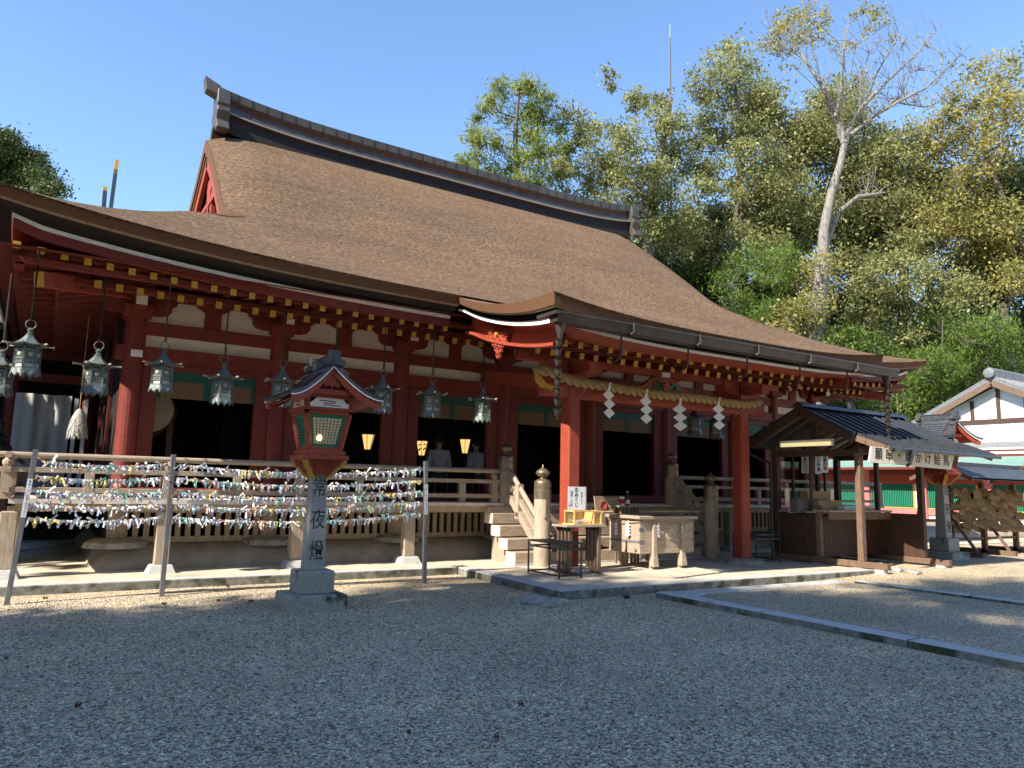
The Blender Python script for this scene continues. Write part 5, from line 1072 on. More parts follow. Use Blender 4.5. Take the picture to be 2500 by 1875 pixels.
def person(name_lab, x, y, zf, sc=1.0, seat=False, rz=0):
    r = thing('person', name_lab, 'person', (x, y, zf)); 
    def skin(name, vs, es, rad, m, root=0, lv=2):
        me = bpy.data.meshes.new(name); me.from_pydata(vs, es, []); o = bpy.data.objects.new(name, me); COL.objects.link(o); o.parent = r
        s = o.modifiers.new('skin', 'SKIN'); sv = me.skin_vertices[0].data
        for i, q in enumerate(rad): sv[i].radius = (q if isinstance(q, tuple) else (q, q)); sv[i].use_root = (i == root)
        ss_ = o.modifiers.new('sub', 'SUBSURF'); ss_.levels = lv; ss_.render_levels = lv; s.use_smooth_shade = True; me.materials.append(m); return o
    D = -.42                                        # seated on a stool, back to the courtyard
    V_ = [(0, 0, .95+D), (0, 0, 1.15+D), (0, .01, 1.36+D), (0, .0, 1.46+D), (0, -.01, 1.53+D), (0, -.02, 1.62+D), (0, -.02, 1.72+D), (.09, -.04, .52), (.11, -.44, .50), (.11, -.45, .09), (.11, -.60, .045), (-.09, -.04, .52), (-.11, -.44, .50), (-.11, -.45, .09), (-.11, -.60, .045), (.19, 0, 1.40+D), (.25, .02, 1.12+D), (.16, -.22, .62), (.14, -.28, .60), (-.19, 0, 1.40+D), (-.25, .02, 1.12+D), (-.16, -.22, .62), (-.14, -.28, .60)]
    E_ = [(0, 1), (1, 2), (2, 3), (3, 4), (4, 5), (5, 6), (0, 7), (7, 8), (8, 9), (9, 10), (0, 11), (11, 12), (12, 13), (13, 14), (2, 15), (15, 16), (16, 17), (17, 18), (2, 19), (19, 20), (20, 21), (21, 22)]
    Ra = [(.15, .11), (.14, .10), (.17, .11), .055, .055, (.085, .10), (.07, .085), .085, .06, .045, .035, .085, .06, .045, .035, .06, .045, .036, .03, .06, .045, .036, .03]
    body = skin('body', V_, E_, Ra, M['skin'])
    for sg_ in (1, -1):
        for k, (dx, ln) in enumerate(((-.025, .07), (-.008, .08), (.009, .078), (.025, .06))):
            p0 = Vector((sg_*.14+dx, -.29, .605)); f = MB(); f.tube([p0, p0+Vector((0, -ln*.5, .004)), p0+Vector((0, -ln, -.012))], [.009, .008, .006], 6); f.build('finger', M['skin'], r, world=False, smooth=True)
        p0 = Vector((sg_*.115, -.25, .60)); f = MB(); f.tube([p0, p0+Vector((-sg_*.025, -.02, 0)), p0+Vector((-sg_*.03, -.05, -.01))], [.010, .009, .007], 6); f.build('thumb', M['skin'], r, world=False, smooth=True)
    skin('shirt', [(0, 0, .92+D), (0, 0, 1.15+D), (0, .01, 1.36+D), (0, .0, 1.45+D), (.19, 0, 1.405+D), (.255, .02, 1.11+D), (.18, -.18, .65), (-.19, 0, 1.405+D), (-.255, .02, 1.11+D), (-.18, -.18, .65)], [(0, 1), (1, 2), (2, 3), (2, 4), (4, 5), (5, 6), (2, 7), (7, 8), (8, 9)], [(.185, .14), (.175, .13), (.20, .14), .075, .085, .07, .052, .085, .07, .052], M['shirt'])
    skin('trousers', [(0, 0, .97+D), (.095, -.04, .52), (.11, -.43, .50), (.11, -.45, .12), (-.095, -.04, .52), (-.11, -.43, .50), (-.11, -.45, .12)], [(0, 1), (1, 2), (2, 3), (0, 4), (4, 5), (5, 6)], [(.17, .13), .105, .085, .065, .105, .085, .065], M['trouser'])
    h = MB(); rows = []
    for i in range(9):
        th = i/8*1.9; rows.append([(.098*math.sin(th)*math.cos(a), -.02+.115*math.sin(th)*math.sin(a)+.012, D+1.665+.12*math.cos(th)*(1 if th < 1.57 else 1.5 if math.sin(a) > 0 else .2)) for a in np.linspace(0, 6.283, 21)])
    h.grid(rows, 0, True); h.build('hair', M['hair'], r, world=False, smooth=True)
    fc = MB(); fc.lathe([(.0, 0), (.014, .004), (.012, .02), (0, .03)], (0, -.125, 1.60+D), 8)
    for sg_ in (-1, 1): fc.lathe([(0, -.02), (.014, -.01), (.014, .012), (0, .02)], (sg_*.095, -.01, 1.625+D), 8)
    fc.build('face_features', M['skin'], r, world=False, smooth=True)
    ey = MB(); [ey.lathe([(0, -.008), (.012, 0), (0, .008)], (sg_*.035, -.108, 1.635+D), 8) for sg_ in (-1, 1)]; ey.box(-.025, .025, -.113, -.105, 1.565+D, 1.572+D); ey.build('eyes_and_mouth', M['hair'], r, world=False)
    r.scale = (sc,)*3; r.rotation_euler.z = rz; return r
for u, v, y, lab, rz in ((1072, 1095, 15.0, 'seated person in a white shirt seen from behind through the veranda rail', 175), (1163, 1102, 15.3, 'second seated person in a pale shirt at the doorway edge beside the stair', 200)):
    p = at(u, v, 'y', y); person(lab, p.x, y, 1.27, 1.03, rz=R(rz))
    so_ = thing('stool', 'dark stool under the '+('person seated in a white shirt' if u < 1100 else 'second person by the doorway edge'), 'stool', (p.x, y, 1.27)); b = MB(); b.box(-.2, .2, -.18, .18, .38, .42); b.build('seat', M['darkwood'], so_, world=False)
    for a_ in (-.16, .16):
        for c_ in (-.14, .14): b = MB(); b.box(a_-.02, a_+.02, c_-.02, c_+.02, 0, .38); b.build('leg', M['darkwood'], so_, world=False)
# ================================================================== LEFT REAR THINGS
sb = thing('side_pavilion', 'dark red side pavilion glimpsed beyond the left veranda', 'building', (-1.2, 21, 0))
b = MB(); b.box(-9, .95, 21.5, 21.6, 1.2, 4.9); b.build('wall', M['interior'], sb)
for x in (-6.2, -3.4, -.78, .78): b = MB(); b.lathe([(.13, 0), (.13, 4.8)], (x, 20.6, 0), 12); b.build('pillar', M['reddark'], sb, smooth=True)
for z0_, z1_ in ((3.75, 3.95), (4.3, 4.5)): b = MB(); b.box(-9, .95, 20.5, 20.7, z0_, z1_); b.build('beam', M['reddark'], sb)
b = MB(); b.box(-9, .98, 20.0, 24, 1.1, 1.24); b.build('floor', M['wood'], sb); b = MB(); b.box(-9, .98, 20.3, 24, 0, 1.1); b.build('base', M['interior'], sb)
b = MB(); b.box(-9, 1.0, 20.2, 24, 4.85, 5.0); b.build('ceiling', M['interior'], sb)
for x in (.50, .70): b = MB(); b.box(x-.02, x+.06, 20.35, 20.45, 1.24, 3.4); b.build('white_upright', M['white'], sb)
rows = []
for z in np.linspace(3.45, 1.3, 14):
    rows.append([(x, 20.42+.05*math.sin(x*9+z*.6)+.03*math.sin(x*23), z) for x in np.linspace(-.70, .42, 46)])
cu = MB(); cu.grid(rows, 0, True); tag(cu.build('white_curtain', M['cloth'], smooth=True), 'white hanging curtain at the end of the left veranda', 'curtain')
ts = thing('white_tassel', 'shaggy white hemp tassel hanging beside the curtain', 'tassel', (.44, 15.0, 2.26)); b = MB(); b.lathe([(.15, 0), (.145, .15), (.11, .33), (.05, .46), (.0, .50)], (0, 0, 0), 18); b.build('tassel_core', M['cloth'], ts, world=False, smooth=True)
b = MB(); rng = random.Random(3)
for k in range(420):
    a = rng.uniform(0, 6.28); z = rng.uniform(.03, .48); rr = np.interp(z, [0, .15, .33, .46, .5], [.15, .145, .11, .05, .0]); q = Vector((rr*math.cos(a), rr*math.sin(a), z)); b.beam(q, q+Vector((math.cos(a+rng.uniform(-.4, .4))*.02, math.sin(a)*.02, -rng.uniform(.05, .1))), .008, .004)
b.build('tassel_strands', M['cloth'], ts, world=False); b = MB(); b.tube([(0, 0, .48), (0, 0, 2.2)], .008, 6); b.build('cord', M['straw'], ts, world=False)
un = thing('bronze_urn', 'dark bronze urn on a stand at the left end of the veranda', 'urn', (-.78, 15.6, 1.243)); b = MB(); b.lathe([(.20, 0), (.22, .06), (.10, .12), (.10, .3), (.24, .42), (.30, .62), (.28, .82), (.18, .92), (.22, .98), (.12, 1.05), (.15, 1.2), (.05, 1.32), (0, 1.36)], (0, 0, 0), 20); b.build('urn_body', M['blackmetal'], un, world=False, smooth=True); b = MB(); b.box(-.3, .3, -.3, .3, -1.2, 0); b.build('stand', M['darkwood'], un, world=False)
pq = MB(); p = at(334, 862, 'y', 13.9); pq.box(p.x-.09, p.x+.09, 13.905, 13.92, p.z-.06, p.z+.06); tag(pq.build('white_plate', M['white']), 'small blank white plate high on the corner pillar', 'plate')
# ================================================================== STONES, LEAVES, DRAIN
rng = random.Random(8)
def stone(x, y, z, a, b, c, label):
    m = MB(); rows = []; ph = [rng.uniform(0, 6.28) for _ in range(4)]
    for i in range(10):
        th = math.pi*i/9; rows.append([(a*math.sin(th)*math.cos(p)*(1+.16*math.sin(2*p+ph[0])+.09*math.sin(3*p+ph[1]*th)), b*math.sin(th)*math.sin(p)*(1+.14*math.sin(2*p+ph[2])), c*math.cos(th)*(1+.12*math.sin(3*p+ph[3]))) for p in np.linspace(0, 6.2832, 19)])
    m.grid(rows, 0, True); o = m.build('field_stone', M['rock'], world=False, smooth=True); o.location = (x, y, z); o.rotation_euler.z = rng.uniform(0, 6); return tag(o, label, 'stone', 'rough field stones')
for u, v, a, b, c, lab in ((1277, 1467, .22, .14, .09, 'flat pale field stone, leftmost of the cluster at the porch corner'), (1322, 1472, .16, .12, .10, 'round field stone in the middle of the cluster at the porch corner'), (1355, 1474, .27, .15, .09, 'long grey field stone, rightmost of the cluster at the porch corner'), (1300, 1459, .13, .10, .07, 'small buried stone behind the porch corner cluster'), (2150, 1398, .24, .15, .12, 'pale field stone beside the front post block of the stall'), (2190, 1402, .2, .12, .08, 'field stone right of the pale one near the stall'), (2232, 1407, .24, .13, .06, 'low flat stone farthest from the stall front block')):
    p = at(u, v, 'z', .02); stone(p.x, p.y, gz(p.x, p.y)+.01, a, b, c, lab)
def leaf(u, v, s, lab, m='redleaf'):
    p = at(u, v, 'z', 0); b = MB(); k = 9; r_ = [s*.7*(1.0 if i % 2 == 0 else .55) for i in range(k*2)]
    b.add([(0, 0, .02)]+[(r_[i]*math.cos(i*math.pi/k), r_[i]*.7*math.sin(i*math.pi/k), .006+.02*(i % 3)) for i in range(k*2)], [(0, i+1, (i+1) % (k*2)+1) for i in range(k*2)]); o = b.build('fallen_leaf', M[m], world=False); o.location = (p.x, p.y, gz(p.x, p.y)+.008); o.rotation_euler.z = rng.uniform(0, 6); tag(o, lab, 'leaf', 'red fallen leaves on the gravel')
for u, v, s, lab in ((110, 1466, .05, 'red leaf on sunlit gravel beside the leftmost string post'), (401, 1480, .055, 'red leaf on the gravel just below the middle string post'), (533, 1472, .045, 'dark red leaf between the middle string post and the stone lamp'), (612, 1473, .07, 'largest red leaf, left of the stone lamp base'), (15, 1615, .03, 'red leaf at the far left edge of the shaded gravel'), (190, 1733, .035, 'red leaf low on the left of the shaded gravel'), (998, 1800, .03, 'red leaf near the bottom middle of the shaded gravel'), (1272, 1730, .035, 'small red leaf low in the middle of the shaded gravel'), (1212, 1810, .028, 'dark red leaf, right one near the bottom edge'), (556, 1437, .045, 'red leaf on the sunlit strip near the platform edge')): leaf(u, v, s, lab)
p = at(1530, 1459, 'z', .01); b = MB(); b.lathe([(.05, 0), (.05, .03), (.03, .035), (.03, .0)], (0, 0, 0), 12); o = b.build('drain_cap', M['blackmetal'], world=False); o.location = (p.x, p.y, .005); tag(o, 'small black pipe cap in the gravel before the path', 'pipe cap')
# ================================================================== STALL
sl_ = thing('shrine_stall', 'dark wooden charm stall with ribbed metal gable roof right of the porch', 'stall', (15.2, 10.2, 0))
G0 = .02
def post(x, y, z0, z1, w, m='darkwood', name='post'): b = MB(); b.box(x-w/2, x+w/2, y-w/2, y+w/2, z0, z1); return b.build(name, M[m], sl_, bevel=.008)
SX0, SX1, SYF, SYB = 13.95, 16.15, 9.05, 11.05
for x in (SX0, SX1):
    b = MB(); b.box(x-.065, x+.065, SYF-.55, SYB+.15, .14, .26); b.build('sill_beam', M['brownwood'], sl_, bevel=.008)
    for y in (SYF-.38, SYF+1.0, SYB): b = MB(); b.box(x-.11, x+.11, y-.12, y+.12, -.05, .14, top=(.025, .025)); b.build('concrete_block', M['kerb'], sl_, bevel=.01)
post(SX0, SYF, .26, 2.52, .125, 'brownwood'); post(SX1, SYF, .26, 2.50, .125); post(SX0, SYB, .26, 2.62, .125); post(SX1, SYB, .26, 2.6, .125)
post(SX0, SYF+.95, .26, 1.32, .11, 'brownwood', 'counter_post'); post(SX1-.75, SYB, .26, 2.6, .09); post(SX0+1.25, SYB, 1.1, 2.6, .07); post(SX0, SYF+1.12, 1.3, 2.55, .05); post(SX1, SYF+1.0, .26, 2.55, .09)
for z0_, z1_, m in ((2.42, 2.56, 'darkwoodx'),):
    b = MB(); b.box(SX0-.07, SX1+.1, SYF-.05, SYF+.05, z0_-.02, z1_-.02); b.box(SX0-.07, SX1+.1, SYB-.05, SYB+.05, z0_, z1_); b.box(SX0-.055, SX0+.055, SYF+.05, SYB-.05, z0_-.06, z1_-.06); b.box(SX1-.055, SX1+.055, SYF+.05, SYB-.05, z0_-.06, z1_-.06); b.build('top_beam', M[m], sl_, bevel=.006)
RX0, RX1, RY, RZ = 13.55, 17.35, 10.12, 3.40
def panel(x0, x1, y0, y1, z0, z1, name='wainscot_panel'):
    b = MB(); b.box(x0, x1, y0, y1, z0, z1); n = max(abs(x1-x0), abs(y1-y0))
    k = int(n/.09)
    for i in range(k+1):
        if abs(x1-x0) > abs(y1-y0): xx = x0+(x1-x0)*i/max(1, k); b.box(xx-.006, xx+.006, y0-.006, y0, z0, z1)
        else: yy = y0+(y1-y0)*i/max(1, k); b.box(x0-.006, x0, yy-.006, yy+.006, z0, z1)
    b.build(name, M['darkwood'], sl_)
panel(SX0-.02, SX0+.02, SYF+1.0, SYB-.06, .26, 1.12); panel(SX0+.1, SX1-.06, SYF+.98, SYF+1.02, .26, 1.10); panel(SX1-.02, SX1+.02, SYF+.06, SYB-.06, .26, 1.18); panel(SX0, SX1, SYB-.02, SYB+.02, .26, 1.12)
b = MB(); b.box(SX0-.1, SX1-.05, SYF+.62, SYF+1.05, 1.20, 1.24); b.box(SX0-.05, SX0+.35, SYF+1.0, SYB, 1.16, 1.20); b.build('counter_top', M['wood'], sl_, bevel=.006)
b = MB(); b.box(SX0-.05, SX1-.05, SYF+.66, SYF+.72, 1.04, 1.19); b.build('counter_apron', M['brownwood'], sl_)
b = MB(); b.box(SX0-.06, SX1, SYB-.3, SYB-.05, 1.10, 1.16); b.build('back_shelf', M['darkwoodx'], sl_)
g = MB(); g.add([(SX0+.02, SYF+1.15, 1.3), (SX0+.02, SYB-.08, 1.3), (SX0+.02, SYB-.08, 2.42), (SX0+.02, SYF+1.15, 2.42)], [(0, 1, 2, 3)]); g.add([(SX0+.1, SYB, 1.2), (SX1-.1, SYB, 1.2), (SX1-.1, SYB, 2.42), (SX0+.1, SYB, 2.42)], [(0, 1, 2, 3)])
g.build('glass_pane', M['glass'], sl_)
for x in (SX0+.55, SX0+1.72):
    fr_ = MB(); fr_.box(x-.025, x+.025, SYB-.03, SYB+.02, 1.12, 2.45); fr_.build('window_mullion', M['darkwood'], sl_)
# roof: gable over the counter, longer low slope in front
rf = MB(); 
def slope(p0, p1, x0, x1, th=.05):
    rf.prism([(x0, p0[0], p0[1]), (x0, p1[0], p1[1]), (x0, p1[0], p1[1]-th), (x0, p0[0], p0[1]-th)], (x1-x0, 0, 0), 0)
    n = int((x1-x0)/.30)
    for i in range(n+1):
        x = x0+.02+(x1-x0-.04)*i/n; rf.beam((x, p0[0], p0[1]+.014), (x, p1[0], p1[1]+.014), .028, .034, 0)
slope((RY, RZ), (11.62, 2.70), RX0, RX1); slope((RY, RZ), (8.90, 2.78), RX0, RX1); slope((8.897, 2.78), (8.12, 2.49), RX0+.12, RX1+.12)
rf.build('roof', M['metalroof'], sl_)
b = MB(); b.prism([(RX0-.05, RY-.14, RZ+.0), (RX0-.05, RY-.10, RZ+.07), (RX0-.05, RY, RZ+.10), (RX0-.05, RY+.10, RZ+.07), (RX0-.05, RY+.14, RZ)], (RX1-RX0+.1, 0, 0)); b.build('roof_ridge', M['metalroof'], sl_)
for x in (RX0+.03, RX1-.03):
    b = MB(); b.beam((x, RY, RZ-.11), (x, 11.58, 2.61), .045, .17); b.beam((x, RY, RZ-.11), (x, 8.92, 2.69), .045, .17); b.build('bargeboard', M['darkwoodx'], sl_)
    b = MB(); b.beam((x+.09, 8.92, 2.70), (x+.09, 8.15, 2.42), .045, .12); b.build('canopy_bargeboard', M['brownwood'], sl_)
b = MB()
for i in range(9): x = RX0+.25+i*.42; b.beam((x, RY, RZ-.09), (x, 11.5, 2.70-.08), .05, .06); b.beam((x, RY, RZ-.09), (x, 8.95, 2.80-.09), .05, .06)
b.build('rafters', M['brownwood'], sl_); 
b = MB(); b.box(SX0+.05, SX0+.19, RY-.065, RY+.065, 2.52, RZ-.12); b.build('king_post', M['darkwood'], sl_)
b = MB(); b.add([(RX0+.1, 9.0, 2.72), (RX0+.1, 11.5, 2.66), (RX1, 11.5, 2.66), (RX1, 9.0, 2.72)], [(0, 1, 2, 3)]); 
b = MB(); b.tube([(RX0-.1, 8.06, 2.455), (RX1+.2, 8.06, 2.435)], .036, 10); b.box(RX0-.02, RX0+.16, 8.0, 8.12, 2.40, 2.52); b.box(RX0+.56, RX0+.66, 7.99, 8.13, 2.34, 2.56); b.tube([(RX0+.61, 8.06, 2.34), (RX0+.60, 8.10, 2.2), (RX0+.56, 8.16, 2.14)], .032, 9); b.build('gutter', M['metalroof'], sl_)
b = MB(); b.tube([(13.75, 11.68, 2.62), (13.75, 11.66, 2.45), (13.85, 11.35, 2.30), (13.9, 11.16, 2.22), (13.9, 11.16, .1)], .04, 9); b.tube([(RX0, 11.68, 2.63), (RX1, 11.68, 2.61)], .05, 9); b.build('downpipe', M['metalroof'], sl_)
b = MB(); b.box(SX0+.0, SX0+.06, 9.62, 10.95, 2.58, 2.72); b.build('light_fitting', M['white'], sl_); b = MB(); b.box(SX0-.03, SX0-.002, 9.66, 10.9, 2.585, 2.665); b.build('light_tube', M['tubelight'], sl_)
sgn = thing('stall_sign', 'long white board sign with black brush lettering under the stall eave', 'sign', (14.6, 8.2, 2.3))
c0, c1, c2, c3 = [at(u, v, 'y', 8.24) for u, v in ((2122, 1128), (2322, 1146.5), (2331, 1108), (2128, 1089.5))]
b = MB(); b.prism([c0, c1, c2, c3], (0, .03, 0)); b.build('sign_board', M['signcream'], sgn)
t = MB(); ex = (c1-c0); Mx = frame((c0+c1+c2+c3)/4+Vector((0, -.003, 0)), ex, Vector((0, 0, 1))-ex.normalized()*ex.normalized().z); W_ = ex.length
for i, ch in enumerate('願串・願かけ絵馬'): put_text(t, ch, -W_*.415+W_*.83*i/7, 0, .245, Mx, depth=.001, bold=.002, sx=1.0)
t.build('lettering', M['ink'], sgn); b = MB()
for f_ in (.15, .85): q = c3.lerp(c2, f_); b.tube([q, q+Vector((0, 0, .18))], .008, 5)
b.build('hanging_wire', M['gutter'], sgn)
for (u0, u1, v0, v1, s, lab) in ((1957, 1974, 1105, 1155, '願串', 'paper banner with narrow grey columns hanging at left in the stall window'), (1990.5, 2006, 1105, 1157, 'かけ絵馬', 'paper banner in the middle of the three in the stall window'), (2007, 2022, 1105, 1154, '神鶏絵馬', 'rightmost paper banner of the three in the stall window')):
    q = [at(u, v, 'x', SX0+.08) for u, v in ((u0, v1), (u1, v1), (u1, v0), (u0, v0))]; ban = thing('paper_banner', lab, 'banner', tuple(q[3]), 'paper banners in the stall window'); b = MB(); b.prism(q, (.004, 0, 0)); b.build('banner_sheet', M['paper'], ban)
    cN = sum(q, Vector())/4+Vector((-.003, 0, 0)); t = MB(); h_ = (q[3]-q[0]).length; ch_ = h_/(len(s)+.6) if len(s) > 2 else h_/5; put_text(t, s, 0, 0 if len(s) > 2 else h_*.24, ch_*.95, frame(cN, (0, -1, 0), (0, 0, 1)), depth=.0005, bold=.002)
    if len(s) == 2:
        for k in range(5):
            t.merge(MB().box(-.0, .0005, -.055+.024*k, -.047+.024*k, -.20, .04), Matrix.Translation(cN))
    t.build('lettering', M['ink'], ban)
def pbox(name, lab, cat, u0, u1, v0, v1, y, d, m, grp=None):
    a = at(u0, v1, 'y', y); c = at(u1, v0, 'y', y); o = MB(); o.box(a.x, c.x, y, y+d, a.z, c.z); ob = o.build(name, M[m] if isinstance(m, str) else m, bevel=.004); return tag(ob, lab, cat, grp)
M['card'] = mat('dark_cardboard', (.09, .08, .075), (.12, .11, .10), 6, .8); M['reed'] = mat('reed_box', (.30, .19, .07), (.42, .29, .13), 30, .7, .2, stretch=(7, 7, .5))
pbox('reed_box', 'tan reed box stacked behind, higher on the stall counter', 'box', 1971, 2028, 1200, 1221, 10.35, .18, 'reed', 'boxes on the stall counter'); pbox('reed_box', 'tan reed box in front, lower on the stall counter', 'box', 1999, 2055, 1222, 1252, 10.12, .16, 'reed', 'boxes on the stall counter'); pbox('storage_box', 'dark grey cardboard box at left on the stall counter', 'box', 1948, 1997, 1218, 1252, 10.28, .2, 'card', 'boxes on the stall counter'); pbox('offering_tray', 'white paper tray at right on the stall counter', 'tray', 2063, 2096, 1235, 1254, 9.95, .2, 'white'); pbox('paper_note', 'small white note standing on the stall counter left end', 'note', 1927, 1945, 1241, 1252, 10.6, .01, 'paper')
# ================================================================== PLAQUE RACK
er = thing('plaque_rack', 'wooden rack with small roof for votive plaques at the right edge', 'rack', (21, 10.2, .1)); EX0, EX1, EY = 19.6, 22.9, 10.25
for x in (EX0, 21.2, EX1):
    b = MB(); b.box(x-.06, x+.06, EY-.06, EY+.06, .12, 1.95); b.build('post', M['brownwood'], er, bevel=.006)
    b = MB(); b.box(x-.06, x+.06, EY-.75, EY+.75, .10, .22); b.build('foot_beam', M['brownwood'], er, bevel=.006); b = MB(); b.beam((x, EY-.6, .22), (x, EY-.06, 1.0), .06, .06); b.build('brace', M['brownwood'], er)
for z in (.5, .95, 1.25, 1.55): b = MB(); b.box(EX0, EX1, EY-.03, EY+.03, z-.03, z+.03); b.build('cross_rail', M['brownwood'], er)
b = MB(); b.add([(EX0-.4, EY-.75, 2.05), (EX1+.4, EY-.75, 2.05), (EX1+.4, EY, 2.40), (EX0-.4, EY, 2.40)], [(0, 1, 2, 3)]); b.add([(EX0-.4, EY+.75, 2.05), (EX1+.4, EY+.75, 2.05), (EX1+.4, EY, 2.40), (EX0-.4, EY, 2.40)], [(3, 2, 1, 0)]); b.add([(EX0-.4, EY-.75, 2.0), (EX1+.4, EY-.75, 2.0), (EX1+.4, EY, 2.34), (EX0-.4, EY, 2.34)], [(3, 2, 1, 0)]); b.box(EX0-.4, EX1+.4, EY-.08, EY+.08, 2.37, 2.46); b.build('rack_roof', M['slate'], er)
for x in (EX0-.38, EX1+.38): b = MB(); b.beam((x, EY-.78, 2.0), (x, EY, 2.36), .05, .09); b.beam((x, EY+.78, 2.0), (x, EY, 2.36), .05, .09); b.build('bargeboard', M['brownwood'], er)
rng = random.Random(21); pe_ = MB(); pe_.prism([(-.075, 0, -.055), (.075, 0, -.055), (.075, 0, .03), (0, 0, .065), (-.075, 0, .03)], (0, .008, 0)); ema0 = None
for k in range(192):
    row = k % 4; x = EX0-.05+(k//4)*.066+rng.uniform(-.06, .06); z = 1.66-.27*row+rng.uniform(-.11, .08); y = EY-.07-rng.uniform(0, .26)
    if ema0 is None: ema0 = pe_.build('votive_plaque', M['emawood'], world=False); o = ema0
    else: o = ema0.copy(); COL.objects.link(o)
    o.location = (x, y, z); o.rotation_euler = (rng.uniform(-.6, 0), rng.uniform(-.15, .6), rng.uniform(-.9, -.1)); s_ = rng.uniform(1.3, 1.8); o.scale = (s_,)*3
    tag(o, f'house-shaped wooden votive plaque on the {["top", "second", "third", "lowest"][row]} row of the rack, {["left", "middle", "right"][k//64]} third', 'votive plaque', f'{["top", "second", "third", "lowest"][row]} row plaques, {["left", "middle", "right"][k//64]} third')
lowf = thing('low_fence', 'low dark wooden fence behind the plaque rack', 'fence', (19, 11.5, .1))
for x in (18.9, 20.4, 21.9): b = MB(); b.box(x-.05, x+.05, 11.45, 11.55, .05, 1.15); b.build('post', M['darkwood'], lowf)
for z in (.9,): b = MB(); b.box(18.8, 23, 11.47, 11.53, z-.04, z+.04); b.build('rail', M['darkwood'], lowf)
# ================================================================== CORRIDOR BUILDING AND WHITE HOUSE
co = thing('corridor_building', 'long red corridor with green slatted windows and green copper roof', 'building', (32, 14, 0)); CX = 32
b = MB(); b.box(CX, CX+3, -4, 34, .0, .35); b.build('plinth', M['pink'], co); b = MB(); b.box(CX+.05, CX+.2, -4, 34, .35, .75); b.build('base_wall', M['white'], co)
b = MB(); b.box(CX-.02, CX+.2, -4, 34, .75, 1.0); b.build('sill_beam', M['pink'], co); b = MB(); b.box(CX-.03, CX, -4, 34, 1.0, 1.04); b.build('sill_edge', M['yellow'], co)
b = MB(); b.box(CX, CX+.2, -4, 34, 2.05, 2.45); b.build('tie_beam', M['red'], co); b = MB(); b.box(CX, CX+.2, -4, 34, 2.45, 2.8); b.build('upper_wall', M['reddark'], co)
for i, y in enumerate(np.arange(-3, 34, 2.6)):
    b = MB(); b.box(CX-.1, CX+.1, y-.15, y+.15, 0, 2.8); b.build('pillar', M['pink'], co)
    if i == 14: continue
    b = MB(); b.box(CX+.05, CX+.15, y+.15, y+.42, 1.04, 2.05); b.build('white_panel', M['white'], co)
    b = MB(); b.box(CX+.04, CX+.16, y+.42, y+.50, 1.04, 2.05); b.build('orange_jamb', M['yellow'], co)
    b = MB(); b.box(CX+.1, CX+.14, y+.5, y+2.45, 1.04, 2.05, 1)
    for k in range(24): yy = y+.54+k*.08; b.box(CX+.03, CX+.09, yy, yy+.045, 1.04, 2.05, 0)
    b.build('window', [M['green'], M['greenfr']], co)
b = MB(); b.prism([(CX-1.0, -5, 2.78), (CX+1.4, -5, 3.25), (CX+1.8, -5, 3.25), (CX+4, -5, 2.78), (CX+4, -5, 2.68), (CX-1.0, -5, 2.68)], (0, 40, 0)); b.build('roof', M['coppergreen'], co)
b = MB(); b.box(CX+1.35, CX+1.85, -5, 35, 3.24, 3.34); b.box(CX+1.32, CX+1.88, -5, 35, 3.34, 3.44, 1); b.box(CX+1.36, CX+1.84, -5, 35, 3.44, 3.52); b.box(CX+1.32, CX+1.88, -5, 35, 3.52, 3.60, 1); b.box(CX-1.04, CX-1.0, -5, 35, 2.66, 2.76); b.build('roof_ridge', [M['reddark'], M['signcream']], co)
hs = thing('white_house', 'white plastered house with dark timbers and grey tiled gable roof', 'house', (38, 17.6, 0)); HX = 38; ay, az = 17.65, 7.25; he = 4.6; ez = 4.95
b = MB(); b.box(HX+.6, HX+14, ay-he+.9, ay+he-.9, 0, 5.2); b.prism([(HX+.6, ay-he+.9, 5.2), (HX+.6, ay, az-.35), (HX+.6, ay+he-.9, 5.2)], (13.4, 0, 0)); b.build('wall', M['housewhite'], hs)
b = MB(); 
for yy in (-3.6, -2.4, -1.2, 0, 1.2, 2.4, 3.6): b.box(HX+.55, HX+.64, ay+yy-.09, ay+yy+.09, 4.2 if abs(yy) > 1.3 else 5.2, az-.42-abs(yy)*.5)
b.box(HX+.54, HX+.65, ay-he+.7, ay+he-.7, 5.08, 5.3); b.box(HX+.54, HX+.65, ay-he+.7, ay+he-.7, 3.1, 3.3); b.build('timber', M['darkwoodx'], hs)
b = MB()
for sg_ in (-1, 1):
    b.prism([(HX, ay, az), (HX, ay+sg_*he, ez), (HX, ay+sg_*he, ez-.14), (HX, ay, az-.14)], (15, 0, 0))
    for i in range(26): x = HX+.1+i*.55; b.tube([(x, ay, az+.02), (x, ay+sg_*he, ez+.02)], .09, 6)
b.build('roof', M['tile'], hs)
b = MB(); b.box(HX-.1, HX+15, ay-.16, ay+.16, az, az+.34); b.tube([(HX-.12, ay, az+.36), (HX+15, ay, az+.36)], .12, 8); b.merge(MB().lathe([(.24, 0), (.24, .12), (.1, .16)], (0, 0, 0), 14), Matrix.Translation((HX-.05, ay, az+.2)) @ Matrix.Rotation(-math.pi/2, 4, 'Y')); b.build('roof_ridge', M['tile'], hs)
b = MB()
for sg_ in (-1, 1): b.beam((HX+.04, ay, az-.28), (HX+.04, ay+sg_*he*.98, ez-.22), .08, .26)
b.build('bargeboard', M['brownwood'], hs)
b = MB(); b.prism([(HX-.4, ay-he, 3.75), (HX+.6, ay-he, 4.2), (HX+.6, ay-he, 4.1), (HX-.4, ay-he, 3.65)], (0, 2.2+he, 0)); b.build('lean_to_roof', M['tile'], hs)
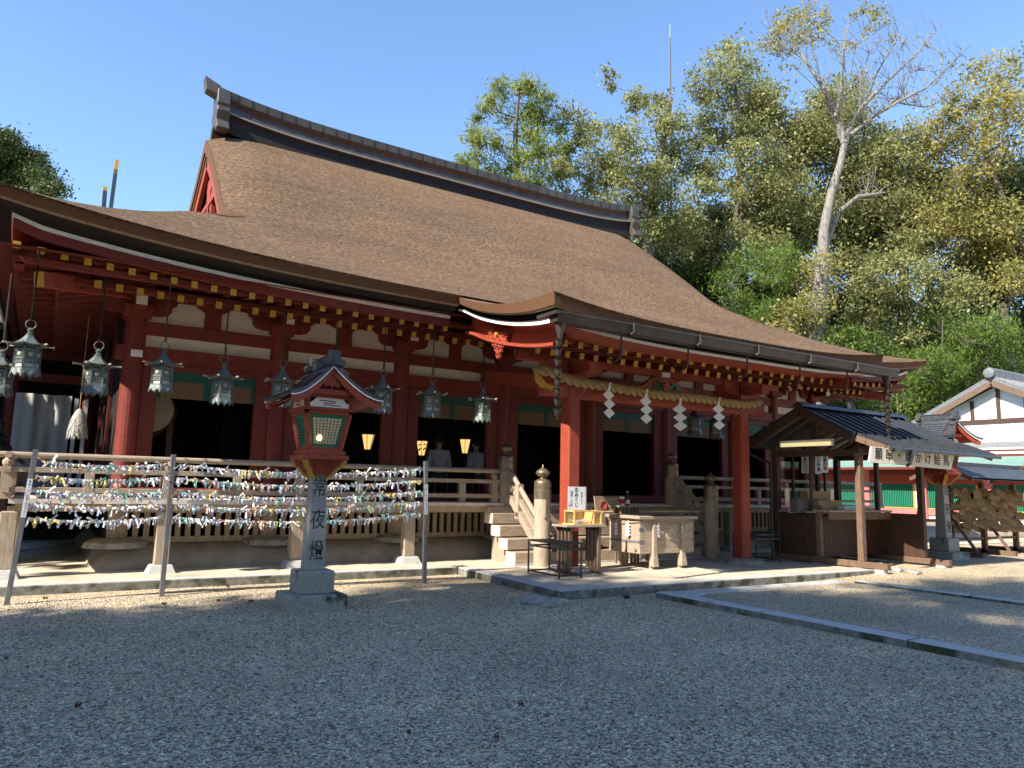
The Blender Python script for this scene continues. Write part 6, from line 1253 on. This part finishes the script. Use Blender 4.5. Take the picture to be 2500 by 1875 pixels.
b = MB(); b.box(HX+.55, HX+.62, ay-3.2, ay-1.4, 3.4, 4.0); b.build('window', M['greenfr'], hs)
# ================================================================== ROOF FINIALS OF THE SANCTUARY BEHIND, MAST
sc_ = thing('inner_sanctuary', 'shrine roof behind the hall with crossed gold tipped finials', 'shrine', (2.5, 46, 0))
b = MB(); b.box(-1, 9, 41, 51, 0, 6); b.build('wall', M['reddark'], sc_); b = MB(); b.prism([(-2, 38.5, 6), (-2, 45, 13.6), (-2, 51.5, 6)], (12, 0, 0)); b.build('roof', M['thatch'], sc_)
def chigi(ub, vb, ut, vt, y, w_):
    a = at(ub, vb, 'y', y); c = at(ut, vt, 'y', y); d = c-a; b = MB(); a0 = a-d*1.6
    b.beam(a0, a+d*.66, w_, w_*.8, 0); b.beam(a+d*.66, a+d*.78, w_*1.01, w_*.81, 2); b.beam(a+d*.66+d*.0, c, w_, w_*.8, 1); b.build('finial', [M['metalroof'], M['yellow'], M['brownwood']], sc_)
chigi(272, 497, 286, 391, 44.5, .24); chigi(254, 497, 257, 457, 45.5, .26)
def mast(): 
    p = atd(1636, 60, 52); g_ = atd(1641, 700, 52); m = MB(); m.tube([(p.x, p.y, 0), (p.x, p.y, p.z*.72), (p.x, p.y, p.z-1)], [.10, .07, .035], 8); t = thing('lightning_mast', 'thin grey metal mast rising behind the trees', 'mast', (p.x, p.y, 0)); m.build('mast_pole', M['gutter'], t); q = MB(); q.tube([(p.x, p.y, p.z-1), (p.x, p.y, p.z)], .04, 6); q.build('mast_tip', M['coppergreen'], t)
mast()
# ================================================================== TREES
def leaf_mesh(name, cen, size, m, parent, aspect=.5, droop=.3, up=.5, jitter=.35, seed=0):
    """one small diamond face per leaf, scattered through the crown's volume"""
    rg = np.random.default_rng(seed); n = len(cen); cen = np.asarray(cen, float)
    d = rg.normal(size=(n, 3)); d[:, 2] -= droop; d /= np.linalg.norm(d, axis=1, keepdims=True)
    nr = rg.normal(size=(n, 3)); nr[:, 2] += up; nr += np.array(SUN_TO)*.9; s = np.cross(d, nr); s /= np.linalg.norm(s, axis=1, keepdims=True)+1e-9
    L_ = (size*(1+jitter*rg.normal(size=n)).clip(.4, 1.8))[:, None]
    v = np.empty((n, 4, 3)); v[:, 0] = cen-d*L_*.5; v[:, 1] = cen+s*L_*aspect*.5; v[:, 2] = cen+d*L_*.5; v[:, 3] = cen-s*L_*aspect*.5
    me = bpy.data.meshes.new(name); off = WLOC(parent); v = v-np.array(off)
    me.vertices.add(n*4); me.vertices.foreach_set('co', v.reshape(-1).astype(np.float32)); me.loops.add(n*4); me.loops.foreach_set('vertex_index', np.arange(n*4, dtype=np.int32))
    me.polygons.add(n); me.polygons.foreach_set('loop_start', np.arange(0, n*4, 4, dtype=np.int32)); me.update(calc_edges=True); me.validate()
    me.materials.append(m); o = bpy.data.objects.new(name, me); COL.objects.link(o); o.parent = parent; return o
def tree(name, label, trunk, clumps, lm, bark='trunk', leaf=.2, dens=1.0, seed=1, grp='trees beyond the roof', aspect=.5, droop=.3, sub=9, shell=.55, twigs=True, tight=.30):
    """trunk: [(point, radius)], clumps: [(centre, radius, leaves factor)]"""
    rg = np.random.default_rng(seed); base = trunk[0][0]; t = thing(name, label, 'tree', tuple(base), grp); tb_ = MB()
    tb_.tube([p for p, r in trunk], [r for p, r in trunk], 9)
    pts = [p for p, r in trunk]; fine = []
    for i in range(len(pts)-1):
        for k in range(8): fine.append((pts[i].lerp(pts[i+1], k/8), trunk[i][1]*(1-k/8)+trunk[i+1][1]*k/8))
    fine.append((pts[-1], trunk[-1][1])); C_ = []; nodes = list(fine)
    for c, r, f in sorted(clumps, key=lambda q: min((q[0]-p).length for p, _ in fine)):
        best = min(nodes, key=lambda q: (q[0]-c).length+max(0, q[0].z-c.z+.3*r)*1.4); p0, r0 = best; r1 = min(r0*.7, .035+.03*r); mid = p0.lerp(c, .5)+Vector((rg.normal()*.12, rg.normal()*.12, -.10))*(c-p0).length*.6
        seq = [p0, p0.lerp(mid, .55)+Vector(rg.normal(size=3)*.04*(c-p0).length), mid, c]; rr = [max(r1, .02), r1*.85, r1*.65, .016]; tb_.tube(seq, rr, 6, cap=False)
        for k in range(1, 4): nodes.append((seq[k], rr[k]+.02))
        ns = max(3, int(sub*(.6+.5*r))); sc = []
        for k in range(ns):
            q = rg.normal(size=3); q /= np.linalg.norm(q); q[2] = q[2]*.8+.12; s = np.array(c)+q*r*rg.uniform(shell, 1.0); sc.append(s)
            if twigs: tb_.tube([c, (c+Vector(s))/2+Vector((0, 0, -.06*r)), Vector(s)], [.022, .015, .008], 5, cap=False)
        nl = int(dens*f*520*r*r)
        if nl > 0:
            sc = np.array(sc); wi = rg.integers(0, ns, nl); rad = r*tight*rg.uniform(.7, 1.4, size=ns)
            off = rg.normal(size=(nl, 3))*rad[wi][:, None]*np.array([1, 1, .75]); C_.append(sc[wi]+off)
    tb_.build('trunk', M[bark], t, smooth=True)
    if C_: leaf_mesh('crown', np.concatenate(C_), leaf, lm, t, aspect=aspect, droop=droop, seed=seed)
    return t
def px_tree(name, label, depth, trunk, clumps, lm, jit=1.6, seed=1, **kw):
    rg = np.random.default_rng(seed+50); k = depth/F
    tr = [(atd(u, v, depth), r) for u, v, r in trunk]
    b0 = tr[0][0].copy(); g_ = gz(b0.x, b0.y)+hillz(b0.x, b0.y)
    if b0.z > g_+.3: tr.insert(0, (Vector((b0.x, b0.y, g_-.4)), tr[0][1]*1.35))
    cl = []
    for c in clumps: u, v, r = c[:3]; cl.append((atd(u, v, depth+rg.normal()*jit), r*k, c[3] if len(c) > 3 else 1.0))
    return tree(name, label, tr, cl, lm, seed=seed, **kw)
def fill(u0, u1, v0, v1, n, r0, r1, seed, f=1.0):
    rg = np.random.default_rng(seed); return [(rg.uniform(u0, u1), rg.uniform(v0, v1), rg.uniform(r0, r1), f) for _ in range(n)]
px_tree('cypress_tree', 'feathery light green cypress standing just beyond the roof ridge', 46, [(1255, 640, .30), (1262, 480, .24), (1258, 330, .15), (1268, 215, .06)],
    [(1262, 212, 30), (1298, 218, 34), (1228, 225, 34), (1330, 240, 30), (1205, 245, 28), (1185, 270, 24), (1300, 270, 40), (1240, 290, 36, .5), (1165, 290, 20), (1155, 320, 22), (1148, 345, 20), (1330, 300, 42), (1290, 330, 44), (1370, 315, 26), (1180, 345, 32), (1215, 350, 30), (1260, 390, 46), (1320, 380, 48), (1375, 360, 30), (1130, 395, 26), (1170, 400, 34), (1220, 430, 44), (1290, 450, 48), (1340, 440, 44), (1150, 420, 26), (1200, 470, 44), (1380, 420, 28), (1270, 500, 46), (1330, 500, 44)],
    M['leaf_cedar'], leaf=.42, dens=1.0, aspect=.16, droop=-.1, seed=3, jit=1.0, grp=None, sub=14, shell=.25)
px_tree('camphor_tree', 'broad olive green tree with open crown right of the cypress', 47, [(1570, 720, .42), (1590, 560, .36), (1600, 430, .26), (1625, 320, .16), (1640, 240, .08)],
    [(1478, 188, 22, .8), (1492, 210, 20, .8), (1545, 232, 28), (1552, 262, 24), (1395, 275, 32, .8), (1420, 300, 30), (1440, 325, 34), (1415, 345, 30), (1590, 260, 34), (1620, 240, 28, .7), (1500, 330, 38), (1545, 350, 44), (1600, 320, 50), (1470, 385, 46), (1520, 400, 50), (1380, 385, 34), (1370, 405, 28), (1430, 430, 44), (1580, 400, 52), (1640, 380, 52), (1480, 450, 52), (1550, 460, 54), (1620, 450, 54), (1420, 480, 46), (1500, 510, 56), (1650, 300, 40), (1700, 330, 44), (1680, 400, 50), (1570, 520, 50), (1640, 525, 62), (1600, 570, 50), (1690, 560, 54), (1655, 590, 56), (1720, 470, 44)],
    M['leaf_olive'], leaf=.20, dens=1.5, seed=4, grp='broadleaf trees')
px_tree('tall_tree', 'olive tree with rusty top rising left of the pale bare trunk', 50, [(1790, 760, .40), (1800, 560, .34), (1810, 400, .24), (1800, 280, .16), (1795, 190, .08)],
    [(1775, 135, 36, .8), (1800, 155, 40, .8), (1745, 165, 38, .8), (1825, 170, 34, .7), (1720, 195, 40, .8), (1770, 200, 44), (1830, 215, 40, .8), (1700, 230, 40, .7), (1750, 260, 46), (1810, 270, 44), (1720, 300, 44), (1860, 260, 34, .7), (1780, 330, 46), (1850, 330, 44), (1740, 370, 50), (1810, 400, 54), (1870, 400, 50), (1760, 440, 54), (1830, 470, 56), (1780, 520, 56), (1730, 540, 50), (1850, 540, 56), (1800, 600, 60), (1740, 620, 56), (1870, 620, 56), (1900, 470, 46)],
    M['leaf_olive'], leaf=.20, dens=1.3, seed=5, grp='broadleaf trees')
bt = px_tree('half_bare_tree', 'tall half bare tree with pale grey trunk forking high up', 44, [(1990, 780, .40), (2008, 640, .33), (2012, 560, .30), (2030, 470, .25), (2052, 400, .21), (2062, 350, .18)],
    [(1895, 85, 34, 1.0), (1925, 45, 36, 1.0), (1960, 35, 34, 1.0), (1990, 50, 30, 1.0), (1880, 110, 26, .9), (1950, 75, 32, .9), (1910, 120, 30, .9), (2030, 40, 24, .6), (2100, 25, 26, .7), (2140, 30, 26, .8), (2165, 50, 20, .7), (2125, 70, 22, .7), (2180, 95, 14, .7), (1960, 100, 30, .5), (2010, 95, 26, .4), (2050, 110, 26, .4), (1935, 160, 24, .3), (2090, 110, 24, .4), (2205, 105, 30, .06), (2260, 110, 34, .04), (2300, 130, 34, .04), (2240, 170, 30, .05), (2330, 160, 30, .05), (2290, 200, 30, .04), (2060, 260, 24, .6), (2100, 290, 24, .5), (2040, 300, 22, .7), (2180, 240, 30, .06), (2230, 250, 28, .08), (1880, 130, 20, .3)],
    M['leaf_gold'], bark='trunkpale', leaf=.17, dens=1.0, seed=6, grp='broadleaf trees', sub=10)
lb = MB()
for seq in ([(2062, 350, .22), (2040, 280, .17), (2010, 215, .12), (1960, 140, .07), (1925, 70, .03)], [(2040, 285, .12), (2055, 210, .09), (2060, 120, .05), (2075, 40, .02)], [(2062, 350, .2), (2075, 310, .15), (2110, 255, .12), (2170, 195, .08), (2240, 130, .04), (2290, 70, .015)], [(2110, 255, .08), (2140, 180, .05), (2180, 110, .03), (2205, 60, .012)], [(2075, 330, .13), (2130, 285, .11), (2190, 250, .09), (2260, 215, .06), (2330, 150, .03), (2370, 110, .012)], [(2190, 250, .05), (2260, 262, .04), (2330, 235, .02)], [(2130, 288, .07), (2200, 235, .05), (2230, 160, .03), (2240, 90, .012)], [(2012, 220, .05), (1985, 130, .03), (1975, 50, .012)], [(1965, 145, .04), (1905, 110, .02), (1880, 80, .01)], [(2100, 268, .05), (2100, 190, .035), (2125, 120, .012)], [(2000, 640, .22), (2045, 520, .16), (2095, 480, .12), (2160, 470, .06)]):
    lb.tube([atd(u, v, 44+.6*math.sin(i*2.1)) for i, (u, v, r) in enumerate(seq)], [r for u, v, r in seq], 7)
    rg_ = np.random.default_rng(len(lb.v))
    for k in range(26):
        i = rg_.integers(1, len(seq)); t_ = rg_.random(); u, v = [seq[i-1][j]*(1-t_)+seq[i][j]*t_ for j in (0, 1)]; p = atd(u, v, 44); q = p+Vector((rg_.normal()*.7, rg_.normal()*.5, abs(rg_.normal())*1.0)); m_ = (p+q)/2+Vector((rg_.normal()*.12, 0, .05)); lb.tube([p, m_, q], [.022, .014, .006], 5, cap=False)
        for _ in range(2): e = q+Vector((rg_.normal()*.4, rg_.normal()*.3, abs(rg_.normal())*.45)); lb.tube([m_.lerp(q, .6), e], [.010, .005], 4, cap=False)
lb.build('limb', M['trunkpale'], bt, smooth=True)
px_tree('golden_tree', 'large yellowing tree filling the upper right corner', 49, [(2470, 900, .30), (2450, 760, .27), (2500, 620, .25), (2445, 480, .20), (2400, 360, .2), (2420, 250, .1)],
    [(2485, 165, 42, .8), (2450, 200, 44), (2400, 165, 36, .7), (2360, 190, 34, .6), (2330, 230, 38, .7), (2380, 240, 46), (2440, 260, 52), (2490, 260, 50), (2310, 280, 40), (2350, 310, 52), (2410, 320, 54), (2470, 330, 54), (2290, 340, 44), (2330, 380, 56), (2390, 400, 56), (2450, 410, 46, .7), (2290, 420, 50), (2350, 460, 58), (2420, 470, 54), (2270, 490, 50), (2320, 530, 60), (2390, 540, 60), (2450, 540, 56), (2250, 560, 54), (2300, 600, 58), (2360, 620, 60), (2430, 620, 60), (2490, 600, 54), (2480, 690, 54), (2420, 700, 54)],
    M['leaf_gold'], leaf=.21, dens=.95, seed=7, grp='broadleaf trees')
px_tree('shaded_tree', 'bushy olive tree on the slope below the golden tree', 47, [(2260, 900, .34), (2280, 760, .3), (2260, 660, .2)], [(2150, 640, 54), (2200, 600, 54), (2120, 690, 50), (2190, 690, 58), (2250, 680, 56), (2310, 700, 58), (2160, 750, 56), (2230, 760, 60), (2300, 770, 58), (2360, 740, 58), (2110, 780, 46), (2280, 830, 54), (2210, 840, 50), (2350, 830, 54), (2290, 900, 50)], M['leaf_olive'], leaf=.20, dens=1.1, seed=8, grp='broadleaf trees')
px_tree('ivy_tree', 'short tree wrapped in pinkish ivy at the foot of the pale trunk', 43, [(1985, 900, .45), (2000, 760, .42), (2008, 640, .36)], [(2000, 650, 40), (1975, 690, 46), (2020, 690, 40), (1950, 740, 44), (1990, 740, 46), (1930, 790, 46), (1975, 800, 50), (1900, 830, 44), (1945, 850, 46), (2010, 830, 44)], M['leaf_gold'], bark='trunkpale', leaf=.17, dens=1.1, seed=9, grp='broadleaf trees')
px_tree('leafy_bush', 'bright yellow green shrub overhanging the right roof corner', 43, [(2080, 1000, .2), (2060, 900, .14)], [(2040, 850, 40), (2090, 830, 44), (2140, 850, 40), (2010, 880, 34), (2070, 890, 40), (2190, 880, 40), (2120, 900, 40), (2230, 850, 34), (2270, 930, 34), (2180, 930, 34), (2240, 980, 32)], M['leaf_bamboo'], leaf=.18, dens=1.1, seed=10, grp=None)
for i, (lab, uu, cl) in enumerate((('dark evergreen in deep shade behind the camphor tree', 1700, fill(1560, 1790, 540, 780, 34, 44, 66, 31)+fill(1760, 2000, 700, 900, 26, 40, 56, 36)+fill(2010, 2160, 720, 880, 16, 40, 56, 37)), ('dense olive tree filling in behind the pale bare trunk', 1930, fill(1830, 2080, 230, 560, 40, 44, 66, 32)+fill(1850, 2120, 500, 800, 32, 46, 62, 35)), ('dense olive tree between the bare limbs and the golden tree', 2200, fill(2090, 2290, 300, 640, 34, 46, 68, 33)), ('dark evergreen behind the golden tree at the right edge', 2440, fill(2320, 2560, 420, 860, 44, 50, 70, 34)))):
    px_tree('evergreen_tree', lab, 54, [(uu, 900, .4), (uu+10, 600, .3), (uu, 420 if i else 600, .15)], cl, M['leaf_dark'] if i in (0, 3) else M['leaf_olive'], leaf=.23, dens=1.0, seed=20+i, grp='dark evergreens on the slope', jit=2.2)
for i, (lab, uu, cl) in enumerate((('bright bamboo clump behind the roof slope left of the pale trunk', 1800, fill(1700, 1930, 620, 800, 26, 30, 46, 41)), ('bamboo clump above the white house', 2380, fill(2280, 2500, 780, 960, 34, 30, 46, 42)), ('bamboo clump behind the right end of the hall', 2140, fill(2010, 2290, 880, 1090, 34, 30, 44, 43)), ('bamboo clump between the right roof corner and the white house', 2290, fill(2200, 2420, 860, 1000, 24, 30, 44, 44)))):
    o = px_tree('bamboo_clump', lab, 45-i % 2, [(uu, 1120, .10), (uu+6, 950, .06), (uu+12, 780 if i != 2 else 930, .03)], cl, M['leaf_bamboo'], leaf=.24, dens=.95, seed=50+i, aspect=.2, droop=.7, grp='bamboo clumps on the slope', jit=1.2)
    cu_ = MB(); rg_ = np.random.default_rng(60+i)
    for k in range(9): p = atd(uu+rg_.uniform(-90, 90), 1080, 45.5+rg_.uniform(-1.5, 2)); g_ = hillz(p.x, p.y); cu_.tube([(p.x, p.y, g_-.2), (p.x+rg_.normal()*.1, p.y, g_+4), (p.x+rg_.normal()*.5, p.y, g_+8.5)], [.05, .045, .02], 6)
    cu_.build('culm', M['coppergreen'] if False else M['bamboo'], o, smooth=True)
px_tree('round_tree', 'dark rounded evergreen at the far left above the roof', 62, [(20, 700, .5), (10, 500, .35), (0, 400, .2)], [(-40, 380, 60), (0, 370, 46), (40, 385, 46), (70, 410, 46), (100, 440, 44), (20, 430, 56), (60, 460, 50), (115, 480, 38), (90, 500, 44), (-20, 470, 60), (130, 455, 18), (30, 345, 20), (95, 395, 24)], M['leaf_dark'], leaf=.24, dens=1.7, seed=12, grp=None)
# undergrowth on the hillside
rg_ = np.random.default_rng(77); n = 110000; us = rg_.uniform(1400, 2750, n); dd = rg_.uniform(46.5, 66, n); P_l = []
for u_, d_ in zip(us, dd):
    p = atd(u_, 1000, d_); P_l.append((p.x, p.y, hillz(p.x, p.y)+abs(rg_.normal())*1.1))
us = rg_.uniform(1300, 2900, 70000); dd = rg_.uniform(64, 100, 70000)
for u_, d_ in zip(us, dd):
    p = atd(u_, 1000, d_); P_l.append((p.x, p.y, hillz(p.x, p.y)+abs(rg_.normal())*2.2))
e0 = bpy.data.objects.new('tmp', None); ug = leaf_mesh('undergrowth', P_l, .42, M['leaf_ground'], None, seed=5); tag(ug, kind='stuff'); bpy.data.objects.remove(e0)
# trees standing left of the camera, whose shade lies over the courtyard
def shade_tree(label, x, y, cl, seed):
    tree('courtyard_tree', label, [(Vector((x, y, -.2)), .45), (Vector((x+.2, y, 4)), .36), (Vector((x, y+.2, 12)), .28), (Vector((x+.3, y, 18)), .15), (Vector((x+.1, y, 24)), .06)], [(Vector(c[:3]), c[3], c[4] if len(c) > 4 else 1.0) for c in cl], M['leaf_dark'], leaf=.36, dens=.62, seed=seed, grp='courtyard trees left of the camera', twigs=False, sub=8, tight=.34)
rs = np.random.default_rng(5)
def blob(c, r, n, rr): return [(c[0]+q[0]*r[0], c[1]+q[1]*r[1], c[2]+q[2]*r[2], rs.uniform(*rr)) for q in [(lambda v: v/np.linalg.norm(v)*rs.random()**.4)(rs.normal(size=3)) for _ in range(n)]]
shade_tree('tall courtyard tree nearest the hall, left of the camera', -21, 3.0, blob((-21, 1.9, 18.3), (3.4, 3.0, 3.4), 36, (1.0, 1.5)), 61)
shade_tree('tallest courtyard tree, left of the camera', -23.5, .5, blob((-22.5, .0, 23.0), (3.6, 3.6, 3.3), 36, (1.0, 1.5)), 62)
shade_tree('tall courtyard tree farthest from the hall, left of the camera', -20, -3.5, blob((-20.5, -2.6, 26.3), (3.8, 3.2, 3.0), 17, (.8, 1.3)), 63)
shade_tree('lower courtyard tree left of the camera', -22.5, -5, blob((-22, -2.8, 19.0), (3.8, 3.2, 3.4), 27, (.9, 1.5)), 64)
# unseen trees added behind and left of the camera to block light
for i, (x, y, h, lab) in enumerate(((-20, -13, 15, 'added light-blocking tree behind the camera, far left'), (-12, -15, 18, 'added light-blocking tree behind the camera, left of the tallest'), (-4, -14, 19, 'added light-blocking tree straight behind the camera, tallest'), (4, -15, 18, 'added light-blocking tree behind the camera, just right of the tallest'), (12, -14, 18, 'added light-blocking tree behind the camera, right of centre'), (21, -14, 17, 'added light-blocking tree behind the camera, far right'), (-30, -4, 15, 'added light-blocking tree beyond the left side, nearer the camera'), (-29, 7, 17, 'added light-blocking tree beyond the left side, in line with the hall'), (-28, 19, 17, 'added light-blocking tree left of the hall, farthest back'), (-13.5, 16.5, 11.5, 'leafy added light-blocking tree close to the left end of the hall, nearer'), (-13.5, 23, 12, 'leafy added light-blocking tree close to the left end of the hall, farther'))):
    tree('light_blocking_tree', lab, [(Vector((x, y, -.2)), .5), (Vector((x, y, h*.5)), .35), (Vector((x+.3, y, h*.85)), .15)], [(Vector((x+rs.uniform(-4.2, 4.2), y+rs.uniform(-2.5, 2.5), h*(.12+.85*rs.random()))), rs.uniform(1.6, 2.5), 1.0) for _ in range(44)], M['leaf_dark'], leaf=.6, dens=.075 if x != -13.5 else .3, seed=80+i, grp='unseen trees added to block light', twigs=False, sub=7, tight=.36)

lt = MB(); rg_ = random.Random(88)
for k in range(260):
    r_ = 2.4+9*rg_.random(); a = YAW+(rg_.random()-.5)*1.4; x, y = r_*math.sin(a), r_*math.cos(a)
    if y > 11.7 or (x > 6.2 and y > 8.5) or x > 7.6: continue
    b = rg_.uniform(0, 6.28); d = Vector((math.cos(b), math.sin(b), rg_.uniform(-.1, .3)))*rg_.uniform(.008, .028); s = Vector((-d.y, d.x, 0)).normalized()*rg_.uniform(.003, .012); c = Vector((x, y, .014)); lt.add([c-d, c+s+Vector((0, 0, .006)), c+d, c-s], [(0, 1, 2, 3)])
tag(lt.build('ground_litter', mat('brown_leaf_litter', (.07, .045, .025), (.20, .12, .06), 6, .9)), kind='stuff')
